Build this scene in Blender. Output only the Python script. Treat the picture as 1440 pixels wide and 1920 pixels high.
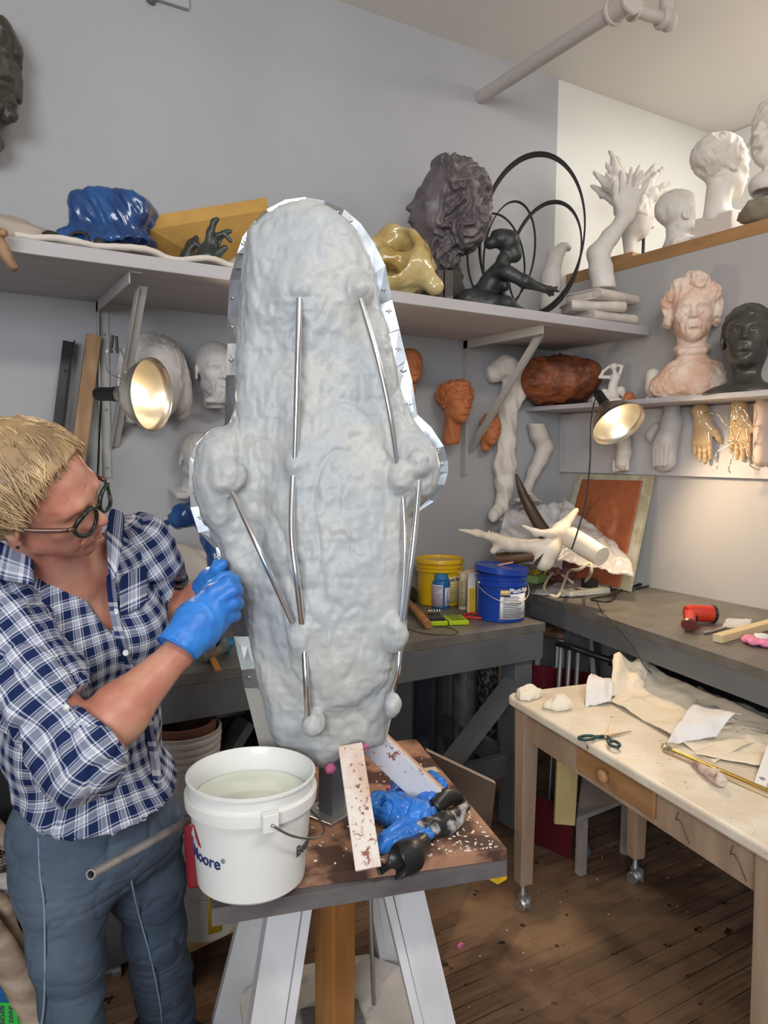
import bpy, bmesh, math, random
import numpy as np
from mathutils import Vector, Matrix, noise as mnoise

for o in list(bpy.data.objects):
    bpy.data.objects.remove(o)
SC = bpy.context.scene
COL = SC.collection
random.seed(7)
RNG = np.random.default_rng(7)
rad = math.radians

# ------------------------------------------------------------------ camera
CAM_H = 1.58
FPX = 1400.0
YAW, PITCH, ROLL = rad(-30.8), rad(4.4), rad(0.545)

def _rot():
    cy, sy = math.cos(YAW), math.sin(YAW)
    cp, sp = math.cos(PITCH), math.sin(PITCH)
    cr, sr = math.cos(ROLL), math.sin(ROLL)
    B = np.array([[1, 0, 0], [0, 0, -1], [0, 1, 0]], float)
    Y = np.array([[cy, sy, 0], [-sy, cy, 0], [0, 0, 1]])
    P_ = np.array([[1, 0, 0], [0, cp, -sp], [0, sp, cp]])
    R_ = np.array([[cr, -sr, 0], [sr, cr, 0], [0, 0, 1]])
    return R_ @ P_ @ B @ Y
CM = _rot()                       # world -> camera (x right, y down, z forward)
CO = np.array([0, 0, CAM_H])
CR, CU, CF = CM[0], -CM[1], CM[2]  # camera right, up, forward in the world

cd = bpy.data.cameras.new('camera')
cam = bpy.data.objects.new('camera', cd)
COL.objects.link(cam)
cd.sensor_fit = 'VERTICAL'
cd.sensor_height = 32.0
cd.lens = FPX / 1920 * 32.0
cd.clip_start = 0.02
mw = Matrix(((CR[0], CU[0], -CF[0], 0), (CR[1], CU[1], -CF[1], 0), (CR[2], CU[2], -CF[2], CAM_H), (0, 0, 0, 1)))
cam.matrix_world = mw
SC.camera = cam

SC.view_settings.view_transform = 'Standard'
SC.view_settings.look = 'None'
SC.view_settings.exposure = 0.0
SC.view_settings.gamma = 1.0

def ray(x, y):
    return CM.T @ np.array([(x - 720) / FPX, (y - 960) / FPX, 1.0])
def P(x, y, d):
    """world point seen at photo position x, y at forward distance d (metres)"""
    return CO + ray(x, y) * d
def on(x, y, ax, val):
    """world point seen at photo position x, y lying on the plane axis = val"""
    r = ray(x, y)
    return CO + r * ((val - CO[ax]) / r[ax])

# ------------------------------------------------------------------ light
W = bpy.data.worlds.new('world')
SC.world = W
W.use_nodes = True
W.node_tree.nodes['Background'].inputs[0].default_value = (0.80, 0.90, 1.0, 1)
W.node_tree.nodes['Background'].inputs[1].default_value = 0.35

def area(name, loc, target, sx, sy, power, col):
    l = bpy.data.lights.new(name, 'AREA')
    l.shape = 'RECTANGLE'; l.size = sx; l.size_y = sy; l.energy = power; l.color = col
    o = bpy.data.objects.new(name, l); COL.objects.link(o)
    o.location = loc
    o.rotation_euler = (Vector(target) - Vector(loc)).to_track_quat('-Z', 'Y').to_euler()
    return o
# daylight from the studio windows behind and to the left of the photographer
area('window_light', (-2.2, -2.2, 2.4), (1.2, 2.2, 1.2), 2.2, 1.6, 150, (0.92, 0.96, 1.0))
# warm narrow area light just under the ceiling, behind the camera
area('overhead_light', (1.0, -0.6, 3.35), (1.0, 1.2, 0.8), 1.4, 0.25, 38, (1.0, 0.93, 0.84))
# lamp of the neighbouring room behind the half wall
area('neighbour_room_light', (3.8, 1.5, 3.42), (3.8, 1.7, 0), 0.8, 0.8, 40, (1.0, 0.97, 0.90))

# ------------------------------------------------------------------ materials
MATS = {}
def mat(name, col=(0.5, 0.5, 0.5), rough=0.6, metal=0.0, col2=None, scale=8.0, bump=0.0, bscale=None,
        spec=0.5, trans=0.0, alpha=1.0, emit=None, estr=0.0, coat=0.0, sss=0.0, detail=4.0, lo=0.4, hi=0.6,
        stretch=None, ior=1.45, sheen=0.0, spots=None):
    if name in MATS: return MATS[name]
    m = bpy.data.materials.new(name); m.use_nodes = True
    nt = m.node_tree; b = nt.nodes['Principled BSDF']
    def N(t, **kw):
        n = nt.nodes.new(t)
        for k, v in kw.items(): setattr(n, k, v)
        return n
    b.inputs['Base Color'].default_value = (*col, 1)
    b.inputs['Roughness'].default_value = rough
    b.inputs['Metallic'].default_value = metal
    b.inputs['Specular IOR Level'].default_value = spec
    b.inputs['Transmission Weight'].default_value = trans
    b.inputs['Alpha'].default_value = alpha
    b.inputs['Coat Weight'].default_value = coat
    b.inputs['IOR'].default_value = ior
    if sheen: b.inputs['Sheen Weight'].default_value = sheen
    if sss:
        b.inputs['Subsurface Weight'].default_value = sss
        b.inputs['Subsurface Radius'].default_value = (0.012, 0.004, 0.002)
        b.inputs['Subsurface Scale'].default_value = 1.0
    if emit:
        b.inputs['Emission Color'].default_value = (*emit, 1)
        b.inputs['Emission Strength'].default_value = estr
    tc = N('ShaderNodeTexCoord'); mp = N('ShaderNodeMapping')
    nt.links.new(tc.outputs['Object'], mp.inputs[0])
    if stretch: mp.inputs['Scale'].default_value = stretch
    cur = None
    if col2 is not None:
        nz = N('ShaderNodeTexNoise'); nz.inputs['Scale'].default_value = scale; nz.inputs['Detail'].default_value = detail
        nt.links.new(mp.outputs[0], nz.inputs['Vector'])
        mr = N('ShaderNodeMapRange'); mr.inputs[1].default_value = lo; mr.inputs[2].default_value = hi
        nt.links.new(nz.outputs['Fac'], mr.inputs[0])
        mx = N('ShaderNodeMix', data_type='RGBA')
        mx.inputs[6].default_value = (*col, 1); mx.inputs[7].default_value = (*col2, 1)
        nt.links.new(mr.outputs[0], mx.inputs[0]); cur = mx.outputs[2]
    if spots:
        for (sc, th, scol) in spots:
            nz = N('ShaderNodeTexNoise'); nz.inputs['Scale'].default_value = sc; nz.inputs['Detail'].default_value = 5
            nz.inputs['Roughness'].default_value = 0.65
            nt.links.new(tc.outputs['Object'], nz.inputs['Vector'])
            mr = N('ShaderNodeMapRange'); mr.inputs[1].default_value = th; mr.inputs[2].default_value = th + 0.03
            nt.links.new(nz.outputs['Fac'], mr.inputs[0])
            mx = N('ShaderNodeMix', data_type='RGBA'); mx.inputs[6].default_value = (*col, 1); mx.inputs[7].default_value = (*scol, 1)
            if cur is not None: nt.links.new(cur, mx.inputs[6])
            nt.links.new(mr.outputs[0], mx.inputs[0]); cur = mx.outputs[2]
    if cur is not None: nt.links.new(cur, b.inputs['Base Color'])
    if bump:
        nb = N('ShaderNodeTexNoise'); nb.inputs['Scale'].default_value = bscale or scale * 3; nb.inputs['Detail'].default_value = 5
        nt.links.new(mp.outputs[0], nb.inputs['Vector'])
        bp = N('ShaderNodeBump'); bp.inputs['Strength'].default_value = min(1, bump); bp.inputs['Distance'].default_value = 0.02 * bump
        nt.links.new(nb.outputs['Fac'], bp.inputs['Height']); nt.links.new(bp.outputs[0], b.inputs['Normal'])
    MATS[name] = m
    return m

# ------------------------------------------------------------------ object helpers
def V(*a): return Vector(a if len(a) > 1 else a[0])
def thing(name, label, cat, loc=(0, 0, 0), group=None):
    o = bpy.data.objects.new(name, None); COL.objects.link(o)
    o.empty_display_size = 0.05
    o.location = Vector(loc)
    o['label'] = label; o['category'] = cat
    if group: o['group'] = group
    return o
def par(o, parent):
    o.parent = parent
    m = Matrix.Identity(4); p = parent
    if p.parent is None:
        m = Matrix.Translation(-Vector(p.location))
    o.matrix_parent_inverse = m
    return o
def tag(o, label=None, cat=None, group=None, kind=None):
    if label: o['label'] = label
    if cat: o['category'] = cat
    if group: o['group'] = group
    if kind: o['kind'] = kind
    return o
def recenter(o):
    """put a top-level mesh's origin at its base"""
    me = o.data
    n = len(me.vertices); a = np.empty(n * 3, 'f'); me.vertices.foreach_get('co', a); a = a.reshape(-1, 3)
    c = Vector(((a[:, 0].min() + a[:, 0].max()) / 2, (a[:, 1].min() + a[:, 1].max()) / 2, a[:, 2].min()))
    me.transform(Matrix.Translation(-c)); o.location = c
def link(name, me, m=None, parent=None, smooth=True, label=None, cat=None, group=None, kind=None, flat_angle=None):
    me.name = name
    if m is not None: me.materials.append(m)
    if smooth: me.shade_smooth()
    if flat_angle: me.set_sharp_from_angle(angle=rad(flat_angle))
    o = bpy.data.objects.new(name, me); COL.objects.link(o)
    if parent is not None: par(o, parent)
    else: recenter(o)
    return tag(o, label, cat, group, kind)
def obj(name, bm, m=None, parent=None, smooth=False, **kw):
    me = bpy.data.meshes.new(name)
    bmesh.ops.recalc_face_normals(bm, faces=bm.faces)
    bm.to_mesh(me); bm.free()
    return link(name, me, m, parent, smooth, **kw)
def np_mesh(name, v, f):
    me = bpy.data.meshes.new(name)
    v = np.asarray(v, 'f'); f = np.asarray(f, 'i')
    me.vertices.add(len(v)); me.vertices.foreach_set('co', v.ravel())
    k = f.shape[1]
    me.loops.add(f.size); me.loops.foreach_set('vertex_index', f.ravel())
    me.polygons.add(len(f)); me.polygons.foreach_set('loop_start', np.arange(0, f.size, k, dtype='i'))
    me.polygons.foreach_set('loop_total', np.full(len(f), k, 'i'))
    me.update(calc_edges=True); me.validate()
    return me
def B(): return bmesh.new()

def frame_from(z, x=None):
    z = Vector(z).normalized()
    x = Vector(x) if x is not None else (Vector((1, 0, 0)) if abs(z.x) < 0.9 else Vector((0, 1, 0)))
    y = z.cross(x).normalized(); x = y.cross(z).normalized()
    return Matrix((x, y, z)).transposed()
def box(bm, c, s, rot=None, bev=0.0, seg=2):
    """box centred at c with full size s; rot a 3x3 matrix or z angle"""
    r = rot if isinstance(rot, Matrix) else Matrix.Rotation(rot or 0, 3, 'Z')
    ret = bmesh.ops.create_cube(bm, size=1.0)
    vs = ret['verts']
    for v in vs:
        v.co = Vector((v.co.x * s[0], v.co.y * s[1], v.co.z * s[2]))
    if bev:
        es = list({e for v in vs for e in v.link_edges})
        rb = bmesh.ops.bevel(bm, geom=es, offset=bev, segments=seg, affect='EDGES', profile=0.5)
        vs = list({v for f in rb['faces'] for v in f.verts} | {v for v in vs if v.is_valid})
        # collect the whole island
        seen = set(vs); st = list(vs)
        while st:
            q = st.pop()
            for e in q.link_edges:
                o = e.other_vert(q)
                if o not in seen: seen.add(o); st.append(o)
        vs = list(seen)
    for v in vs: v.co = r @ v.co + Vector(c)
    return vs
def beam(bm, a, b, w, h, up=(0, 0, 1), bev=0.0):
    """bar from a to b; w across, h along up"""
    a, b = Vector(a), Vector(b); d = b - a
    z = d.normalized(); u = Vector(up); x = u.cross(z).normalized(); y = z.cross(x).normalized()
    r = Matrix((x, y, z)).transposed()
    return box(bm, (a + b) / 2, (w, h, d.length), r, bev)
def smooth_path(pts, n=6):
    pts = [Vector(p) for p in pts]
    if len(pts) < 3: return pts
    out = []
    for i in range(len(pts) - 1):
        p0 = pts[max(i - 1, 0)]; p1 = pts[i]; p2 = pts[i + 1]; p3 = pts[min(i + 2, len(pts) - 1)]
        for j in range(n):
            t = j / n
            out.append(0.5 * ((2 * p1) + (p2 - p0) * t + (2 * p0 - 5 * p1 + 4 * p2 - p3) * t * t + (3 * p1 - p0 - 3 * p2 + p3) * t ** 3))
    out.append(pts[-1]); return out
def tube(bm, pts, r, seg=8, closed=False, cap=True, flat=1.0, ref=None):
    pts = [Vector(p) for p in pts]; n = len(pts)
    rr = r if hasattr(r, '__len__') else [r] * n
    if len(rr) != n: rr = list(np.interp(np.linspace(0, 1, n), np.linspace(0, 1, len(rr)), rr))
    rings = []; nrm = None
    for i in range(n):
        a = pts[(i - 1) % n] if (closed or i > 0) else pts[i]; b = pts[(i + 1) % n] if (closed or i < n - 1) else pts[i]
        t = (b - a)
        t = t.normalized() if t.length > 1e-9 else Vector((0, 0, 1))
        if nrm is None:
            nrm = Vector(ref) if ref is not None else (Vector((0, 0, 1)) if abs(t.z) < 0.9 else Vector((1, 0, 0)))
        elif ref is not None: nrm = Vector(ref)
        nrm = (nrm - t * nrm.dot(t)); nrm = nrm.normalized() if nrm.length > 1e-6 else t.orthogonal().normalized()
        bn = t.cross(nrm)
        rings.append([bm.verts.new(pts[i] + (nrm * math.cos(2 * math.pi * k / seg) * flat + bn * math.sin(2 * math.pi * k / seg)) * rr[i]) for k in range(seg)])
    m = n if closed else n - 1
    for i in range(m):
        A, Bq = rings[i], rings[(i + 1) % n]
        for k in range(seg):
            bm.faces.new((A[k], A[(k + 1) % seg], Bq[(k + 1) % seg], Bq[k]))
    if cap and not closed:
        bm.faces.new(rings[0][::-1]); bm.faces.new(rings[-1])
def lathe(bm, prof, c=(0, 0, 0), seg=40, axis=None, scale=(1, 1)):
    """prof: list of (r, z); revolve round z (or the axis vector) at c"""
    fr = frame_from(axis) if axis is not None else Matrix.Identity(3)
    c = Vector(c); rings = []
    for r, z in prof:
        if r < 1e-6: rings.append([bm.verts.new(c + fr @ Vector((0, 0, z)))])
        else: rings.append([bm.verts.new(c + fr @ Vector((r * scale[0] * math.cos(2 * math.pi * k / seg), r * scale[1] * math.sin(2 * math.pi * k / seg), z))) for k in range(seg)])
    for A, Bq in zip(rings[:-1], rings[1:]):
        for k in range(seg):
            a0, a1 = A[k % len(A)], A[(k + 1) % len(A)]; b0, b1 = Bq[k % len(Bq)], Bq[(k + 1) % len(Bq)]
            if len(A) == 1 and len(Bq) == 1: continue
            if len(A) == 1: bm.faces.new((a0, b1, b0))
            elif len(Bq) == 1: bm.faces.new((a0, a1, b0))
            else: bm.faces.new((a0, a1, b1, b0))
def prism(bm, pts, off):
    """closed polygon pts extruded by the vector off"""
    off = Vector(off)
    a = [bm.verts.new(Vector(p)) for p in pts]; b = [bm.verts.new(Vector(p) + off) for p in pts]
    n = len(a)
    bm.faces.new(a[::-1]); bm.faces.new(b)
    for i in range(n): bm.faces.new((a[i], a[(i + 1) % n], b[(i + 1) % n], b[i]))
def blob(name, m, c, s, amp=0.2, freq=2.0, seed=0, sub=4, rot=None, ridge=False, **kw):
    bm = B(); bmesh.ops.create_icosphere(bm, subdivisions=sub, radius=1.0)
    r = rot if isinstance(rot, Matrix) else Matrix.Rotation(rot or 0, 3, 'Z')
    for v in bm.verts:
        n = mnoise.fractal(v.co * freq + Vector((seed * 7.3, seed, 0)), 0.9, 2.1, 5)
        if ridge: n = 0.6 - abs(n) * 2
        q = v.co * (1 + amp * n)
        v.co = r @ Vector((q.x * s[0], q.y * s[1], q.z * s[2])) + Vector(c)
    return obj(name, bm, m, smooth=True, **kw)
def sheet(name, m, quad, n=(24, 24), amp=0.01, freq=6.0, seed=0, thick=0.0015, fn=None, **kw):
    """crumpled cloth or film over four corners, with thickness; fn(u, v) -> extra offset"""
    bm = B(); q = [Vector(p) for p in quad]
    nr = (q[1] - q[0]).cross(q[3] - q[0]).normalized()
    G = []
    for i in range(n[0] + 1):
        row = []
        for j in range(n[1] + 1):
            u, v = i / n[0], j / n[1]
            p = (q[0] * (1 - u) + q[1] * u) * (1 - v) + (q[3] * (1 - u) + q[2] * u) * v
            h = mnoise.fractal(p * freq + Vector((seed * 3.1, 0, seed)), 0.8, 2.0, 4)
            e = Vector(fn(u, v)) if fn else Vector((0, 0, 0))
            h2 = 0.5 * mnoise.noise(p * freq * 1.3 + Vector((5, seed, 1)))
            row.append(bm.verts.new(p + nr * (amp * h) + e + (q[1] - q[0]).normalized() * amp * h2))
        G.append(row)
    for i in range(n[0]):
        for j in range(n[1]): bm.faces.new((G[i][j], G[i + 1][j], G[i + 1][j + 1], G[i][j + 1]))
    o = obj(name, bm, m, smooth=True, **kw)
    md = o.modifiers.new('solid', 'SOLIDIFY'); md.thickness = thick; md.offset = 0
    return o
def text(name, body, size, m, origin, xdir, ydir, parent=None, ext=0.0004, align='LEFT', bend=None, font_scale=1.0, bold=0.0):
    """raised lettering as mesh; xdir, ydir world directions"""
    cu = bpy.data.curves.new(name, 'FONT'); cu.body = body; cu.size = size; cu.extrude = ext; cu.align_x = align
    cu.offset = bold
    o = bpy.data.objects.new(name, cu); COL.objects.link(o)
    dg = bpy.context.evaluated_depsgraph_get(); dg.update()
    me = bpy.data.meshes.new_from_object(o.evaluated_get(dg))
    bpy.data.objects.remove(o)
    x, y = Vector(xdir).normalized(), Vector(ydir).normalized(); z = x.cross(y).normalized()
    Mx = Matrix((x, y, z)).transposed().to_4x4(); Mx.translation = Vector(origin)
    if bend:                      # wrap round an upright cylinder: centre, radius, start angle, z
        c, r, a0, zz = bend
        for v in me.vertices:
            a = a0 + v.co.x / r; rr = r + v.co.z
            v.co = Vector((c[0] + rr * math.cos(a), c[1] + rr * math.sin(a), zz + v.co.y))
    else: me.transform(Mx)
    me.materials.clear()
    return link(name, me, m, parent, smooth=False)

# ------------------------------------------------------------------ signed distance sculpting
def _v(a): return np.asarray(a, 'f').reshape(1, 1, 1, 3)
class SDF:
    def __init__(s, lo, hi, res):
        lo, hi = np.array(lo, float), np.array(hi, float)
        s.res = res; s.lo = lo
        s.n = np.maximum(np.ceil((hi - lo) / res).astype(int) + 1, 4)
        s.F = np.full(tuple(s.n), 1.0, 'f')
    def sub(s, lo, hi):
        i0 = np.maximum(np.floor((np.array(lo) - s.lo) / s.res).astype(int), 0)
        i1 = np.minimum(np.ceil((np.array(hi) - s.lo) / s.res).astype(int) + 1, s.n)
        if np.any(i1 <= i0): return None, None
        ax = [(s.lo[k] + s.res * np.arange(i0[k], i1[k])).astype('f') for k in range(3)]
        G = np.stack(np.meshgrid(*ax, indexing='ij'), -1)
        return tuple(slice(a, b) for a, b in zip(i0, i1)), G
    def put(s, sl, d, k, op):
        f = s.F[sl]
        if op == '-':
            d = -d
            if k > 0:
                h = np.maximum(k - np.abs(f - d), 0) / k; s.F[sl] = np.maximum(f, d) + h * h * k / 4
            else: s.F[sl] = np.maximum(f, d)
        elif op == '&': s.F[sl] = np.maximum(f, d)
        else:
            if k > 0:
                h = np.maximum(k - np.abs(f - d), 0) / k; s.F[sl] = np.minimum(f, d) - h * h * k / 4
            else: s.F[sl] = np.minimum(f, d)
    def ell(s, c, r, k=0.0, op='+', rot=None):
        c = np.array(c, float); r = np.array(r, float) * np.ones(3)
        m = float(r.max()) + k + 3 * s.res
        sl, G = s.sub(c - m, c + m)
        if sl is None: return s
        q = G - _v(c)
        if rot is not None: q = q @ np.asarray(rot, 'f')
        k0 = np.sqrt(((q / _v(r)) ** 2).sum(-1)) + 1e-6
        k1 = np.sqrt(((q / _v(r * r)) ** 2).sum(-1)) + 1e-6
        s.put(sl, k0 * (k0 - 1) / k1, k, op); return s
    def cap(s, a, b, ra, rb=None, k=0.0, op='+', sq=None):
        rb = ra if rb is None else rb
        a, b = np.array(a, float), np.array(b, float); m = max(ra, rb) + k + 3 * s.res
        sl, G = s.sub(np.minimum(a, b) - m, np.maximum(a, b) + m)
        if sl is None: return s
        ab = b - a; L = float(ab @ ab) + 1e-12
        q = G - _v(a); t = np.clip((q @ ab.astype('f')) / L, 0, 1)
        e = q - t[..., None] * _v(ab)
        if sq is not None:            # squash along unit vector sq[0] by factor sq[1]
            u = np.array(sq[0], 'f'); e = e + (e @ u)[..., None] * _v(u) * (1 / sq[1] - 1)
        d = np.sqrt((e ** 2).sum(-1)) - (ra + (rb - ra) * t)
        s.put(sl, d, k, op); return s
    def chain(s, pts, r, k=0.01, op='+', k0=None):
        r = r if hasattr(r, '__len__') else [r] * len(pts)
        for i in range(len(pts) - 1): s.cap(pts[i], pts[i + 1], r[i], r[i + 1], k if i or k0 is None else k0, op)
        return s
    def box(s, c, h, k=0.0, op='+', rot=None, rnd=0.0):
        c = np.array(c, float); h = np.array(h, float); m = float(np.linalg.norm(h)) + k + 3 * s.res
        sl, G = s.sub(c - m, c + m)
        if sl is None: return s
        q = G - _v(c)
        if rot is not None: q = q @ np.asarray(rot, 'f')
        q = np.abs(q) - _v(h - rnd)
        d = np.sqrt((np.maximum(q, 0) ** 2).sum(-1)) + np.minimum(q.max(-1), 0) - rnd
        s.put(sl, d, k, op); return s
    def cut(s, p, n, k=0.0):
        """remove everything on the side n points to, beyond p"""
        n = np.array(n, float); n /= np.linalg.norm(n)
        sl, G = s.sub(s.lo, s.lo + s.res * (s.n + 1))
        s.put(sl, -((G - _v(p)) @ n.astype('f')), k, '-'); return s
    def surface(s):
        F = s.F; F[0] = F[-1] = 1; F[:, 0] = F[:, -1] = 1; F[:, :, 0] = F[:, :, -1] = 1
        nx, ny, nz = F.shape; I = F < 0
        cnt = np.zeros((nx - 1, ny - 1, nz - 1), 'f'); acc = np.zeros((nx - 1, ny - 1, nz - 1, 3), 'f')
        for ax in range(3):
            a = [slice(None)] * 3; b = [slice(None)] * 3
            a[ax] = slice(0, -1); b[ax] = slice(1, None)
            f0, f1 = F[tuple(a)], F[tuple(b)]
            cr = (I[tuple(a)] != I[tuple(b)])
            t = np.where(cr, f0 / np.where(cr, f0 - f1, 1), 0)
            o = [k for k in range(3) if k != ax]
            for d0 in (0, 1):
                for d1 in (0, 1):
                    sl = [slice(None)] * 3
                    sl[o[0]] = slice(d0, d0 + [nx, ny, nz][o[0]] - 1); sl[o[1]] = slice(d1, d1 + [nx, ny, nz][o[1]] - 1)
                    c = cr[tuple(sl)]; cnt += c
                    acc[..., ax] += t[tuple(sl)] * c
                    if d0: acc[..., o[0]] += c
                    if d1: acc[..., o[1]] += c
        act = cnt > 0
        idx = np.full(cnt.shape, -1, 'i'); idx[act] = np.arange(act.sum())
        g = np.argwhere(act)
        v = (g + acc[act] / cnt[act][:, None]) * s.res + s.lo
        faces = []
        for ax in range(3):
            o = [k for k in range(3) if k != ax]
            a = [slice(1, -1)] * 3; b = [slice(1, -1)] * 3
            a[ax] = slice(0, -1); b[ax] = slice(1, None)
            s0, s1 = I[tuple(a)], I[tuple(b)]
            e = np.argwhere(s0 != s1)
            if not len(e): continue
            fl = s0[tuple(e.T)]
            base = e.copy(); base[:, o[0]] += 1; base[:, o[1]] += 1
            def cell(d0, d1):
                q = base.copy(); q[:, o[0]] -= d0; q[:, o[1]] -= d1
                return idx[tuple(q.T)]
            Q = np.stack([cell(0, 0), cell(1, 0), cell(1, 1), cell(0, 1)], 1)
            if ax == 1: fl = ~fl
            Q[~fl] = Q[~fl][:, ::-1]
            faces.append(Q)
        f = np.concatenate(faces); f = f[(f >= 0).all(1)]
        return v, f
def vnormals(v, f):
    n = np.cross(v[f[:, 2]] - v[f[:, 0]], v[f[:, 3]] - v[f[:, 1]])
    o = np.zeros_like(v)
    for k in range(4): np.add.at(o, f[:, k], n)
    return o / (np.linalg.norm(o, axis=1, keepdims=True) + 1e-9)
def sm(v, f, it=1):
    for _ in range(it):
        a = np.zeros_like(v); c = np.zeros(len(v))
        for k in range(4):
            np.add.at(a, f[:, k], v[f[:, (k + 1) % 4]] + v[f[:, (k - 1) % 4]]); np.add.at(c, f[:, k], 2)
        v = v * 0.5 + 0.5 * a / c[:, None]
    return v
def vnoise(p, seed=0):
    """smooth value noise in -1..1 on an array of points"""
    p = np.asarray(p, float) + seed * 17.31
    i = np.floor(p).astype(np.int64); f = p - i; f = f * f * (3 - 2 * f)
    def h(a, b, c):
        n = (a * 374761393 + b * 668265263 + c * 2147483647 + seed * 144269) & 0xffffffff
        n = ((n ^ (n >> 13)) * 1274126177) & 0xffffffff
        return ((n ^ (n >> 16)) & 0xffff) / 32767.5 - 1
    r = 0
    for dx in (0, 1):
        for dy in (0, 1):
            for dz in (0, 1):
                w = (f[..., 0] if dx else 1 - f[..., 0]) * (f[..., 1] if dy else 1 - f[..., 1]) * (f[..., 2] if dz else 1 - f[..., 2])
                r = r + w * h(i[..., 0] + dx, i[..., 1] + dy, i[..., 2] + dz)
    return r
def crease(v, f, wdt, dep, seed=0, warp=.02):
    q = v + warp * np.stack([vnoise(v * 11, seed + 1), vnoise(v * 11, seed + 2), vnoise(v * 11, seed + 3)], -1)
    return -dep * np.exp(-(vnoise(q * np.array(f), seed + 5) / wdt) ** 2)
def fbm(p, oct=4, seed=0, gain=0.5):
    r = 0; a = 1.0; q = np.asarray(p, float)
    for k in range(oct):
        r = r + a * vnoise(q, seed + k); q = q * 2.03; a *= gain
    return r
def sdf_obj(name, S, m, parent=None, smooth_it=1, disp=None, xf=None, attr=None, **kw):
    """mesh the field; disp(v, n) -> offset along the normal; xf = (origin, 3x3 columns, scale)"""
    v, f = S.surface()
    if smooth_it: v = sm(v, f, smooth_it)
    if disp is not None:
        n = vnormals(v, f); v = v + n * np.asarray(disp(v, n))[:, None]
    at = attr(v) if attr is not None else None
    if xf is not None:
        o_, R_, sc = xf; v = (v * sc) @ np.asarray(R_, float).T + np.asarray(o_, float)
    me = np_mesh(name, v, f)
    if at is not None:
        a = me.attributes.new('plaid', 'FLOAT_VECTOR', 'POINT'); a.data.foreach_set('vector', np.asarray(at, 'f').ravel())
    return link(name, me, m, parent, True, **kw)
# ------------------------------------------------------------------ room
YB, XW, ZC = 3.0, 2.906, 3.52          # back wall, half wall face, ceiling
M_wall = mat('wall_paint', (0.41, 0.412, 0.43), 0.75, col2=(0.385, 0.388, 0.405), scale=1.5, bump=0.05, bscale=60)
M_white = mat('white_wall_paint', (0.74, 0.73, 0.69), 0.75, bump=0.04, bscale=50)
M_ceil = mat('ceiling_paint', (0.80, 0.765, 0.72), 0.85, bump=0.05, bscale=40)
M_board = mat('painted_board', (0.52, 0.51, 0.52), 0.6, bump=0.04, bscale=30)
M_half = mat('half_wall_paint', (0.44, 0.425, 0.42), 0.7, bump=0.04, bscale=60)

def floor_mat():
    m = bpy.data.materials.new('worn_wood_floor'); m.use_nodes = True
    nt = m.node_tree; b = nt.nodes['Principled BSDF']; L = nt.links.new
    def N(t, **k):
        n = nt.nodes.new(t)
        for a, v in k.items(): setattr(n, a, v)
        return n
    tc = N('ShaderNodeTexCoord'); mp = N('ShaderNodeMapping')
    mp.inputs['Rotation'].default_value = (0, 0, rad(0))
    L(tc.outputs['Object'], mp.inputs[0])
    br = N('ShaderNodeTexBrick'); br.offset = 0.37; br.inputs['Scale'].default_value = 1.0
    br.inputs['Brick Width'].default_value = 1.3; br.inputs['Row Height'].default_value = 0.062
    br.inputs['Mortar Size'].default_value = 0.0022; br.inputs['Mortar Smooth'].default_value = 0.6
    br.inputs['Color1'].default_value = (0.14, 0.082, 0.050, 1); br.inputs['Color2'].default_value = (0.245, 0.15, 0.092, 1)
    br.inputs['Mortar'].default_value = (0.03, 0.018, 0.012, 1)
    L(mp.outputs[0], br.inputs['Vector'])
    mp2 = N('ShaderNodeMapping'); mp2.inputs['Scale'].default_value = (2.0, 28, 1); L(tc.outputs['Object'], mp2.inputs[0])
    g = N('ShaderNodeTexNoise'); g.inputs['Scale'].default_value = 2.5; g.inputs['Detail'].default_value = 8; L(mp2.outputs[0], g.inputs['Vector'])
    def layer(prev, scale, a, c, col, detail=4, vec=None):
        n = N('ShaderNodeTexNoise'); n.inputs['Scale'].default_value = scale; n.inputs['Detail'].default_value = detail
        n.inputs['Roughness'].default_value = 0.6
        L((vec or tc.outputs['Object']), n.inputs['Vector'])
        mr = N('ShaderNodeMapRange'); mr.inputs[1].default_value = a; mr.inputs[2].default_value = c; L(n.outputs['Fac'], mr.inputs[0])
        mx = N('ShaderNodeMix', data_type='RGBA'); L(mr.outputs[0], mx.inputs[0]); L(prev, mx.inputs[6]); mx.inputs[7].default_value = (*col, 1)
        return mx.outputs[2]
    mg = N('ShaderNodeMix', data_type='RGBA', blend_type='MULTIPLY'); mg.inputs[0].default_value = 0.7
    mr = N('ShaderNodeMapRange'); mr.inputs[1].default_value = 0.3; mr.inputs[2].default_value = 0.7; mr.inputs[3].default_value = 0.45; mr.inputs[4].default_value = 1.25
    L(g.outputs['Fac'], mr.inputs[0]); L(br.outputs['Color'], mg.inputs[6]); L(mr.outputs[0], mg.inputs[7])
    c = layer(mg.outputs[2], 1.6, 0.46, 0.62, (0.33, 0.20, 0.115))
    c = layer(c, 2.3, 0.52, 0.68, (0.085, 0.046, 0.030), 6)
    c = layer(c, 17, 0.66, 0.70, (0.035, 0.018, 0.014), 3)
    c = layer(c, 75, 0.765, 0.78, (0.62, 0.58, 0.52), 2)
    L(c, b.inputs['Base Color'])
    b.inputs['Roughness'].default_value = 0.42
    bp = N('ShaderNodeBump'); bp.inputs['Strength'].default_value = 0.35; bp.inputs['Distance'].default_value = 0.004
    L(br.outputs['Fac'], bp.inputs['Height']); bp.invert = True; L(bp.outputs[0], b.inputs['Normal'])
    return m
def slab(name, lo, hi, m, kind='structure', parent=None, bev=0, **kw):
    bm = B(); c = [(a + b) / 2 for a, b in zip(lo, hi)]
    box(bm, c, [b - a for a, b in zip(lo, hi)], bev=bev)
    o = obj(name, bm, m, parent, **kw)
    if kind: o['kind'] = kind
    return o
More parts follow.
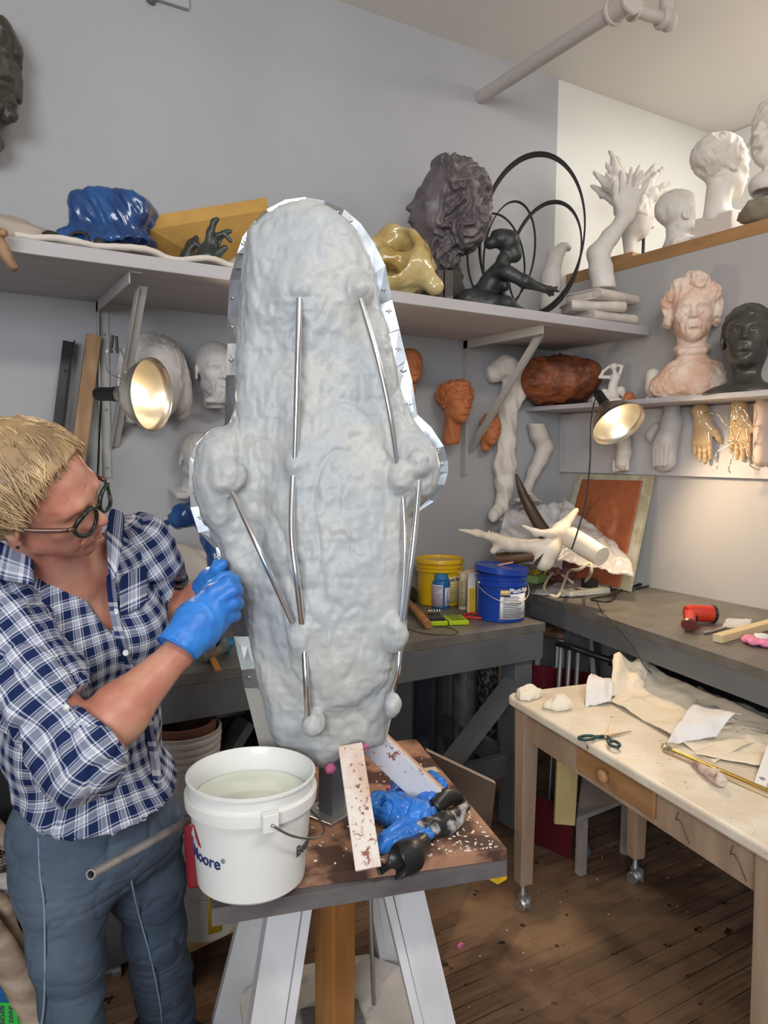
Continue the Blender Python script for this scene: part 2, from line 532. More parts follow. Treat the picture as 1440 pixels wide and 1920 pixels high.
X0, X1, Y0 = -2.6, 4.19, -3.2
slab('floor', (X0, Y0, -0.1), (X1, YB + .1, 0), floor_mat())
slab('ceiling', (X0, Y0, ZC), (X1, YB + .1, ZC + .1), M_ceil)
PX = 2.955                              # paint change seam on the back wall
PX = on(1045, 250, 1, YB)[0]
bm = B(); box(bm, ((X0 + PX) / 2, YB + .05, ZC / 2), (PX - X0, .1, ZC)); box(bm, ((PX + XW + .2) / 2, YB + .05, 1.08), (XW + .2 - PX, .1, 2.16))
obj('wall_back', bm, M_wall, kind='structure')
bm = B(); box(bm, ((PX + XW + .2) / 2, YB + .05, (2.16 + ZC) / 2), (XW + .2 - PX, .1, ZC - 2.16)); box(bm, ((XW + .2 + X1) / 2, YB + .05, ZC / 2), (X1 - XW - .2, .1, ZC))
obj('wall_neighbour', bm, M_white, kind='structure')
slab('wall_left', (X0 - .1, 0.2, 0), (X0, YB + .1, ZC), M_wall)
slab('wall_far_right', (X1, Y0, 0), (X1 + .1, YB + .1, ZC), M_white)
slab('wall_right', (XW, -1.2, 0), (XW + .33, YB, 2.49), M_half)
bm = B()                                # wide board screwed across the half wall
box(bm, (XW - .01, 1.5, (1.50 + 1.80) / 2), (.02, 3.0 - .004, .31), bev=.002)
obj('trim_1', bm, M_board, kind='structure')
M_ledge = mat('honey_wood', (0.42, 0.235, 0.10), 0.45, col2=(0.34, 0.18, 0.07), scale=3, stretch=(6, 1, 6), bump=0.05)
slab('trim_2', (XW - .003, -1.2, 2.49), (XW + .36, YB, 2.546), M_ledge, bev=.003)
# crown pieces in the far room corner
bm = B(); box(bm, (X1 - .03, 1.2, ZC - .05), (.06, 3.6, .10), bev=.01); obj('trim_3', bm, M_white, kind='structure')
# ------------------------------------------------------------------ shelves, benches, table, stand
M_shelf = mat('shelf_paint', (0.47, 0.455, 0.47), 0.6, col2=(0.43, 0.41, 0.42), scale=3, stretch=(.4, 4, 4), bump=0.05, spots=[(45, .74, (0.30, 0.2, .13))])
M_brk = mat('bracket_paint', (0.43, 0.42, 0.40), 0.5)
M_gray = mat('grey_bench_paint', (0.125, 0.13, 0.135), 0.45, col2=(0.10, 0.105, 0.11), scale=4, bump=0.06, spots=[(30, .735, (0.42, .41, .40))])
M_gtop = mat('worn_bench_top', (0.15, 0.14, 0.125), 0.4, col2=(0.115, 0.105, 0.09), scale=9, bump=0.05, spots=[(55, .72, (0.30, .25, .20))])
M_dark = mat('dark_steel', (0.03, 0.03, 0.033), 0.4, metal=0.5)
M_black = mat('black_plastic', (0.012, 0.012, 0.013), 0.35)
M_chrome = mat('polished_steel', (0.75, 0.75, 0.76), 0.16, metal=1.0)
M_zinc = mat('zinc', (0.5, 0.5, 0.5), 0.35, metal=0.9)

SZ = 2.14
bm = B(); box(bm, ((X0 + 2.84) / 2, (2.385 + YB) / 2, SZ + .02), (2.84 - X0, YB - 2.385, .042), bev=.003)
shelf = obj('wall_shelf', bm, M_shelf, label='long grey painted plank shelf high on the back wall', cat='shelf')

def bracket(x, slope_low, name_label):
    t = thing('shelf_bracket', name_label, 'bracket', (x, YB, 1.48), 'shelf brackets under the long shelf')
    bm = B(); box(bm, (x, YB - .004, (1.48 + SZ) / 2), (.045, .006, SZ - 1.485)); box(bm, (x - .02, YB - .02, (1.48 + SZ) / 2), (.004, .038, SZ - 1.485)); obj('upright', bm, M_brk, t)
    bm = B(); box(bm, (x, (YB + 2.43) / 2, SZ - .003), (.04, YB - 2.43, .005)); box(bm, (x - .02, (YB + 2.43) / 2, SZ - .021), (.004, YB - 2.43, .038)); obj('arm', bm, M_brk, t)
    bm = B(); beam(bm, (x + .02, 2.50, SZ - .03), (x + .02, YB - .008, slope_low), .034, .004, up=(1, 0, 0)); beam(bm, (x + .02 + .016, 2.50, SZ - .03), (x + .036, YB - .008, slope_low), .004, .03, up=(1, 0, 0)); obj('brace', bm, M_brk, t)
    for z in (2.02, 1.74, 1.52):
        bm = B(); lathe(bm, [(0, 0), (.006, 0), (.005, .003), (0, .004)], (x + .006, YB - .007, z), 12, axis=(0, -1, 0)); obj('screw', bm, M_zinc, t, smooth=True)
    return t
bxL = on(192, 640, 1, YB)[0]; bxR = on(873, 700, 1, YB)[0]
bracket(bxL, 1.60, 'grey steel shelf bracket beside the wood plank, lamp clipped to its brace')
bracket(bxR, 1.60, 'beige steel shelf bracket between the two terracotta faces')

# small shelf on the half wall
bm = B(); box(bm, ((2.64 + XW) / 2, 1.5, 1.822), (XW - 2.64 , 3.0 - .002, .022), bev=.002)
obj('low_shelf', bm, M_shelf, label='narrow grey shelf on the half wall under the two portrait busts', cat='shelf')

# ---- left workbench against the back wall
BZ = 0.90
t = thing('workbench', 'grey painted workbench along the back wall with the coloured buckets on it', 'workbench', (1.2, 2.6, 0))
bm = B(); box(bm, ((-1.2 + 2.12) / 2, (2.25 + YB) / 2, BZ - .02), (3.32, YB - 2.25 - .004, .04), bev=.003); obj('worktop', bm, M_gtop, t)
bm = B(); box(bm, ((-1.2 + 2.115) / 2, 2.262, BZ - .095), (3.3, .022, .11), bev=.002); box(bm, (2.10, (2.25 + YB) / 2, BZ - .095), (.022, YB - 2.26, .11), bev=.002); obj('apron', bm, M_gray, t)
for lx, ly in ((2.03, 2.32), (2.03, 2.90), (1.12, 2.32), (1.12, 2.90), (-.95, 2.32), (-.95, 2.9)):
    bm = B(); box(bm, (lx, ly, (BZ - .04) / 2 + .02), (.09, .09, BZ - .08), bev=.004); obj('leg', bm, M_gray, t)
bm = B(); beam(bm, (1.15, 2.33, .30), (2.0, 2.33, .30), .03, .09); obj('stretcher', bm, M_gray, t)
bm = B(); beam(bm, (2.03, 2.34, .30), (2.03, 2.9, .30), .03, .09); obj('stretcher', bm, M_gray, t)
bm = B(); beam(bm, (2.0, 2.30, .66), (1.62, 2.30, .32), .03, .09, up=(0, 1, 0)); obj('brace', bm, M_gray, t)
bm = B(); beam(bm, P(462, 1350, 2.62), P(335, 1560, 2.50), .03, .10, up=(0, 1, 0)); obj('brace', bm, M_gray, t)

# ---- right workbench along the half wall
RZ = 0.96
t = thing('workbench', 'grey workbench along the half wall carrying the red drill', 'workbench', (2.5, 1.2, 0))
# front edge follows the photograph: slightly skewed
fa, fb = Vector(on(993, 1110, 2, RZ)), Vector(on(1440, 1258, 2, RZ))
dr = (fb - fa).normalized(); fa2 = fa; fb2 = fa + dr * 2.6
bm = B(); prism(bm, [(fa2.x, fa2.y, RZ - .03), (XW - .004, 2.985, RZ - .03), (XW - .004, -.2, RZ - .03), (fb2.x, fb2.y, RZ - .03)], (0, 0, .03)); obj('worktop', bm, M_gtop, t)
nrm = Vector((-dr.y, dr.x, 0)); nrm = nrm if nrm.x > 0 else -nrm
bm = B(); beam(bm, fa2 + nrm * .012 - Vector((0, 0, .07)), fb2 + nrm * .012 - Vector((0, 0, .07)), .02, .08); obj('apron', bm, M_gray, t)
bm = B(); beam(bm, fa2 + dr * .012 - Vector((0, 0, .07)) + nrm * .02, Vector((XW - .02, 2.97, RZ - .07)), .02, .08); obj('apron', bm, M_gray, t)
for q in ((2.38, 2.38), (2.80, 2.7), (2.2, .9), (2.80, .4)):
    bm = B(); box(bm, (q[0] + .05, q[1], (RZ - .03) / 2), (.08, .08, RZ - .04), bev=.003); obj('leg', bm, M_gray, t)
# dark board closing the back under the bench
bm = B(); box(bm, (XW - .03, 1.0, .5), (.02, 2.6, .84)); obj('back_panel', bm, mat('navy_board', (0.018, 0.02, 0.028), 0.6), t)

# ---- painted wooden table on casters
TZ = 0.76
cA = Vector(on(944, 1300, 2, TZ)); cB = Vector(on(1440, 1592, 2, TZ))      # front edge, far to near
dT = (cB - cA); dT.z = 0; dT = dT.normalized(); nT = Vector((-dT.y, dT.x, 0))
if nT.x < 0: nT = -nT
LT, WT = 1.20, 0.62
M_ttop = mat('chipped_cream_top', (0.72, 0.66, 0.56), 0.42, col2=(0.64, 0.56, 0.45), scale=9, bump=0.2, bscale=50, spots=[(42, .655, (0.16, .11, .08)), (95, .67, (0.26, .20, .15)), (70, .68, (0.85, .82, .75))])
M_tw = mat('table_wood', (0.40, 0.285, 0.20), 0.55, col2=(0.31, 0.21, 0.145), scale=3, stretch=(5, 5, .8), bump=0.06)
M_drw = mat('drawer_wood', (0.40, 0.22, 0.10), 0.4, col2=(0.32, 0.17, 0.075), scale=2.5, stretch=(1, 1, 7), bump=0.05)
def TP(u, v, z=TZ):        # u along the front edge from the far corner, v inwards
    q = cA + dT * u + nT * v; return Vector((q.x, q.y, z))
t = thing('work_table', 'wooden table on casters with chipped cream painted top and one drawer', 'table', TP(.6, .3, 0))
bm = B()
pts = []
for (u, v, su, sv) in ((0, 0, 1, 1), (LT, 0, -1, 1), (LT, WT, -1, -1), (0, WT, 1, -1)):
    r = .05; cs = (u + su * r, v + sv * r); a0 = math.atan2(-sv, -su)
    for k in range(-3, 4):
        a = a0 + k * rad(15)
        pts.append(TP(cs[0] + r * math.cos(a), cs[1] + r * math.sin(a), TZ - .03))
c0 = sum((p for p in pts), Vector()) / len(pts)
pts.sort(key=lambda p: math.atan2(p.y - c0.y, p.x - c0.x))
prism(bm, pts, (0, 0, .03)); bmesh.ops.recalc_face_normals(bm, faces=bm.faces)
es = [e for e in bm.edges if len(e.link_faces) == 2 and abs(e.verts[0].co.z - e.verts[1].co.z) < 1e-5 and e.calc_face_angle(0) > 1.0]
bmesh.ops.bevel(bm, geom=es, offset=.008, segments=3, affect='EDGES', profile=.5)
obj('table_top', bm, M_ttop, t)
def tbox(bm, u0, u1, v0, v1, z0, z1, bev=.002):
    c = TP((u0 + u1) / 2, (v0 + v1) / 2, (z0 + z1) / 2)
    box(bm, c, (abs(u1 - u0), abs(v1 - v0), z1 - z0), math.atan2(dT.y, dT.x), bev)
for (u, v) in ((.075, .05), (1.07, .05), (.075, .53), (1.07, .53)):
    bm = B(); vs = box(bm, (0, 0, 0), (.06, .06, .62), 0, .003)
    for q in bm.verts:
        s_ = 1.0 if q.co.z > .1 else .78 + .22 * (q.co.z + .31) / .41
        q.co.x *= s_; q.co.y *= s_
    R_ = Matrix.Rotation(math.atan2(dT.y, dT.x), 3, 'Z')
    for q in bm.verts: q.co = R_ @ q.co + TP(u, v, .42)
    leg = obj('leg', bm, M_tw, t)
    c = TP(u, v, 0)
    bm = B(); lathe(bm, [(.006, .06), (.018, .06), (.018, .068), (.014, .07), (.006, .11)], c, 16); 
    box(bm, c + Vector((.012, -.014, .045)), (.003, .03, .05)); box(bm, c + Vector((.012, .014, .045)), (.003, .03, .05)) if 0 else None
    beam(bm, c + Vector((-.012, -.013, .066)), c + Vector((-.012, .012, .022)), .003, .022, up=(1, 0, 0)); beam(bm, c + Vector((.012, -.013, .066)), c + Vector((.012, .012, .022)), .003, .022, up=(1, 0, 0))
    lathe(bm, [(0, -.009), (.02, -.009), (.0235, -.005), (.0235, .005), (.02, .009), (0, .009)], c + Vector((0, .010, .024)), 20, axis=(1, .2, 0))
    cst = obj('caster', bm, M_zinc, t, smooth=True, flat_angle=35)
bm = B(); tbox(bm, .10, .38, .035, .055, TZ - .135, TZ - .031); tbox(bm, .72, 1.04, .035, .055, TZ - .135, TZ - .031); tbox(bm, .38, .72, .035, .055, TZ - .135, TZ - .118); obj('front_rail', bm, M_tw, t)
bm = B(); tbox(bm, .384, .716, .029, .058, TZ - .118, TZ - .031, .003); dr_ = obj('drawer', bm, M_drw, t)
bm = B(); lathe(bm, [(.008, 0), (.008, .010), (.018, .016), (.021, .026), (.016, .034), (0, .037)], TP(.535, .030, TZ - .075), 24, axis=-nT); obj('knob', bm, M_drw, dr_, smooth=True)
bm = B(); tbox(bm, .10, 1.04, .53, .55, TZ - .135, TZ - .031); obj('back_rail', bm, M_tw, t)
for u in (.06, 1.06):
    bm = B(); tbox(bm, u, u + .02, .07, .52, TZ - .135, TZ - .031); obj('side_rail', bm, M_tw, t)
for u in (.80, .97):
    bm = B(); p = [TP(u, .033, TZ - .06), TP(u + .004, .022, TZ - .075), TP(u + .02, .016, TZ - .068), TP(u + .035, .018, TZ - .085), TP(u + .05, .022, TZ - .115)]
    tube(bm, smooth_path(p), .0012, 6); obj('hook', bm, mat('brown_wire', (.12, .06, .03), .4, .6), t, smooth=True)

# ---- sculpting stand
PZ = 0.75
M_brown = mat('stained_board', (0.36, 0.19, 0.12), 0.5, col2=(0.07, 0.033, 0.025), scale=9, lo=.46, hi=.57, detail=8, bump=0.12, bscale=30, spots=[(26, .70, (0.36, .30, .27)), (70, .735, (0.8, .76, .70))])
M_slab = mat('paint_smeared_slab', (0.09, 0.08, 0.085), 0.5, col2=(0.13, 0.12, 0.12), scale=6, bump=0.15, bscale=35, stretch=(1, 1, 3), spots=[(14, .68, (0.42, .32, .30))])
M_wl = mat('white_painted_wood', (0.60, 0.60, 0.62), 0.5, col2=(0.52, 0.51, 0.52), scale=4, stretch=(3, 3, .5), bump=0.06, spots=[(50, .75, (0.25, .2, .18))])
M_col = mat('orange_column_wood', (0.40, 0.185, 0.055), 0.35, col2=(0.28, 0.115, 0.03), scale=3, stretch=(6, 6, .6), bump=0.04)
b0 = Vector(on(398, 1668, 2, PZ)); b1 = Vector(on(951, 1592, 2, PZ)); b2 = Vector(on(780, 1386, 2, PZ)); b3 = b0 + (b2 - b1)
ctr = (b0 + b1 + b2 + b3) / 4
st = thing('sculpture_stand', 'tall modelling stand with paint-stained square boards on splayed white legs', 'stand', (ctr.x, ctr.y, 0))
bm = B(); prism(bm, [Vector((p.x, p.y, PZ - .022)) for p in (b0, b1, b2, b3)], (0, 0, .022)); obj('stained_top', bm, M_brown, st)
s0 = Vector(on(397, 1705, 2, PZ - .024)); s1 = Vector(on(951, 1614, 2, PZ - .024)); s2 = s1 + (b2 - b1) * .98; s3 = s0 + (b2 - b1) * .98
bm = B(); prism(bm, [Vector((p.x, p.y, PZ - .022 - .036)) for p in (s0, s1, s2, s3)], (0, 0, .035)); obj('turntable_slab', bm, M_slab, st)
ex = (b1 - b0).normalized(); ey = (b2 - b1).normalized()
hz = PZ - .058
bm = B(); box(bm, (ctr.x, ctr.y, hz - .02), (.20, .20, .04), math.atan2(ex.y, ex.x), .003); obj('mounting_block', bm, M_wl, st)
for sx, sy in ((-1, -1), (1, -1), (1, 1), (-1, 1)):
    tp = ctr + ex * sx * .12 + ey * sy * .10; tp.z = hz - .002
    bt = ctr + ex * sx * .26 + ey * sy * .25; bt.z = 0.0
    d = (bt - tp).normalized()
    bm = B(); beam(bm, tp, bt, .075, .04, up=ey); 
    for q in bm.verts:
        if q.co.z < .1: q.co.z = 0.0
        if q.co.z > hz - .06: q.co.z = hz - .001
    obj('leg', bm, M_wl, st)
    bm = B(); beam(bm, tp + ex * -sx * .05, bt + ex * -sx * .05 , .02, .05, up=ey)
    for q in bm.verts:
        if q.co.z < .1: q.co.z = 0.02
        if q.co.z > hz - .06: q.co.z = hz - .001
    obj('leg_facing', bm, M_wl, st)
bm = B(); box(bm, (ctr.x - .01, ctr.y - .02, (hz + .16) / 2), (.072, .072, hz - .16), math.atan2(ex.y, ex.x) + .5, .006)
tube(bm, [(ctr.x - .01, ctr.y - .055, .56), (ctr.x - .01, ctr.y - .062, .56)], .005, 10)
obj('column', bm, M_col, st)
bm = B()
pp = [ctr + ex * a + ey * b for a, b in ((-.22, -.14), (-.14, -.22), (.14, -.22), (.22, -.14), (.22, .14), (.14, .22), (-.14, .22), (-.22, .14))]
prism(bm, [Vector((p.x, p.y, .16)) for p in pp], (0, 0, .022))
obj('lower_shelf', bm, mat('speckled_shelf', (.55, .52, .48), .5, spots=[(60, .69, (.12, .08, .06)), (9, .62, (.42, .38, .34))]), st)
bm = B(); box(bm, (ctr.x - .01, ctr.y - .02, .186), (.15, .15, .006), math.atan2(ex.y, ex.x), .002)
for a in (-1, 1):
    for b_ in (-1, 1):
        q = Vector((ctr.x - .01, ctr.y - .02, .189)) + ex * a * .06 + ey * b_ * .06
        lathe(bm, [(.006, 0), (.005, .004), (0, .004)], q, 10)
obj('column_plate', bm, mat('plate_steel', (.28, .27, .25), .4, .7), st)
bm = B(); tube(bm, [Vector((ctr.x + .0, ctr.y + .02, .19)) + ex * .11, Vector((ctr.x, ctr.y + .02, hz)) + ex * .09], .006, 8); obj('rod', bm, M_zinc, st, smooth=True)
# ------------------------------------------------------------------ the grey sculpture on the stand
SD = 1.645
SO = CO + CF * SD; SR = np.stack([CR, CU, -CF], 1)
def uv(x, y, w=0.0): return np.array([(x - 720) / FPX * (SD - w), -(y - 960) / FPX * (SD - w), w])
CLAY = [(459, 477), (465, 448), (480, 428), (499, 412), (535, 398), (571, 393), (607, 398), (640, 414), (672, 445), (692, 481), (703, 520), (712, 571), (726, 618), (739, 672),
        (752, 737), (770, 780), (795, 813), (811, 853), (813, 889), (809, 914), (791, 947), (770, 970), (767, 1040), (761, 1160), (763, 1192), (755, 1221), (741, 1293), (735, 1326),
        (726, 1366), (718, 1392), (690, 1404), (672, 1396), (655, 1408), (636, 1423), (614, 1440), (593, 1436), (557, 1418), (520, 1404), (507, 1375), (495, 1315), (484, 1275), (470, 1207),
        (455, 1134), (427, 1077), (416, 1033), (401, 1012), (387, 979), (376, 939), (374, 896), (380, 862), (394, 840), (416, 820), (436, 800), (441, 737), (443, 683), (448, 593), (454, 520)]
M_clay = mat('grey_modelling_clay', (0.375, 0.40, 0.425), 0.38, col2=(0.435, 0.44, 0.425), scale=7, detail=6, bump=0.34, bscale=48, spec=0.5)
M_clay.node_tree.nodes['Principled BSDF'].inputs['Roughness'].default_value = 0.42
def poly_sd(poly, X, Y):
    d = np.full(X.shape, 1e9); ins = np.zeros(X.shape, bool); n = len(poly)
    for i in range(n):
        ax, ay = poly[i]; bx, by = poly[(i + 1) % n]
        ex, ey = bx - ax, by - ay; px, py = X - ax, Y - ay
        t = np.clip((px * ex + py * ey) / (ex * ex + ey * ey + 1e-12), 0, 1)
        d = np.minimum(d, (px - ex * t) ** 2 + (py - ey * t) ** 2)
        c = ((ay > Y) != (by > Y)) & (X < (bx - ax) * (Y - ay) / (by - ay + 1e-12) + ax)
        ins ^= c
    d = np.sqrt(d); return np.where(ins, d, -d)      # positive inside
S = SDF((-.44, -.60, -.17), (.16, .69, .17), .005)
sl, G = S.sub(S.lo, S.lo + S.res * (S.n + 1))
pl = [uv(*p)[:2] for p in CLAY]
D = poly_sd(pl, G[:, :, 0, 0].astype(float), G[:, :, 0, 1].astype(float))
wob = fbm(np.stack([G[:, :, 0, 0] * 14, G[:, :, 0, 1] * 14, 0 * G[:, :, 0, 0]], -1), 3, 3)
T = .058; Wd = .042
t_ = np.clip(D / Wd, 0, 1)
h = np.where(D > 0, T * (1 - (1 - t_) ** 2.2) ** .62 + .005 * wob * t_ + .030 * np.clip(D / .16, 0, 1) ** .7, -np.abs(D))
w_ = G[..., 2]
h = h * np.where(h > 0, np.interp(G[:, :, 0, 1], [-.52, -.36], [.55, 1.0]), 1.0)
fr = w_ - h[:, :, None]; bk = -w_ - 1.25 * h[:, :, None]
S.F[sl] = np.where(D[:, :, None] < 0, np.sqrt(np.maximum(-D[:, :, None], 0) ** 2 + w_ ** 2), np.maximum(fr, bk) * .75).astype('f')
# shoulder lobes, hollow beside them, ridge
S.ell(uv(412, 890, .05), (.055, .10, .055), .05); S.ell(uv(470, 960, .115), (.03, .13, .035), .05, '-')
S.ell(uv(790, 880, .05), (.035, .07, .045), .04); S.ell(uv(640, 1050, .07), (.13, .28, .045), .06); S.ell(uv(575, 500, .055), (.10, .13, .035), .06)

KN = [(555, 872, 24, 30), (428, 895, 34, 34), (751, 893, 22, 32), (785, 868, 22, 26), (565, 1188, 26, 38), (741, 1186, 24, 38), (587, 1357, 23, 24), (735, 1322, 16, 24), (563, 540, 34, 24), (678, 542, 24, 20)]
for i, (x, y, a, b) in enumerate(KN):
    S.ell(uv(x, y, .095 if i < 6 else (.092 if i < 8 else .074)), (a / FPX * 1.5, b / FPX * 1.5, .026), .014 if i < 8 else .03)
def cdisp(v, n):
    wv = v + .03 * np.stack([vnoise(v * 9, 41), vnoise(v * 9, 42), vnoise(v * 9, 43)], -1)
    cr_ = -np.exp(-(vnoise(wv * np.array([11, 7, 11]), 51) / .07) ** 2) * .0035 - np.exp(-(vnoise(wv * np.array([24, 15, 24]), 52) / .08) ** 2) * .0018
    a = fbm(v * 17, 4, 11, .55)
    r = 1 - np.abs(vnoise(v * np.array([26, 20, 26]), 5)) * 2.4
    r2 = 1 - np.abs(vnoise(v * 55, 8)) * 2
    th = vnoise(v * 38, 21)
    front = np.clip(v[:, 2] / .03, 0, 1) * .6 + .4
    return (cr_ + .0022 * a + .0016 * (1 - 2.2 * np.abs(vnoise(v * np.array([70, 34, 70]), 31))) + .0016 * np.clip(r, -.2, 1) + .0010 * r2 + .0012 * np.sign(th) * np.abs(th) ** .5) * front
sc0 = uv(600, 1420); base = Vector(SO + SR @ sc0)
sculp = thing('clay_sculpture', 'tall grey clay covered sculpture mould with steel rods and a metal fin edge', 'sculpture', (base.x, base.y, PZ))
sdf_obj('clay_body', S, M_clay, sculp, 1, cdisp, (SO, SR, 1.0))
def sp(x, y, w): return Vector(P(x, y, SD - w))
ROD = [([(561, 560, .11), (558, 700, .125), (553, 868, .11)], .0068), ([(549, 893, .11), (547, 1000, .14), (557, 1090, .15), (566, 1168, .12)], .0068),
       ([(675, 561, .10), (706, 665, .118), (730, 770, .12), (746, 878, .10)], .0062), ([(435, 922, .10), (490, 1040, .15), (548, 1166, .125)], .0058),
       ([(755, 925, .09), (759, 1000, .10), (757, 1080, .10), (750, 1162, .10)], .0058), ([(787, 889, .09), (775, 1020, .115), (757, 1162, .11)], .0062),
       ([(571, 1222, .11), (574, 1280, .12), (577, 1340, .11)], .0066), ([(749, 1218, .09), (745, 1262, .095), (729, 1310, .08)], .0058)]
for pts, r in ROD:
    bm = B(); tube(bm, smooth_path([sp(*p) for p in pts], 5), r, 14); obj('steel_rod', bm, M_chrome, sculp, smooth=True, flat_angle=50)
# metal shim fin
OUT = [(427, 593), (430, 528), (437, 502), (445, 474), (455, 445), (477, 416), (502, 392), (535, 375), (571, 370), (607, 376), (647, 394), (676, 419), (701, 455), (723, 499), (734, 557),
       (748, 614), (762, 672), (773, 715), (782, 777), (809, 802), (831, 835), (840, 864), (840, 884), (834, 908), (812, 941), (788, 957), (768, 968)]
INN = [(450, 600), (456, 528), (460, 502), (464, 474), (473, 450), (490, 428), (512, 410), (540, 402), (571, 398), (603, 402), (636, 418), (662, 442), (685, 480), (698, 520), (708, 571),
       (722, 624), (738, 690), (748, 735), (765, 790), (786, 815), (800, 845), (808, 868), (806, 885), (800, 905), (790, 930), (775, 945), (760, 955)]
OUT2 = [(427, 593), (427, 647), (424, 701), (421, 799), (390, 813), (369, 831), (356, 860), (354, 907), (358, 954), (372, 997), (405, 1030), (414, 1073), (428, 1140), (439, 1196), (452, 1253), (459, 1293)]
INN2 = [(450, 600), (448, 647), (446, 701), (444, 800), (420, 830), (400, 850), (388, 875), (384, 907), (388, 950), (400, 990), (420, 1020), (435, 1060), (455, 1130), (470, 1196), (482, 1250), (492, 1290)]
M_alu = mat('aluminium_shim', (0.50, 0.535, 0.58), 0.33, metal=1.0, col2=(0.36, 0.38, 0.41), scale=20, bump=0.10, bscale=18)
M_alu2 = mat('dull_zinc_shim', (0.40, 0.41, 0.41), 0.38, metal=0.85, bump=0.10, bscale=14)
M_plate = mat('beige_metal_plate', (0.36, 0.345, 0.31), 0.45, metal=0.3)
def fin(O, I, bright, seed):
    rr = random.Random(seed)
    for i in range(len(O) - 1):
        tl = rr.uniform(-.012, .012)
        a, b, c, d = sp(*O[i], -.005 + tl), sp(*O[i + 1], -.005 + tl + rr.uniform(-.004, .004)), sp(*I[i + 1], -.002), sp(*I[i], -.002)
        e = (b - a) * .05
        bm = B(); prism(bm, [a - e, b + e, c + e, d - e], Vector(-CF) * .0012)
        obj('metal_shim', bm, M_alu if (bright or rr.random() < .25) else M_alu2, sculp)
        m_ = (a * .6 + d * .4)
        if rr.random() < .8:
            bm = B(); nn = Vector(-CF)
            q = m_ + (b - a) * rr.uniform(.3, .7)
            s1_ = Vector(CR) * .006; s2_ = Vector(CU) * rr.uniform(-.004, .004)
            tube(bm, [q - s1_ - nn * .001, q - s1_ + nn * .004, q + s2_ + nn * .005, q + s1_ + nn * .004, q + s1_ * 1.1 - nn * .001], .0011, 6)
            tube(bm, [q + nn * .004 - Vector(CU) * .005, q + nn * .006 + Vector(CU) * .006], .001, 6)
            obj('staple', bm, M_chrome, sculp, smooth=True)
fin(OUT, INN, True, 3); fin(OUT2, INN2, False, 4)
bm = B(); prism(bm, [sp(459, 1290, -.01), sp(494, 1290, -.006), sp(515, 1345, -.006), sp(530, 1412, -.006), sp(488, 1405, -.012)], Vector(-CF) * .002)
obj('edge_plate', bm, M_plate, sculp, label='beige metal plate at the lower left edge')
bm = B(); prism(bm, [sp(722, 1360, -.01), sp(735, 1340, -.01), sp(722, 1398, -.01), sp(712, 1398, -.01)], Vector(-CF) * .002); obj('edge_plate', bm, M_plate, sculp)
M_pink = mat('pink_foam', (0.62, 0.16, 0.32), 0.8, bump=0.1, bscale=60)
for i, (x, y, a, b) in enumerate([(682, 1398, .014, .008), (620, 1441, .013, .012), (650, 1412, .01, .006)]):
    blob('foam_core', M_pink, sp(x, y, .03), (a, a * .7, b), .3, 3, i, 3, parent=sculp)
# armature post and foot
pb = Vector(on(622, 1520, 2, PZ))
bm = B(); z1 = sp(622, 1430, 0).z + .03; box(bm, (pb.x, pb.y, (PZ + z1) / 2), (.045, .045, z1 - PZ - .001), .4, .003); obj('armature_post', bm, mat('grey_post', (.16, .165, .17), .45, .4), sculp)
bm = B(); box(bm, (pb.x, pb.y, PZ + .003), (.12, .10, .006), .4, .002); 
q = Vector(on(600, 1518, 2, PZ)); lathe(bm, [(.009, .0), (.009, .006), (.006, .007), (.006, .014), (0, .014)], q, 6); obj('base_flange', bm, M_zinc, sculp)
# diagonal braces
M_pine = mat('clay_stained_pine', (0.56, 0.40, 0.31), 0.65, col2=(0.70, 0.62, 0.56), scale=9, detail=8, bump=0.15, bscale=30, spots=[(40, .60, (0.24, .085, .055)), (110, .60, (0.26, .11, .07))])
M_pine2 = mat('white_painted_brace', (0.56, 0.56, 0.60), 0.6, bump=0.15, bscale=30, spots=[(24, .60, (0.22, .08, .06)), (80, .62, (0.27, .12, .08))])
bm = B(); a = Vector(on(691, 1630, 2, PZ + .008)); b = sp(657, 1398, .045); beam(bm, a, b, .052, .032, up=(b - a).cross(Vector(CR)), bev=.002)
obj('brace', bm, M_pine, sculp, label='clay-stained pine brace leaning towards the camera')
bm = B(); a = Vector(on(826, 1512, 2, PZ + .02)); b = sp(700, 1392, -.07); beam(bm, a, b, .022, .062, up=Vector((.15, -.2, 1)), bev=.002)
obj('brace', bm, M_pine2, sculp, label='white painted brace with raw edge running back to the right')
bm = B(); beam(bm, a + Vector((.012, .006, .030)), b + Vector((.012, .006, .030)), .018, .012, bev=.002); obj('brace_edge', bm, mat('raw_pine', (.62, .36, .24), .6, col2=(.5, .26, .16), scale=20), sculp)
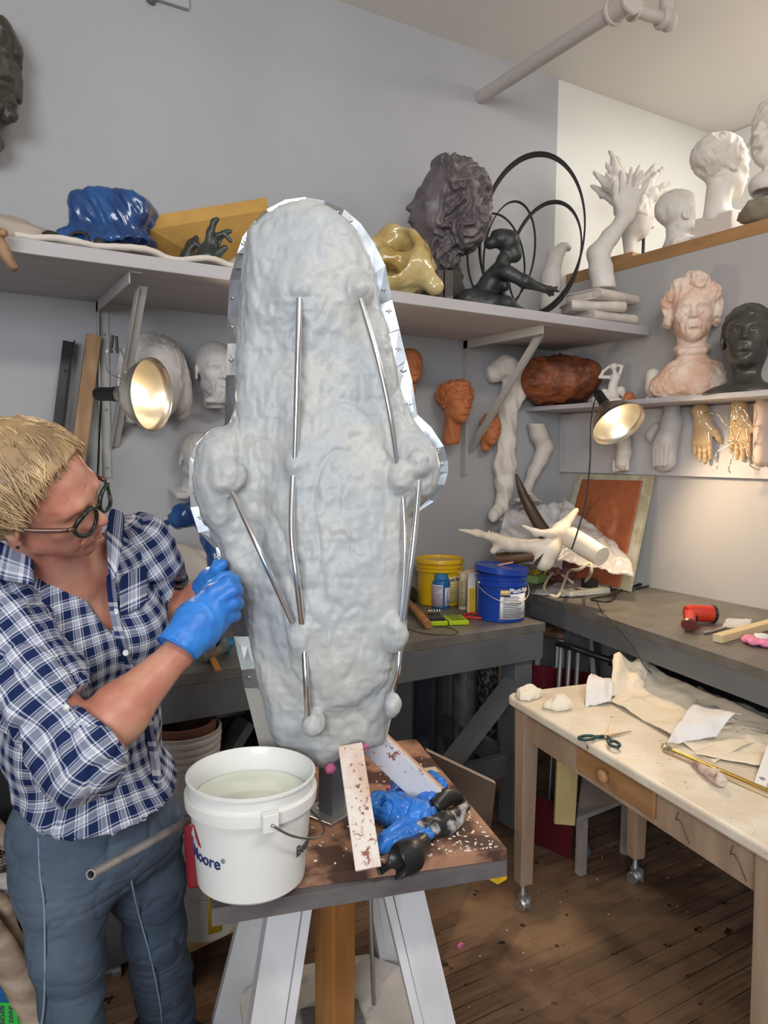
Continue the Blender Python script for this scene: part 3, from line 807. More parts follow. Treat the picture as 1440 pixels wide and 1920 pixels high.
# ------------------------------------------------------------------ sculpted heads
def axes(yaw, pitch=0, roll=0):
    """columns right, forward, up for a head looking along yaw (degrees, world), nodding up by pitch, tilted by roll"""
    R_ = Matrix.Rotation(rad(yaw - 90), 3, 'Z') @ Matrix.Rotation(rad(pitch), 3, 'X') @ Matrix.Rotation(rad(roll), 3, 'Y')
    return np.array(R_)
def depth_of(p): return float(CF @ (np.array(p, float) - CO))
def head_field(res=.02, neck=.55, ears=True, eyes='open', hair=None, woman=True, beard=0, age=0, bust=None, thin=0, eyelids=.013, lo=None, hi=None):
    """unit head: chin to crown is 1, x right, y forward, z up"""
    lo = lo or (-.62, -.75, -.5 - neck - .1); hi = hi or (.62, .68, .68)
    S = SDF(lo, hi, res)
    S.ell((0, -.06, .15), (.345 - thin, .43, .355), 0)
    S.ell((0, .13, -.14), (.255 - thin, .27, .35), .14)
    S.ell((0, .265, -.41), (.075, .07, .06), .10)
    for s in (-1, 1):
        S.ell((s * .20, .03, -.24), (.07, .11, .10), .10)
        S.ell((s * .175, .235, -.075), (.085, .07, .06), .09)
    S.ell((0, .30, .10), (.21, .075, .045), .10)
    for s in (-1, 1):
        S.ell((s * .125, .400, .012), (.088, .095, .062), .05, '-')
        S.ell((s * .122, .288, .008), (.068, .066, .058), .012)
        e = [(s * .058, .345, -.005), (s * .09, .357, .030), (s * .125, .357, .040), (s * .16, .340, .030), (s * .185, .305, .0)]
        l = [(s * .058, .345, -.005), (s * .09, .352, -.030), (s * .125, .350, -.038), (s * .16, .335, -.028), (s * .185, .305, .0)]
        S.chain(e, eyelids, .012); S.chain(l, eyelids * .85, .012)
        if eyes == 'open': S.ell((s * .125, .36, .004), (.020, .014, .022), .006, '-')
        S.chain([(s * .04, .36, .075), (s * .12, .365, .10), (s * .195, .30, .075)], .022, .05)
        S.ell((s * .058, .385, -.125), (.038, .045, .033), .025)
    S.cap((0, .35, .05), (0, .435, -.105), .028, .044, .05)
    S.ell((0, .445, -.118), (.042, .045, .036), .02)
    for s in (-1, 1): S.ell((s * .028, .445, -.155), (.018, .022, .013), .012, '-')
    # mouth
    S.ell((0, .335, -.24), (.11, .055, .075), .06)
    S.chain([(-.085, .335, -.250), (-.03, .392, -.225), (0, .392, -.232), (.03, .392, -.225), (.085, .335, -.250)], [.010, .019, .017, .019, .010], .014)
    S.chain([(-.07, .345, -.262), (0, .392, -.277), (.07, .345, -.262)], [.010, .026, .010], .014)
    S.chain([(-.095, .335, -.252), (0, .415, -.249), (.095, .335, -.252)], .007, .008, '-')
    S.ell((0, .36, -.325), (.08, .04, .025), .04, '-')
    if age:
        for s in (-1, 1):
            S.chain([(s * .075, .385, -.13), (s * .135, .335, -.22), (s * .13, .30, -.32)], .010 * age, .02, '-')
            S.chain([(s * .06, .345, -.055), (s * .12, .335, -.085), (s * .19, .28, -.06)], .009 * age, .02, '-')
            S.chain([(s * .21, .22, -.1), (s * .19, .23, -.25)], .012 * age, .03, '-')
        for z in (.17, .205, .245): S.chain([(-.15, .315 - (z - .17), z), (0, .37 - (z - .17), z + .012), (.15, .315 - (z - .17), z)], .007 * age, .012, '-')
    if ears:
        for s in (-1, 1):
            r_ = np.array(Matrix.Rotation(s * rad(-18), 3, 'Z') @ Matrix.Rotation(rad(-12), 3, 'X'))
            S.ell((s * .345, -.035, -.035), (.035, .075, .125), .02, '+', r_)
            S.ell((s * .385, -.02, -.02), (.030, .042, .075), .015, '-', r_)
            S.ell((s * .35, -.01, -.135), (.022, .035, .035), .015)
    if neck:
        S.cap((0, -.10, -.25), (0, -.15, -.5 - neck), .185 - thin * .5, .20, .10)
        for s in (-1, 1): S.cap((s * .2, -.06, -.25), (s * .05, .03, -.5 - neck), .05, .05, .09)
    return S
def strand(v, n, f=(8, 8, 2), amp=.02, seed=0, mask=None):
    a = fbm(v * np.array(f) + .35 * np.stack([vnoise(v * 3, seed), vnoise(v * 3, seed + 1), vnoise(v * 3, seed + 2)], -1) * np.array(f) * .6, 3, seed)
    r = amp * (1 - 2 * np.abs(a))
    return r * (mask(v) if mask is not None else 1)
def hairmask(line=.22, side=-.12, back=-.45):
    """1 on the hair-bearing part of a unit head"""
    def f(v):
        x, y, z = v[:, 0], v[:, 1], v[:, 2]
        lim = np.interp(y, [-.5, -.12, .02, .20, .40], [back, side - .12, side, .10, line])
        return np.clip((z - lim) / .05, 0, 1)
    return f
def put_head(name, S, m, origin, ax, size, disp=None, parent=None, sm_it=1, **kw):
    return sdf_obj(name, S, m, parent, sm_it, disp, (origin, ax, size), **kw)

M_plaster = mat('white_plaster', (0.66, 0.61, 0.56), 0.6, col2=(0.58, 0.53, 0.48), scale=6, bump=0.05, bscale=40)
M_plaster2 = mat('bright_plaster', (0.74, 0.70, 0.65), 0.55, col2=(0.66, 0.61, 0.55), scale=7, bump=0.06, bscale=35)
M_pgrey = mat('wall_mask_plaster', (0.56, 0.53, 0.51), 0.55, col2=(0.50, 0.47, 0.45), scale=8, bump=0.04, bscale=40)
M_terra = mat('terracotta', (0.46, 0.155, 0.055), 0.6, col2=(0.38, 0.12, 0.045), scale=9, bump=0.06, bscale=40)
M_pinkp = mat('pink_patinated_plaster', (0.66, 0.42, 0.31), 0.6, col2=(0.76, 0.62, 0.52), scale=9, detail=8, bump=0.18, bscale=26)
M_bronze = mat('dark_bronze_clay', (0.045, 0.043, 0.036), 0.32, col2=(0.065, 0.06, 0.05), scale=8, bump=0.04, spec=.5)
M_wax = mat('grey_violet_wax', (0.095, 0.077, 0.083), 0.42, col2=(0.15, 0.125, 0.13), scale=7, detail=7, bump=0.25, bscale=24, stretch=(2, 2, .7))
M_blkpat = mat('black_patina', (0.018, 0.020, 0.020), 0.42, col2=(0.038, 0.043, 0.042), scale=14, bump=0.15, bscale=40)
M_gold = mat('amber_resin_shell', (0.40, 0.27, 0.075), 0.22, col2=(0.55, 0.43, 0.20), scale=8, detail=7, bump=0.2, bscale=26, coat=.5)
M_glaze = mat('glazed_ochre_plaster', (0.60, 0.43, 0.24), 0.16, col2=(0.52, 0.36, 0.19), scale=8, coat=0.6)

def wall_at(x, y, off=0.0):
    p = on(x, y, 1, YB); p[1] -= off; return p
def half_at(x, y, off=0.0):
    p = on(x, y, 0, XW); p[0] -= off; return p

# 1 long-haired mask behind the lit lamp
S = head_field(.025, neck=0, ears=False)
S.ell((0, -.10, .14), (.42, .44, .42), .03); S.ell((.33, .0, -.18), (.12, .22, .38), .08); S.ell((-.33, .0, -.18), (.12, .22, .38), .08)
S.ell((0, .42, -.05), (.235, .14, .30), .05, '-'); S.ell((0, .16, -.08), (.25, .26, .36), .05); S.cap((0, .36, .05), (0, .42, -.11), .03, .045, .05)
S.cut((0, -.12, 0), (0, -1, 0))
p = wall_at(277, 712, .10)
o = put_head('plaster_mask', S, M_pgrey, p, axes(-84, -8, 6), .30, lambda v, n: strand(v, n, (9, 9, 2.2), .02, 3) * (1 - np.clip((v[:, 1] - .22) / .1, 0, 1) * (np.abs(v[:, 0]) < .22)),
             label='large plaster mask with long combed hair hanging behind the left lamp', cat='mask')
# 2 bearded life mask
S = head_field(.022, neck=.08, age=1)
S.ell((0, .26, -.40), (.14, .12, .13), .05); S.cap((0, .2, -.4), (.06, .02, -.72), .14, .16, .08)
S.cut((0, -.14, 0), (0, -1, 0)); S.ell((0, .24, -.52), (.30, .1, .06), .05)
def bd(v, n):
    m_ = np.clip((-.26 - v[:, 2]) / .06, 0, 1) * np.clip((v[:, 1] - .05) / .1, 0, 1) * np.clip((v[:, 2] + .6) / .05, 0, 1)
    return strand(v, n, (11, 8, 3), .022, 5) * m_
put_head('plaster_mask', S, M_pgrey, wall_at(392, 698, .085), axes(-88, -4, 3), .225, bd, label='bald bearded plaster face mask hanging left of the clay sculpture', cat='mask')
# 3 child head on a block
S = head_field(.025, neck=.25, ears=True, eyes='closed')
S.cut((0, -.30, 0), (0, -1, 0)); S.box((0, -.06, -.76), (.42, .22, .065), .03, rnd=.02)
put_head('plaster_child_bust', S, M_pgrey, wall_at(357, 858, .10), axes(-84, -16, 0), .195, lambda v, n: strand(v, n, (10, 6, 3), .010, 7, hairmask(.28)),
         label='smooth plaster child head on a square foot, eyes closed, below the bearded mask', cat='head')
# 4 terracotta head
S = head_field(.022, neck=.42, ears=True)
for s in (-1, 1): S.ell((s * .27, -.06, .16), (.14, .36, .26), .05)
S.ell((0, .10, .40), (.26, .26, .10), .05)
put_head('terracotta_bust', S, M_terra, wall_at(828, 756, .12), axes(-88, -2, 0), .20, lambda v, n: strand(v, n, (8, 4, 4), .026, 9, hairmask(.20, -.18, -.5)),
         label='terracotta head with parted hair hanging just right of the clay sculpture', cat='head')
S = head_field(.03, neck=.1, ears=False); S.cut((0, -.05, 0), (0, -1, 0))
put_head('terracotta_mask', S, M_terra, wall_at(900, 806, .07), axes(-92, 0, -8), .16, lambda v, n: strand(v, n, (8, 8, 3), .028, 10, hairmask(.16, .0)), label='small smiling terracotta face behind the bracket brace', cat='mask')
S = head_field(.035, neck=.3); put_head('terracotta_bust', S, M_terra, wall_at(748, 690, .1), axes(-100, 0, 0), .16, None, label='orange terracotta head almost hidden behind the sculpture edge', cat='head')

# 5 big violet wax head in profile on the shelf
ST = SZ + .042
S = head_field(.016, neck=.12, ears=False, lo=(-.62, -.75, -1.05), hi=(.62, .68, .75))
S.ell((0, -.10, .26), (.42, .44, .38), .06); S.ell((.0, -.34, -.05), (.40, .26, .42), .08); S.ell((0, .10, .52), (.26, .22, .10), .06)
S.ell((0, .24, -.55), (.30, .16, .10), .03, '-'); S.cap((0, .16, -.42), (0, .02, -.86), .09, .05, .12)
def wx(v, n):
    hm = np.clip((.10 - v[:, 1] + .5 * np.clip(v[:, 2] - .2, 0, 1)) / .1, 0, 1)
    c = 1 - np.abs(vnoise(v * 9 + 2 * np.stack([vnoise(v * 4, 1), vnoise(v * 4, 2), vnoise(v * 4, 3)], -1), 6)) * 2.6
    return hm * (.042 * c + .02 * vnoise(v * 22, 3)) + (1 - hm) * .006 * fbm(v * np.array([14, 14, 3]), 3, 4)
def dsh(x, yw=2.66): return yw / ray(x, 560)[1]
pw = P(832, 392, dsh(832, 2.66))
put_head('wax_bust', S, M_wax, pw, axes(152, 14, 0), .325, wx, label='large grey violet wax head in profile with curled hair, on the long shelf', cat='head')
# dark rough block under it
q = on(833, 566, 2, ST)
bm = B(); 
for k, (a, b_) in enumerate(((-.048, -.018), (-.016, .014), (.016, .052))):
    vs = box(bm, (q[0] + (a + b_) / 2 * .86, q[1] + .05 - (a + b_) / 2 * .5, ST + .062), (b_ - a, .10, .122), rad(-20), .003)
bm_ = obj('clay_block', bm, mat('dusty_black_clay', (.035, .025, .024), .45, col2=(.16, .11, .10), scale=9, lo=.5, hi=.7, bump=.1, stretch=(1, 1, 3)), label='black scored clay block under the wax head', cat='block')
# amber shell piece
S = SDF((-.2, -.15, -.02), (.2, .15, .22), .006)
S.ell((0, 0, .09), (.14, .10, .11), 0); S.ell((-.03, -.03, .12), (.10, .10, .09), .02, '-'); S.cap((-.12, .0, .13), (.02, .02, .155), .02, .03, .04); S.chain([(-.02, -.03, .10), (.07, -.05, .075), (.125, -.06, .02)], [.03, .028, .022], .03)
q = on(752, 556, 2, ST)
o = sdf_obj('resin_shell', S, M_gold, None, 1, lambda v, n: .010 * fbm(v * 16, 3, 3), (q + np.array([0, .10, 0]), axes(70), 1.35), label='amber coloured shell mould lying beside the wax head', cat='mould')
o.location.z = ST
# brown drapery mass behind the seated figure
q = on(880, 560, 2, ST)
o = blob('draped_mass', mat('dark_olive_cloth', (.055, .048, .038), .5, bump=.15, bscale=20), (q[0] + .13, q[1] + .36, ST + .10), (.10, .07, .12), .35, 1.6, 4, 4, label='dark olive lump behind the seated black figure', cat='sculpture'); o.location.z = ST

# seated black figure reaching forward
fb = on(930, 575, 2, ST)
S = SDF((-.40, -.18, -.02), (.44, .18, .46), .006)
dF = dsh(940, 2.55); kx = dF / FPX
def fg(x, y, w=0.0): return np.array([(x - 940) * kx, w, -(y - 578) * kx])
S.ell(fg(960, 450), (.045, .04, .052), .0); S.ell(fg(946, 444, .0), (.045, .042, .042), .01); S.ell(fg(926, 452), (.03, .026, .026), .01); S.ell(fg(971, 472), (.03, .03, .034), .015); S.cap(fg(976, 462), fg(979, 470), .009, .009, .008)
S.ell(fg(934, 438), (.02, .02, .02), .01)
S.cap(fg(950, 480), fg(945, 505), .028, .036, .02)
S.chain([fg(940, 508, 0), fg(928, 525, 0), fg(910, 556, 0)], [.040, .046, .046], .02); S.ell(fg(940, 510), (.045, .082, .034), .02); S.ell(fg(952, 532, -.03), (.022, .022, .022), .015)
S.chain([fg(905, 552), fg(885, 562)], [.050, .055], .03)
S.chain([fg(952, 512, -.075), fg(985, 530, -.09), fg(1018, 542, -.09)], [.031, .024, .016], .02)
for k, (a, b_) in enumerate(((1044, 546), (1043, 538), (1036, 551), (1030, 553))): S.chain([fg(1018, 542, -.09), fg(1030, 541 + k * 2, -.09 + k * .006), fg(a, b_, -.09 + k * .006)], [.014, .010, .006], .006)
S.chain([fg(945, 515, .08), fg(953, 548, .085), fg(958, 575, .08)], [.030, .023, .016], .02)
S.chain([fg(885, 562, -.05), fg(925, 568, -.06), fg(955, 566, -.05)], [.052, .042, .030], .02); S.chain([fg(955, 566, -.05), fg(975, 577, -.03), fg(990, 579, -.03)], [.030, .022, .012], .02)
S.chain([fg(880, 562, .05), fg(915, 570, .09), fg(970, 575, .07)], [.055, .04, .024], .02); S.ell(fg(880, 574), (.10, .11, .02), .02)
S.cut((0, 0, 0), (0, 0, -1))
sdf_obj('bronze_figure', S, M_blkpat, None, 1, lambda v, n: .0012 * fbm(v * 60, 3, 3), (on(940, 578, 2, ST) + np.array([.05, .09, 0]), np.stack([CR * [1, 1, 0] / np.hypot(CR[0], CR[1]), CF * [1, 1, 0] / np.hypot(CF[0], CF[1]), [0, 0, 1]], 1), 1.0),
        label='seated dark patinated nude figure reaching one arm towards the hoops', cat='figure')

# black hoops: one thing, four flat bands
M_hoop = mat('black_steel_band', (0.008, 0.008, 0.008), 0.5, spec=.25)
hp = thing('hoop_sculpture', 'open black metal sculpture of large and small upright hoops', 'sculpture', on(1060, 585, 2, ST))
def hoop(pts, d, w, th, name, label=None):
    bm = B(); P_ = [Vector(P(x, y, dd)) for (x, y), dd in zip(pts, d if hasattr(d, '__len__') else [d] * len(pts))]
    c = sum(P_, Vector()) / len(P_)
    sp_ = [Vector(q) for q in P_]; n = len(sp_); cl = []
    for i in range(n):
        p0, p1, p2, p3 = sp_[i - 1], sp_[i], sp_[(i + 1) % n], sp_[(i + 2) % n]
        for j in range(6):
            t = j / 6
            cl.append(0.5 * ((2 * p1) + (p2 - p0) * t + (2 * p0 - 5 * p1 + 4 * p2 - p3) * t * t + (3 * p1 - p0 - 3 * p2 + p3) * t ** 3))
    ax = (cl[0] - c).cross(cl[n * 6 // 4] - c).normalized()
    rings = []
    for q in cl:
        r_ = (q - c).normalized()
        rings.append([bm.verts.new(q + ax * (s * w / 2) + r_ * (u * th / 2)) for s, u in ((-1, -1), (1, -1), (1, 1), (-1, 1))])
    for i in range(len(rings)):
        A, C = rings[i], rings[(i + 1) % len(rings)]
        for k in range(4): bm.faces.new((A[k], A[(k + 1) % 4], C[(k + 1) % 4], C[k]))
    return obj(name, bm, M_hoop, hp, smooth=True, flat_angle=40, label=label)
def oval(cx, cy, a, b, tilt, n=16): 
    o_ = []
    for k in range(n):
        t = 2 * math.pi * k / n; x, y = a * math.cos(t), b * math.sin(t)
        o_.append((cx + x * math.cos(tilt) - y * math.sin(tilt), cy + x * math.sin(tilt) + y * math.cos(tilt)))
    return o_
def dep(pts, cx, y0, g): return [(y0 - (x - cx) * g) / ray(x, y)[1] for x, y in pts]
o1 = oval(998, 440, 97, 152, rad(9)); hoop(o1, dep(o1, 998, 2.69, .0017), .054, .008, 'large_hoop')
o2 = oval(1022, 484, 64, 108, rad(16)); hoop(o2, dep(o2, 1022, 2.64, .0017), .042, .008, 'middle_hoop')
o3 = oval(955, 474, 47, 97, rad(8)); hoop(o3, dep(o3, 955, 2.82, .0012), .015, .007, 'thin_hoop')
o4 = oval(930, 492, 53, 92, rad(-6)); hoop(o4, dep(o4, 930, 2.85, .0012), .011, .007, 'thin_hoop')
# ------------------------------------------------------------------ plaster and bronze pieces on the right
UPR = np.stack([CR * [1, 1, 0] / np.hypot(CR[0], CR[1]), CF * [1, 1, 0] / np.hypot(CF[0], CF[1]), [0, 0, 1]], 1)   # upright axes facing the viewer
class PX:
    """field in upright axes: photo pixels at one distance -> local metres"""
    def __init__(s, x, y, d): s.x, s.y, s.k = x, y, d / FPX; s.o = P(x, y, d)
    def __call__(s, x, y, w=0.0): return np.array([(x - s.x) * s.k, w, -(y - s.y) * s.k])
LZ = 2.546
# small arm standing behind the hoops
q = PX(1036, 592, dsh(1036, 2.78)); S = SDF((-.2, -.14, -.02), (.2, .14, .50), .007)
S.chain([q(1038, 600), q(1034, 540), q(1032, 492), q(1040, 450), q(1052, 436)], [.055, .052, .045, .034, .030], .02)
for k in range(4): S.chain([q(1048, 437, -.02 + k * .013), q(1058, 432, -.02 + k * .013), q(1066, 437, -.02 + k * .013)], [.013, .012, .009], .006)
S.cut((0, 0, 0), (0, 0, -1))
o = sdf_obj('arm_cast', S, M_plaster, None, 1, lambda v, n: .003 * fbm(v * 18, 3, 2), ((P(1036, 592, dsh(1036, 2.78))[0], 2.78, ST), UPR, 1.0), label='short plaster arm with a bent wrist standing behind the black hoops', cat='arm cast')

# three plaster books
M_book = mat('plaster_books', (0.66, 0.60, 0.54), 0.65, col2=(0.55, 0.49, 0.43), scale=12, bump=0.12, bscale=40)
bs = thing('plaster_book_stack', 'stack of three cast plaster books at the shelf end', 'book sculpture', on(1130, 605, 2, ST))
bc = on(1140, 606, 2, ST)
for i, (dx, dy, a, sx, sy) in enumerate(((.02, .06, 14, .25, .17), (-.035, .07, -6, .25, .17), (.012, .06, 24, .27, .19))):
    bm = B(); z0 = ST + i * .046; c = (bc[0] + dx, bc[1] + dy, z0 + .023)
    r_ = Matrix.Rotation(rad(a - 20), 3, 'Z')
    box(bm, Vector(c) + Vector((0, 0, -.019)), (sx, sy, .006), r_, .002); box(bm, Vector(c) + Vector((0, 0, .019)), (sx, sy, .006), r_, .002)
    box(bm, Vector(c) + r_ @ Vector((0, .006, 0)), (sx - .02, sy - .016, .033), r_, .002)
    tube(bm, [Vector(c) + r_ @ Vector((-sx / 2, -sy / 2 + .004, 0)), Vector(c) + r_ @ Vector((sx / 2, -sy / 2 + .004, 0))], .021, 12, flat=1.0)
    obj('book', bm, M_book, bs, smooth=True, flat_angle=40)
# raised forearm and open hand
def hand(S, wrist, palm_dir, across, L=.18, spread=.12, curl=.25, flip=1, k=.008, nrm=None, th=True, curls=None):
    """open hand: five separate fingers"""
    wrist = np.array(wrist, float); p = np.array(palm_dir, float); p /= np.linalg.norm(p)
    a = np.array(across, float); a -= p * (a @ p); a /= np.linalg.norm(a); n = np.cross(p, a) * flip
    s = L / .18
    for t in np.linspace(-1, 1, 4):
        S.cap(wrist + a * t * .016 * s, wrist + p * .088 * s + a * t * .030 * s, .016 * s, .013 * s, .018 * s)
    fl = [.066, .076, .070, .054]
    for i in range(4):
        t = (i - 1.5) / 1.5; c_ = curl if curls is None else curls[i]
        b0 = wrist + p * (.088 - .006 * abs(t) - (.006 if i == 3 else 0)) * s + a * t * .031 * s
        d = p + a * t * spread; d /= np.linalg.norm(d); pts = [b0]; l = fl[i] * s
        for j, (ff, an) in enumerate(((.45, .5), (.30, 1.0), (.25, 1.5))):
            ang = c_ * an * 1.2; dd = d * math.cos(ang) + n * math.sin(ang); pts.append(pts[-1] + dd * l * ff)
        S.chain(pts, [.0098 * s, .0092 * s, .0085 * s, .0070 * s], .004 * s)
    if th:
        b = wrist + p * .018 * s - a * .018 * s; d = p * .75 - a * .75 + n * .3; d /= np.linalg.norm(d)
        m = b + d * .042 * s; d2 = p * .93 - a * .45 + n * .25; d2 /= np.linalg.norm(d2)
        S.chain([b, m, m + d2 * .030 * s, m + d2 * .030 * s + (d2 * .9 + n * .2) * .024 * s], [.018 * s, .0125 * s, .0105 * s, .0085 * s], .010 * s)
    return S
q = PX(1128, 542, dsh(1128, 2.5)); S = SDF((-.20, -.15, -.03), (.27, .15, .62), .006)
S.chain([q(1133, 545), q(1125, 505), q(1120, 478), q(1142, 445), q(1168, 412)], [.056, .051, .046, .038, .033], .02); S.ell(q(1119, 476, .01), (.043, .038, .043), .02)
hand(S, q(1168, 410), q(1186, 320) - q(1168, 412), q(1200, 395) - q(1170, 380), L=.235, spread=.30, curl=.10, k=.01, flip=-1)
S.cut((0, 0, 0), (0, 0, -1))
o = sdf_obj('arm_cast', S, M_plaster2, None, 1, lambda v, n: .0014 * fbm(v * 30, 3, 2), (Vector(P(1128, 542, dsh(1128, 2.5))), UPR, 1.0), label='upright plaster arm with open raised hand standing on the plaster books', cat='arm cast')

# winged head on a rod
q = PX(1190, 440, 2.95); hx = on(1196, 479, 0, XW + .10)
S = head_field(.024, neck=.3, ears=False)
for (a0, a1, r0) in (((-.1, -.3, .3), (-.1, -.55, 1.12), .12), ((.05, -.2, .4), (.1, -.38, .98), .10), ((0, -.42, .2), (0, -.95, .95), .12), ((0, -.30, .3), (0, -.78, 1.12), .10), ((0, -.45, .0), (0, -.98, .55), .10)):
    pass
S = SDF((-.62, -1.15, -1.0), (.62, .68, 1.25), .024)
S.ell((0, -.06, .15), (.345, .43, .355), 0); S.ell((0, .13, -.14), (.255, .27, .35), .14); S.cap((0, -.05, -.25), (0, .12, -.95), .19, .10, .10); S.cap((0, .35, .05), (0, .435, -.105), .028, .044, .05)
rr = random.Random(5)
for i in range(15):
    a = rad(30 + i * 9); L_ = .55 + .28 * rr.random() + (.25 if i in (3, 4, 9, 10) else 0)
    b_ = np.array([rr.uniform(-.12, .12), -.16 + .20 * math.cos(a), .16 + .24 * math.sin(a)]); e = b_ + np.array([rr.uniform(-.12, .12), L_ * math.cos(a) - .12, L_ * math.sin(a)])
    S.chain([b_, (b_ + e) / 2 + np.array([0, -.04, 0]), e], [.135, .105, .026], .06)
wing = sdf_obj('winged_bust', S, M_plaster, None, 1, lambda v, n: strand(v, n, (9, 5, 3), .02, 3) * (v[:, 2] > .0), (P(1190, 408, 3.72), axes(-30, -12, 0), .225), label='plaster bust with spiky upswept hair on a black rod behind the raised hand', cat='bust')
bm = B(); tube(bm, [P(1207, 440, 3.72), (P(1207, 440, 3.72)[0], P(1207, 440, 3.72)[1], LZ + .03)], .008, 10); obj('rod', bm, M_black, wing)
wb = P(1207, 440, 3.72)
bm = B(); box(bm, (wb[0] - .02, wb[1] + .05, LZ + .016), (.22, .16, .03), .1, .003); obj('wooden_base', bm, M_ledge, wing)

# head with a flat sawn-off face
S = head_field(.024, neck=.2, ears=True); S.cut((0, .20, 0), (0, 1, 0)); S.box((0, -.05, -.62), (.28, .26, .14), .12, rnd=.05)
qh = on(1274, 446, 0, XW + .10)
put_head('plaster_bust', S, M_plaster2, (qh[0], qh[1], LZ + .155), axes(-28, 6, 0), .235, lambda v, n: strand(v, n, (7, 7, 4), .016, 13, hairmask(.3, -.1)), label='short plaster bust with close hair standing low on the wooden ledge', cat='bust')
# bearded back-view head on a white block
qh = on(1352, 440, 0, XW + .13)
bm = B(); box(bm, (qh[0], qh[1], LZ + .05), (.15, .17, .10), .12, .003); obj('white_block', bm, mat('white_block', (.62, .56, .50), .6), label='white block under the bust seen from behind', cat='block')
S = head_field(.024, neck=.32, ears=True); S.ell((0, -.12, .18), (.40, .44, .37), .06); S.ell((0, .08, -.82), (.34, .34, .10), .12); S.cut((0, 0, -.86), (0, .15, -1)); S.cap((0, .25, -.8), (0, .42, -.72), .05, .03, .1)
pl_b = put_head('plaster_bust', S, M_plaster2, (qh[0], qh[1], LZ + .315), axes(-18, 2, 0), .262, lambda v, n: strand(v, n, (7, 7, 4), .022, 14, hairmask(.25, -.1)), label='plaster bust turned away, mounted on a white block on the ledge', cat='bust')
bm = B(); tube(bm, [(qh[0], qh[1], LZ + .10), (qh[0], qh[1], LZ + .17)], .012, 12); obj('mounting_post', bm, M_zinc, pl_b)
# large profile head at the right border on a stone
qh = on(1436, 415, 0, XW + .10)
blob('stone_base', mat('mottled_stone', (.34, .29, .22), .6, col2=(.22, .19, .14), scale=14, bump=.3, bscale=25), (qh[0], qh[1] - .02, LZ + .05), (.11, .12, .062), .22, 1.5, 8, 3, label='mottled stone base under the bust at the right border', cat='stone').location.z = LZ
S = head_field(.022, neck=.3, ears=True, age=1); S.ell((0, -.10, .24), (.42, .46, .40), .06); S.ell((0, .0, -.72), (.30, .30, .20), .1); S.ell((0, .02, -.86), (.20, .20, .16), .02, '-'); S.cut((0, 0, -.88), (0, 0, -1))
pb_ = put_head('plaster_bust', S, M_plaster2, (qh[0] + .02, qh[1] - .03, LZ + .36), axes(170, 10, 0), .29, lambda v, n: .04 * fbm(v * 6, 3, 5) * hairmask(.22, -.1)(v) + .008 * fbm(v * 12, 2, 3), label='large wavy-haired hollow plaster bust in profile at the right border', cat='bust')
bm = B(); tube(bm, [(qh[0] + .02, qh[1] - .03, LZ + .10), (qh[0] + .02, qh[1] - .03, LZ + .2)], .012, 12); obj('mounting_post', bm, M_zinc, pb_)

# --- low shelf row
SH = 1.833
def low(x, y): 
    p = on(x, y, 2, SH); return np.array([min(p[0], XW - .10), p[1], SH])
# pink old man bust
qb = np.array([2.78, 0, SH]); r_ = ray(1292, 740); qb[1] = r_[1] / r_[0] * 2.78
S = head_field(.0165, neck=.30, ears=True, age=1.5, lo=(-.85, -.75, -1.45), hi=(.85, .68, .75))
S.ell((0, -.10, .22), (.40, .44, .38), .05); S.ell((0, -.02, -1.05), (.52, .30, .36), .14); S.ell((.2, -.02, -1.15), (.46, .26, .26), .12); S.ell((-.14, .02, -1.20), (.36, .26, .22), .1)
S.chain([(-.23, -.1, -.56), (-.17, .09, -.62), (0, .15, -.64), (.17, .09, -.62), (.23, -.1, -.56)], .062, .015); S.cut((0, 0, -1.38), (0, 0, -1))
for a_, b_ in (((-.34, .02, .02), (-.30, .16, .30)), ((-.30, .16, .30), (-.10, .27, .45)), ((-.02, .28, .46), (.20, .22, .42)), ((.20, .22, .42), (.36, .08, .22)), ((.38, .02, .2), (.40, -.06, -.12)), ((-.10, .27, .47), (.05, .10, .56)), ((-.37, -.05, .15), (-.36, -.08, -.12))): S.cap(a_, b_, .085, .07, .10)
S.cap((0, -.08, -.25), (0, -.10, -.9), .185, .24, .08)
def om(v, n):
    hm = hairmask(.24, -.22, -.6)(v); low_ = np.clip((-.72 - v[:, 2]) / .1, 0, 1)
    return hm * (.030 * fbm(v * 7, 4, 5) + .02 * (1 - 2.4 * np.abs(vnoise(v * np.array([12, 12, 5]), 4)))) + low_ * .030 * fbm(v * 7, 4, 9) + .005 * fbm(v * 22, 3, 2)
put_head('pink_bust', S, M_pinkp, (qb[0], qb[1], SH + 1.37 * .262), axes(-140, 2, 2), .262, om, label='rosy plaster portrait bust of a wrinkled old man with a collar, on the low shelf', cat='bust')
# dark bust
qb = np.array([2.74, 0, SH]); r_ = ray(1398, 738); qb[1] = r_[1] / r_[0] * 2.74
S = head_field(.018, neck=.40, ears=True, lo=(-1.1, -.75, -1.25), hi=(1.1, .68, .68))
S.ell((0, -.09, .17), (.375, .44, .36), .04); S.ell((0, -.10, -.86), (.62, .28, .20), .16); S.cut((0, 0, -.86), (0, 0, -1)); S.ell((0, -.42, -.05), (.14, .13, .13), .05)
put_head('dark_bust', S, M_bronze, (qb[0], qb[1], SH + .86 * .25), axes(-152, 10, 0), .26, lambda v, n: strand(v, n, (7, 7, 3), .016, 15, hairmask(.26, -.05)), label='dark bronze coloured bust of a woman gazing up, low shelf right end', cat='bust')
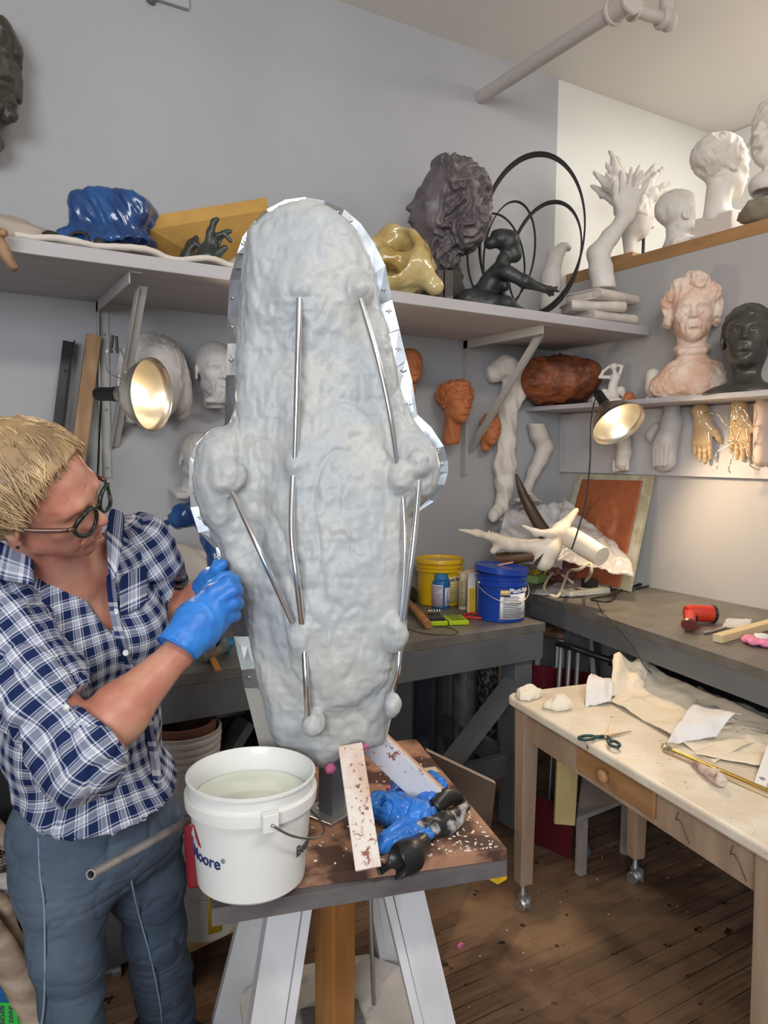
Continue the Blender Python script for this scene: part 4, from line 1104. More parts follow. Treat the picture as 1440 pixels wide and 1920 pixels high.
# rough terracotta lump under the long shelf, left end of the low shelf
ql = P(1046, 722, 3.78)
S = SDF((-.22, -.16, -.14), (.22, .16, .16), .006)
S.ell((0, 0, 0), (.155, .10, .10), 0); S.box((0, 0, .02), (.13, .09, .06), .04, rnd=.03); S.ell((.10, 0, .03), (.07, .09, .05), .04); S.ell((-.11, 0, .03), (.06, .09, .05), .03); S.cut((0, 0, -.088), (0, 0, -1)); S.cap((.0, 0, .09), (.005, 0, .115), .014, .006, .01)
o = sdf_obj('terracotta_torso_fragment', S, mat('rust_terracotta', (.26, .075, .022), .55, col2=(.13, .035, .014), scale=9, detail=7, bump=.3, bscale=22), None, 1, lambda v, n: .011 * fbm(v * 16, 4, 8) + .006 * (1 - 2 * np.abs(vnoise(v * 24, 3))), (ql, UPR, 1.22), label='big rough rust-brown clay fragment in the corner of the low shelf', cat='clay fragment')
o.location.z = SH
# small nude with raised arms
q = PX(1130, 755, depth_of(on(1130, 757, 2, SH))); fk = 1.28; S = SDF((-.12, -.09, -.01), (.12, .09, .25), .0042)
S.box(q(1132, 750), (0.0704, 0.0448, 0.0154), 0, rnd=0.0051); S.ell(q(1128, 743), (0.0538, 0.0384, 0.0128), 0.0077)
S.chain([q(1150, 742), q(1128, 733, -0.0154)], [0.0205, 0.0179], 0.0077); S.chain([q(1148, 738, 0.0128), q(1162, 728, .0), q(1170, 745)], [0.0192, 0.0166, 0.0115], 0.0077)
S.chain([q(1146, 735), q(1145, 722), q(1150, 705)], [0.0269, 0.0192, 0.0243], 0.0128); S.cap(q(1150, 703), q(1148, 694), 0.0102, 0.0102, 0.0064); S.ell(q(1146, 685), (0.0160, 0.0173, 0.0192), 0.0051)
S.chain([q(1144, 704, 0.0064), q(1122, 704, 0.0128), q(1128, 693, 0.0128), q(1141, 682, 0.0077)], [0.0102, 0.0083, 0.0077, 0.0064], 0.0051); S.chain([q(1156, 704), q(1162, 684), q(1150, 681)], [0.0096, 0.0077, 0.0064], 0.0051)
sdf_obj('plaster_figurine', S, M_plaster2, None, 1, None, ((on(1130, 757, 2, SH)[0] + .03, on(1130, 757, 2, SH)[1] + .02, SH), UPR, 1.0), label='small white seated nude figurine with arms folded over its head', cat='figurine')
# tiny terracotta torso, white foot
for nm, m_, x, y, col_, lab, cat_ in (('clay_torso', M_terra, 1174, 756, 0, 'tiny terracotta torso right of the white figurine', 'figurine'), ('foot_cast', M_plaster2, 1219, 752, 1, 'small white foot cast with toes forward between the torso and the pink bust', 'foot cast')):
    q = PX(x, y, depth_of(on(x, y, 2, SH))); S = SDF((-.09, -.09, -.01), (.09, .09, .18), .0042)
    if col_ == 0: S.ell(q(x, 743), (.026, .02, .024), 0); S.ell(q(x - 8, 750), (.014, .018, .016), .008); S.ell(q(x + 8, 750), (.014, .018, .016), .008); S.ell(q(x, 728), (.018, .012, .008), .006, '-')
    else:
        S.chain([q(x + 2, 703, .02), q(x, 725, .01), q(x - 2, 742, -.02)], [.034, .032, .028], .015)
        for k in range(5): S.ell(q(x - 16 + k * 9, 748, -.045 + k * .004), (.011 - k * .001, .014, .010), .004)
    S.cut((0, 0, 0), (0, 0, -1))
    sdf_obj(nm, S, m_, None, 1, None, (on(x, y, 2, SH) + np.array([.03, .01, 0]), UPR, 1.0), label=lab, cat=cat_)

# --- casts hanging on the half wall board
HW = np.stack([[0, -1, 0], [1, 0, 0], [0, 0, 1]], 1).astype(float)    # right, into the wall, up
def hang(x, y, off): 
    p = half_at(x, y); p[0] = XW - .02 - off; return p
def hpx(x0, y0):
    k = (on(x0, y0, 0, XW)[1] - on(x0 + 10, y0, 0, XW)[1]) / 10
    kz = (on(x0, y0, 0, XW)[2] - on(x0, y0 + 10, 0, XW)[2]) / 10
    return lambda x, y, w=0.0: np.array([(x - x0) * k, w, -(y - y0) * kz])
q = hpx(1183, 845); S = SDF((-.14, -.07, -.16), (.14, .06, .16), .004)
S.chain([q(1168, 808), q(1184, 828), q(1188, 850, -.01), q(1186, 868, -.012)], [.030, .030, .032, .034], .02)
for k in range(5): S.chain([q(1172 + k * 6, 866, -.015), q(1173 + k * 6, 882 - k, -.02)], [.012, .010 + (.003 if k == 4 else 0)], .004)
S.cut((0, .035, 0), (0, 1, 0)); sdf_obj('foot_cast', S, M_plaster, None, 1, None, (hang(1183, 845, .036), HW, 1.0), label='plaster foot cast hanging toes down under the lit right lamp', cat='foot cast')
q = hpx(1262, 822); S = SDF((-.16, -.06, -.24), (.16, .05, .24), .0048)
S.chain([q(1272, 768), q(1272, 795), q(1264, 830), q(1262, 858)], [.040, .042, .052, .046], .03, ); S.ell(q(1262, 862), (.058, .03, .055), .03); S.chain([q(1244, 800), q(1238, 815), q(1248, 835)], [.02, .026, .02], .03)
for k in range(4): S.chain([q(1253 + k * 8, 835, -.045), q(1253 + k * 7, 872, -.04)], .0075, .012)
S.cut((0, .03, 0), (0, 1, 0)); sdf_obj('foot_cast', S, M_pgrey, None, 1, lambda v, n: .0015 * fbm(v * 25, 2, 2), (hang(1262, 822, .032), HW, 1.0), label='large grey plaster foot relief hanging sole outward, left of the glazed hands', cat='foot cast')
for i, (x, y, top, lab) in enumerate(((1328, 800, 775, 'glazed ochre hand cast hanging fingers down, left of the wire figure'), (1398, 796, 768, 'glazed ochre hand cast hanging behind the wire figure'))):
    q = hpx(x, y); S = SDF((-.12, -.06, -.17), (.12, .05, .15), .0038)
    S.cap(q(x - 2 if i == 0 else x, top - 6), q(x + 2, top + 18), .034, .032, .02)
    if i == 0: S.chain([q(x - 20, top - 6), q(x - 4, top - 4)], [.012, .026], .02)
    hand(S, q(x + 3, top + 14), (0.02, 0, -1), (-1, 0, 0), L=.20, spread=.06, curl=.06, flip=1)
    S.cut((0, .026, 0), (0, 1, 0))
    sdf_obj('hand_cast', S, M_glaze, None, 1, None, (hang(x, y, .028), HW, 1.0), label=lab, cat='hand cast')
q = hpx(1440, 810); S = SDF((-.10, -.06, -.16), (.1, .05, .16), .006)
S.chain([q(1446, 765), q(1446, 860)], [.04, .035], .02); S.cut((0, .03, 0), (0, 1, 0)); sdf_obj('arm_cast', S, mat('pinkish_plaster', (.62, .46, .38), .6), None, 1, None, (hang(1440, 810, .032), HW, 1.0), label='pinkish plaster limb cut off by the right border under the low shelf', cat='arm cast')
# wire armature figure
M_wire = mat('bright_wire', (.50, .43, .34), .35, metal=1)
wf = thing('wire_figure', 'twisted bright wire armature of a walking figure hanging from the low shelf', 'wire figure', hang(1375, 885, .12))
def wpt(x, y): 
    p = on(x, y, 0, XW - .13); return Vector(p)
for nm, pts in (('head', [(1378, 790), (1372, 782), (1373, 772), (1379, 768), (1384, 775), (1382, 785), (1379, 790)]), ('torso', [(1378, 790), (1378, 798), (1369, 800), (1374, 815), (1380, 828), (1386, 812), (1389, 800), (1378, 798)]),
                ('arm', [(1370, 800), (1357, 792), (1347, 777), (1322, 774)]), ('arm', [(1388, 798), (1398, 790), (1402, 778), (1390, 764), (1380, 760)]),
                ('leg', [(1378, 828), (1364, 826), (1370, 842), (1374, 850), (1368, 872), (1366, 882), (1370, 886)]), ('leg', [(1380, 828), (1362, 838), (1343, 850), (1345, 876), (1337, 882)]), ('leg', [(1382, 828), (1394, 828), (1400, 848), (1408, 874), (1424, 881)]), ('hook', [(1378, 768), (1377, 756)])):
    bm = B(); b_ = [wpt(*p) for p in pts]; tube(bm, smooth_path(b_, 3), .0022, 6)
    fine = smooth_path(b_, 8); 
    tube(bm, [p + Vector((.003 * math.sin(i * 1.3), .003 * math.cos(i * 1.3), .002 * math.sin(i * 1.3))) for i, p in enumerate(fine)], .0013, 5)
    obj(nm, bm, M_wire, wf, smooth=True)

# --- two arm casts on the back wall
WXF = np.eye(3)
def bpx(x0, y0):
    k = (on(x0 + 10, y0, 1, YB)[0] - on(x0, y0, 1, YB)[0]) / 10; kz = (on(x0, y0, 1, YB)[2] - on(x0, y0 + 10, 1, YB)[2]) / 10
    return lambda x, y, w=0.0: np.array([(x - x0) * k, w, -(y - y0) * kz])
q = bpx(938, 820); S = SDF((-.16, -.12, -.44), (.16, .06, .42), .0058)
S.chain([q(935, 695), q(950, 705), q(948, 735), q(938, 765), q(936, 800), q(935, 830), q(934, 870), q(936, 905), q(934, 935)], [.05, .056, .055, .046, .040, .045, .050, .042, .030], .03)
S.chain([q(912, 705), q(932, 690)], [.04, .05], .03); S.chain([q(925, 958, 0), q(911, 968, -.012)], [.022, .014], .015)
S.chain([q(934, 935), q(928, 955), q(914, 962, -.02)], [.030, .030, .020], .02); 
for k in range(4): S.chain([q(914 + k * 5, 964, -.03 + k * .012), q(909 + k * 7, 972, -.03 + k * .012)], [.011, .009], .004)
def mus(v, n): return .009 * (1 - 2.2 * np.abs(vnoise(v * np.array([22, 22, 5]) + v[:, 2:3] * np.array([5, 0, 0]), 5)))
S.cut((0, .045, 0), (0, 1, 0)); o = sdf_obj('arm_cast', S, M_plaster2, None, 1, mus, (wall_at(938, 820, .052), WXF, 1.0), label='long white flayed anatomical arm cast hanging on the back wall', cat='arm cast')
q = bpx(990, 865); S = SDF((-.15, -.10, -.24), (.14, .06, .20), .005)
S.chain([q(992, 795), q(998, 815), q(1010, 838), q(1002, 862), q(990, 885), q(980, 910), q(976, 925)], [.044, .043, .041, .036, .031, .024, .022], .02); S.cut(q(992, 788), (-.2, 0, 1))
for pts in ([(976, 925), (966, 930), (958, 937), (953, 934)], [(976, 928), (972, 938), (966, 948)], [(978, 930), (982, 936), (992, 938)], [(980, 926), (990, 934), (1000, 940)]):
    S.chain([q(*p, -.02) for p in pts], [.016] + [.0095] * (len(pts) - 2) + [.0075], .006)
S.cut((0, .04, 0), (0, 1, 0)); o = sdf_obj('arm_cast', S, M_plaster, None, 1, None, (wall_at(990, 865, .045), WXF, 1.0), label='smooth bent white arm cast with spread fingers right of the flayed arm', cat='arm cast')
# ------------------------------------------------------------------ lamps
M_alin = mat('spun_aluminium', (0.80, 0.74, 0.62), 0.30, metal=1.0, bump=0.05, bscale=60)
M_bulb = mat('lit_bulb', (1, .9, .7), .3, emit=(1.0, 0.78, 0.48), estr=30.0)
M_cord = mat('black_cord', (0.012, 0.012, 0.012), 0.45)
def clamp_lamp(tip, axis, R_, label, power, clip):
    """tip: centre of the shade opening, axis: direction of the light"""
    ax = Vector(axis).normalized(); c = Vector(tip); t = thing('clamp_lamp', label, 'lamp', c)
    bm = B(); D_ = R_ * .95
    prof = [(R_ + .003, -.001), (R_ + .003, .002), (R_, .002), (R_ * .93, D_ * .22), (R_ * .78, D_ * .50), (R_ * .55, D_ * .76), (R_ * .30, D_ * .95), (.024, D_ * 1.0), (.023, D_ + .03)]
    lathe(bm, prof, c, 48, axis=-ax)
    sh = obj('shade', bm, M_alin, t, smooth=True); md = sh.modifiers.new('solid', 'SOLIDIFY'); md.thickness = .0012; md.offset = 0
    bm = B(); lathe(bm, [(0, D_ + .10), (.018, D_ + .10), (.022, D_ + .085), (.022, D_ + .035), (.0245, D_ + .03), (.0245, D_ + .022), (0, D_ + .02)], c, 24, axis=-ax); obj('socket', bm, M_black, t, smooth=True, flat_angle=40)
    bm = B(); lathe(bm, [(0, D_ * .99), (.013, D_ * .97), (.015, D_ * .80), (.030, D_ * .58), (.030, D_ * .40), (.02, D_ * .27), (0, D_ * .23)], c, 24, axis=-ax); obj('bulb', bm, M_bulb, t, smooth=True)
    l = bpy.data.lights.new('lamp_light', 'SPOT'); l.energy = power; l.color = (1.0, 0.74, 0.47); l.spot_size = rad(150); l.spot_blend = .6; l.shadow_soft_size = .035
    lo = bpy.data.objects.new('lamp_light', l); COL.objects.link(lo); lo.location = c - ax * (D_ * .18); lo.rotation_euler = ax.to_track_quat('-Z', 'Y').to_euler()
    k = c - ax * (D_ + .012)
    if clip is not None:
        bm = B()
        for s in (-1, 1):
            q = Vector(CR) * s * .022
            pth = [k + Vector((0, 0, .02)) + q * .2, k + Vector((0, 0, .045)) - q * .3, (k + clip) / 2 + q * 1.3, clip + q * 1.1 - Vector((0, 0, .006)), clip + q * .1]
            tube(bm, smooth_path(pth, 5), .0018, 8)
        pts = [k + Vector((0, 0, .018)) + Vector((.010 * math.cos(a), .010 * math.sin(a), .0016 * a)) for a in np.linspace(0, 9 * math.pi, 70)]
        tube(bm, pts, .0014, 6); obj('wire_clamp', bm, M_chrome, t, smooth=True)
        bm = B(); beam(bm, clip + Vector(CR) * -.010 + Vector((0, 0, -.012)), clip + Vector(CR) * -.004 + Vector((0, 0, .045)), .012, .007, up=CR); beam(bm, clip + Vector(CR) * .010 + Vector((0, 0, -.012)), clip + Vector(CR) * .008 + Vector((0, 0, .042)), .012, .007, up=CR)
        obj('clamp_grip', bm, M_black, t)
    return t, c - ax * (D_ + .10)
# left lamp: opening faces right and towards the stand
dL = 2.35
cL = Vector(P(286, 740, dL)); axL = Vector(CR) * .92 - Vector(CF) * .25 - Vector(CU) * .05
tL, eL = clamp_lamp(cL, axL, .1125, 'lit clamp lamp with round aluminium shade hanging in front of the combed-hair mask', 22, Vector(P(214, 655, 2.42)))
bm = B(); tube(bm, smooth_path([eL, Vector(P(189, 742, 2.5)), Vector(P(187, 800, 2.6)), Vector(P(184, 870, 2.7)), Vector(P(178, 1000, 2.75)), (P(178, 1000, 2.75)[0], P(178, 1000, 2.75)[1], .93)], 5), .0035, 8); obj('cord', bm, M_cord, tL, smooth=True)
dR = 2.50 / ray(1160, 796)[0]
cR = Vector(P(1160, 796, dR)); axR = Vector(CR) * .28 - Vector(CF) * .62 - Vector(CU) * .78
tR, eR = clamp_lamp(cR, axR, .098 * dR / 2.72, 'lit clamp lamp with aluminium shade clipped to the low shelf edge', 34, None)
bm = B(); beam(bm, eR + Vector((0, 0, -.02)), Vector((2.642, eR.y + .03, 1.815)), .012, .010); obj('clamp_grip', bm, M_black, tR)
bm = B(); tube(bm, smooth_path([eR, P(1112, 765, 2.95), P(1108, 800, 2.9), P(1106, 870, 2.88), P(1098, 940, 2.85), P(1085, 990, 2.82), P(1072, 1030, 2.8)], 5), .0032, 8); obj('cord', bm, M_cord, tR, smooth=True)

# ------------------------------------------------------------------ ceiling and wall pipes, upper left
M_pipe = mat('painted_pipe', (0.50, 0.45, 0.42), 0.45, bump=.04, bscale=20, spots=[(12, .66, (.40, .37, .34))])
def pipe_fit(bm, c, ax, r, l): lathe(bm, [(0, -l / 2), (r, -l / 2), (r * 1.12, -l / 2 + .006), (r * 1.12, -l / 2 + .016), (r * .95, -l / 2 + .02), (r * .95, l / 2 - .02), (r * 1.12, l / 2 - .016), (r * 1.12, l / 2 - .006), (r, l / 2), (0, l / 2)], c, 24, axis=ax)
zp = 3.34
w0 = Vector(on(901, 183, 1, YB)); zp = w0.z
w1 = Vector(on(1166, 12, 2, zp)); w2 = Vector(on(1248, 37, 2, zp))
pp_ = thing('ceiling_pipe', 'beige painted pipe running from the back wall to an elbow fitting under the ceiling', 'pipe', w0)
bm = B(); tube(bm, [w0 + Vector((0, -.003, 0)), w1], .031, 20); obj('pipe_run', bm, M_pipe, pp_, smooth=True, flat_angle=50)
bm = B(); tube(bm, [w1, w2], .024, 20); obj('pipe_run', bm, M_pipe, pp_, smooth=True, flat_angle=50)
bm = B(); pipe_fit(bm, w1, (w1 - w0), .045, .11); pipe_fit(bm, w1 + Vector((.0, 0, 0)) + (w2 - w1).normalized() * .03, (w2 - w1), .036, .08); lathe(bm, [(.045, -.05), (.03, -.07), (.03, -.02), (.0, -.02)], w1 + Vector((0, 0, .08)), 20); tube(bm, [w1, (w1.x, w1.y, ZC)], .031, 16); obj('tee_fitting', bm, M_pipe, pp_, smooth=True, flat_angle=40)
bm = B(); pipe_fit(bm, w2, (w2 - w1), .036, .06); tube(bm, [w2, (w2.x, w2.y, ZC)], .026, 16); obj('elbow_fitting', bm, M_pipe, pp_, smooth=True, flat_angle=40)
wq = on(282, 6, 1, YB)
bm = B(); tube(bm, [(wq[0], YB - .004, wq[2]), (wq[0] + .01, YB - .06, wq[2] + .08), (wq[0] + .01, YB - .08, ZC)], .016, 14); obj('conduit', bm, mat('grey_pipe', (.2, .19, .19), .5), None, smooth=True, label='short grey conduit stub in the back wall at the top border', cat='pipe')
a_ = on(290, -20, 1, YB); b_ = on(352, 22, 1, YB)
bm = B(); box(bm, ((a_[0] + b_[0]) / 2, YB - .012, (b_[2] + 3.42) / 2 + .0), (b_[0] - a_[0], .02, 3.42 - b_[2]), bev=.002); obj('access_panel', bm, M_wall, label='painted access panel on the back wall beside the conduit', cat='panel')

# dark relief hanging at the left border
q = P(-10, 165, 2.75)
S = SDF((-.32, -.14, -.34), (.15, .12, .34), .007)
S.ell((-.08, 0, .02), (.19, .09, .235), 0); S.ell((.0, -.05, .06), (.07, .05, .10), .04); S.ell((.02, -.06, -.12), (.06, .05, .06), .03); S.ell((-.02, 0, -.22), (.06, .05, .05), .03); S.ell((.03, -.09, .12), (.03, .03, .05), .02, '-')
wq = on(-10, 165, 1, YB)
sdf_obj('bronze_relief', S, mat('brown_black_relief', (.045, .038, .030), .35, col2=(.075, .065, .052), scale=9, bump=.25, bscale=18), None, 1, lambda v, n: .013 * fbm(v * 12, 4, 6) + crease(v, (12, 12, 12), .14, .016, 5), ((wq[0] - .02, YB - .09, wq[2]), np.eye(3), 1.0), label='dark lumpy bronze relief hanging on the wall at the left border', cat='relief')

# ------------------------------------------------------------------ left end of the long shelf
M_foam = mat('cream_foam', (.62, .56, .50), .85, bump=.1, bscale=50)
def shp(x, y=None, yw=2.4):
    """point on the shelf top seen below photo column x, at wall distance yw"""
    r_ = ray(x, 500); return Vector((r_[0] / r_[1] * yw, yw, ST))
a, b = shp(30, yw=2.43), shp(445, yw=2.41); c, d = shp(430, yw=2.78), shp(40, yw=2.85)
o = sheet('foam_mat', M_foam, [a + V(0, 0, .014), b + V(0, 0, .012), c + V(0, 0, .02), d + V(0, 0, .02)], (60, 16), .010, 5, 3, .016, fn=lambda u, v: (0, .012 * math.sin(u * 21), .006 + .006 * math.sin(u * 16 + v)), label='cream foam padding lying along the front of the long shelf', cat='foam')
A_, B_, C_, D_ = [Vector(on(x, y, 1, yw)) for x, y, yw in ((265, 408, 2.60), (500, 370, 2.66), (503, 393, 2.64), (282, 431, 2.58))]
dn = [Vector((D_.x + .02, 2.76, ST + .022)), Vector((C_.x + .02, 2.80, ST + .03))]
bm = B(); vv = [bm.verts.new(p) for p in (A_, B_, C_, D_, dn[0], dn[1], dn[1] + V(0, .075, .01), dn[0] + V(0, .075, .01))]
for f in ((0, 1, 2, 3), (3, 2, 5, 4), (4, 5, 6, 7), (7, 6, 1, 0), (0, 3, 4, 7), (1, 6, 5, 2)): bm.faces.new([vv[k] for k in f])
o = obj('foam_block', bm, mat('ochre_foam', (.50, .29, .075), .8, col2=(.42, .24, .06), scale=7, bump=.06, bscale=60), label='ochre yellow foam slab leaning on the long shelf', cat='foam')
# blue plastic draped over a dark form
M_blue = mat('blue_film', (0.015, 0.085, 0.27), 0.22, col2=(0.01, 0.045, 0.16), scale=9, bump=0.25, bscale=14, alpha=.93, coat=.6, stretch=(1.5, 1.5, .5))
bx = thing('wrapped_sculpture', 'dark sculpture wrapped in creased blue plastic on the left of the long shelf', 'wrapped sculpture', shp(205, yw=2.62))
q0 = shp(205, yw=2.62); kx_ = dsh(205, 2.62) / FPX
def bq(x, y, w=0.0): return np.array([(x - 205) * kx_, w, -(y - 462) * kx_])
S = SDF((-.26, -.20, -.02), (.28, .2, .32), .006)
S.box(bq(208, 385), (.100, .085, .085), .03, rnd=.02); S.box(bq(190, 352), (.055, .06, .030), .04, rnd=.01); S.box(bq(235, 362), (.085, .07, .030), .05, rnd=.01); S.ell(bq(215, 430), (.175, .11, .045), .05); S.chain([bq(235, 430, -.07), bq(292, 462, -.08)], [.035, .012], .04); S.chain([bq(135, 425, -.06), bq(125, 440, -.06)], [.03, .02], .03)
def fold(v, n): return .008 * (1 - 2 * np.abs(vnoise(v * np.array([9, 9, 18]) + v[:, 0:1] * np.array([0, 0, 30]), 3))) + .004 * (1 - 2.4 * np.abs(vnoise(v * np.array([24, 24, 34]) + v[:, 0:1] * np.array([0, 0, 50]), 7))) + .004 * fbm(v * 14, 3, 4)
S.cut((0, 0, .045), (.25, 0, -1)); sdf_obj('plastic_wrap', S, M_blue, bx, 1, fold, (q0, UPR, 1.0))
S = SDF((-.26, -.20, -.02), (.28, .2, .2), .007)
S.cap(bq(128, 446, -.13), bq(140, 440, .1), .034, .034, .01); S.cap(bq(120, 448, -.15), bq(128, 446, -.10), .024, .024, .006, '-'); S.cap(bq(175, 446, -.10), bq(185, 440, .1), .042, .042, .01); S.cap(bq(172, 448, -.16), bq(178, 446, -.09), .030, .030, .006, '-'); S.ell(bq(240, 452, -.05), (.09, .07, .028), .02); S.ell(bq(212, 448, -.12), (.02, .02, .02), .01)
S.cut((0, 0, 0), (0, 0, -1)); sdf_obj('dark_core', S, mat('dark_rubber', (.03, .028, .026), .6, bump=.1, bscale=30), bx, 1, None, (q0 + V(0, 0, .02), UPR, 1.0))
# two dark bronze hands
M_hand = mat('green_bronze', (.035, .040, .036), .35, col2=(.08, .13, .125), scale=11, lo=.5, hi=.75, bump=.05)
kx_ = dsh(385, 2.50) / FPX; q0 = shp(385, yw=2.50)
def hq(x, y, w=0.0): return np.array([(x - 385) * kx_, w, -(y - 489) * kx_])
S = SDF((-.14, -.10, -.01), (.13, .1, .22), .004)
S.ell(hq(388, 472, 0), (.034, .022, .040), 0); S.cap(hq(386, 480), hq(385, 492), .028, .030, .02)
S.chain([hq(390, 462), hq(395, 432), hq(402, 412), hq(408, 408)], [.017, .013, .010, .008], .008)
S.chain([hq(398, 458, .01), hq(402, 436, .02), hq(418, 430, .02), hq(430, 444, .02)], [.014, .011, .009, .007], .006)
S.chain([hq(402, 452, .03), hq(408, 432, .045), hq(420, 424, .045), hq(428, 422, .045)], [.013, .010, .009, .007], .006)
S.chain([hq(392, 476, -.01), hq(410, 474, -.02), hq(424, 463, -.02)], [.020, .014, .011], .010); S.ell(hq(397, 466, -.02), (.008, .006, .01), .004)
S.cut((0, 0, 0), (0, 0, -1)); sdf_obj('bronze_hand', S, M_hand, None, 1, None, (q0 + V(0, .0, .028), UPR, 1.0), label='dark bronze hand with curled fingers standing on its wrist before the ochre foam', cat='hand sculpture')
S = SDF((-.14, -.10, -.01), (.13, .1, .22), .004)
S.chain([hq(350, 482, .05), hq(353, 462, .05), hq(360, 440, .05), hq(370, 428, .05)], [.026, .022, .015, .010], .012); S.chain([hq(358, 452, .04), hq(370, 440, .04), hq(378, 446, .04)], [.012, .011, .009], .008); S.cap(hq(348, 482, .05), hq(348, 492, .05), .028, .028, .01)
S.cut((0, 0, 0), (0, 0, -1)); sdf_obj('bronze_hand', S, M_hand, None, 1, None, (q0 + V(0, .05, .028), UPR, 1.0), label='green tinged bronze hand with bent wrist left of the darker bronze hand', cat='hand sculpture')
o = sheet('paper_scrap', mat('white_paper', (.72, .71, .69), .7), [shp(418, yw=2.55) + V(0, 0, .02), shp(440, yw=2.5) + V(0, 0, .02), shp(444, yw=2.62) + V(0, 0, .10), shp(432, yw=2.66) + V(0, 0, .09)], (8, 8), .01, 8, 2, .001, label='folded white paper scrap between bronze hand and clay sculpture', cat='paper')
# beige bag and driftwood at the left border
q0 = shp(10, yw=2.66); blob('beige_sack', mat('beige_sack', (.42, .35, .29), .7, bump=.1, bscale=20), (q0[0] - .02, q0[1], ST + .055), (.17, .10, .06), .16, 1.4, 5, 4, label='beige paper sack at the left border of the long shelf', cat='sack').location.z = ST
M_drift = mat('driftwood', (.36, .22, .12), .65, col2=(.20, .11, .055), scale=5, stretch=(5, 5, 1), bump=.3, bscale=14)
dw = thing('driftwood_branch', 'weathered driftwood branch hooked over the shelf front at the left border', 'driftwood', P(0, 440, 2.40))
dsf = depth_of(on(20, 448, 1, 2.36))
bm = B(); tube(bm, smooth_path([P(-60, 400, dsf + .25), P(-30, 425, dsf + .04), P(-12, 448, dsf - .035), P(8, 475, dsf - .045), P(29, 506, dsf - .04)], 6), [.024, .026, .025, .019, .009], 12); obj('main_limb', bm, M_drift, dw, smooth=True)
bm = B(); tube(bm, smooth_path([P(-30, 430, dsf + .03), P(-5, 437, dsf - .035), P(10, 436, dsf - .05)], 5), [.020, .016, .009], 10); obj('side_limb', bm, M_drift, dw, smooth=True)
# metal angle and plank leaning below the shelf
pa = Vector(on(128, 640, 1, YB - .02)); pb2 = Vector(on(105, 830, 1, YB - .05)); dd = (pb2 - pa).normalized()
e_ = pa + dd * 1.3; e_.z = max(e_.z, BZ + .004); e_ = pa + (pb2 - pa) * ((BZ + .004 - pa.z) / (pb2.z - pa.z)); 
bm = B(); beam(bm, pa, e_, .036, .004, up=(0, 1, 0)); beam(bm, pa + V(.018, -.016, 0), e_ + V(.018, -.016, 0), .004, .034, up=(0, 1, 0)); tube(bm, [pa.lerp(e_, .1) + V(.004, -.004, 0), pa.lerp(e_, .1) + V(.004, -.008, 0)], .006, 12); obj('steel_angle', bm, M_dark, label='dark steel angle bar leaning on the wall left of the wood plank', cat='bar')
pa = Vector(on(176, 628, 1, YB - .035)); pb2 = Vector(on(150, 830, 1, YB - .06)); e_ = pa + (pb2 - pa) * ((BZ + .006 - pa.z) / (pb2.z - pa.z))
bm = B(); beam(bm, pa, e_, .052, .022, up=(0, 1, 0), bev=.002); obj('wood_plank', bm, mat('oak_plank', (.42, .26, .13), .55, col2=(.30, .17, .08), scale=4, stretch=(6, 6, .7), bump=.08), label='oak plank leaning upright against the wall left of the lit lamp', cat='plank')
# ------------------------------------------------------------------ things on the left workbench
M_lab = mat('paper_label', (.72, .74, .78), .5)
M_ink = mat('label_ink', (.06, .06, .08), .6)
M_navy = mat('navy_ink', (.02, .03, .14), .5)
def bpos(x, y, z=BZ): return Vector(on(x, y, 2, z))
def bucket(name, m, x, yb, wpx, ytop, label, z=BZ, cat='bucket', lid=False, taper=.92, ribs=3, group=None, open_in=True, m_in=None, wall=.003):
    c0 = bpos(x, yb, z); d = depth_of(c0); r = wpx / 2 / FPX * d * .985
    c = c0 + Vector((CF[0], CF[1], 0)).normalized() * r * .9; c.z = z
    d = depth_of(c); r = wpx / 2 / FPX * d * .985
    h = (P(x, ytop, depth_of(c0) + r * .3)[2] - z)
    t = thing(name, label, cat, c, group); c = Vector(c)
    rb = r * taper
    def rr(u): return rb + (r - rb) * u
    pr = [(0, 0), (rb - .004, 0), (rb, .004), (rr(.72) - .004, h * .72)]
    for k in range(ribs):
        u = .74 + k * .25 / max(ribs, 1) 
        pr += [(rr(u) - .003, h * u), (rr(u) + .003, h * (u + .015)), (rr(u) + .003, h * (u + .045)), (rr(u) - .003, h * (u + .06))]
    pr += [(r, h * .985), (r + .003, h), (r - wall, h), (rr(.9) - wall - .005, h * .9), (rb - wall - .002, .006), (0, .006)]
    bm = B(); lathe(bm, pr, c, 48); obj('pail_body', bm, m, t, smooth=True, flat_angle=30)
    return t, c, r, h, rr
def bail(t, c, r, h, a0, m, drop=.10, u=.74, parent=None):
    """wire handle hanging down between the two ears"""
    bm = B(); pts = []
    for k in range(13):
        a = a0 + math.pi * k / 12; s = math.sin(math.pi * k / 12)
        pts.append(c + Vector(((r + .008) * math.cos(a), (r + .008) * math.sin(a), h * u - drop * s)))
    tube(bm, smooth_path(pts, 3), .0018, 6)
    for a in (a0, a0 + math.pi): lathe(bm, [(.009, 0), (.008, .006), (0, .007)], c + Vector((math.cos(a) * (r - .004), math.sin(a) * (r - .004), h * u)), 12, axis=(math.cos(a), math.sin(a), 0))
    return obj('handle', bm, m, t, smooth=True)
AV = math.atan2(-CF[1], -CF[0])          # direction from the scene back to the viewer
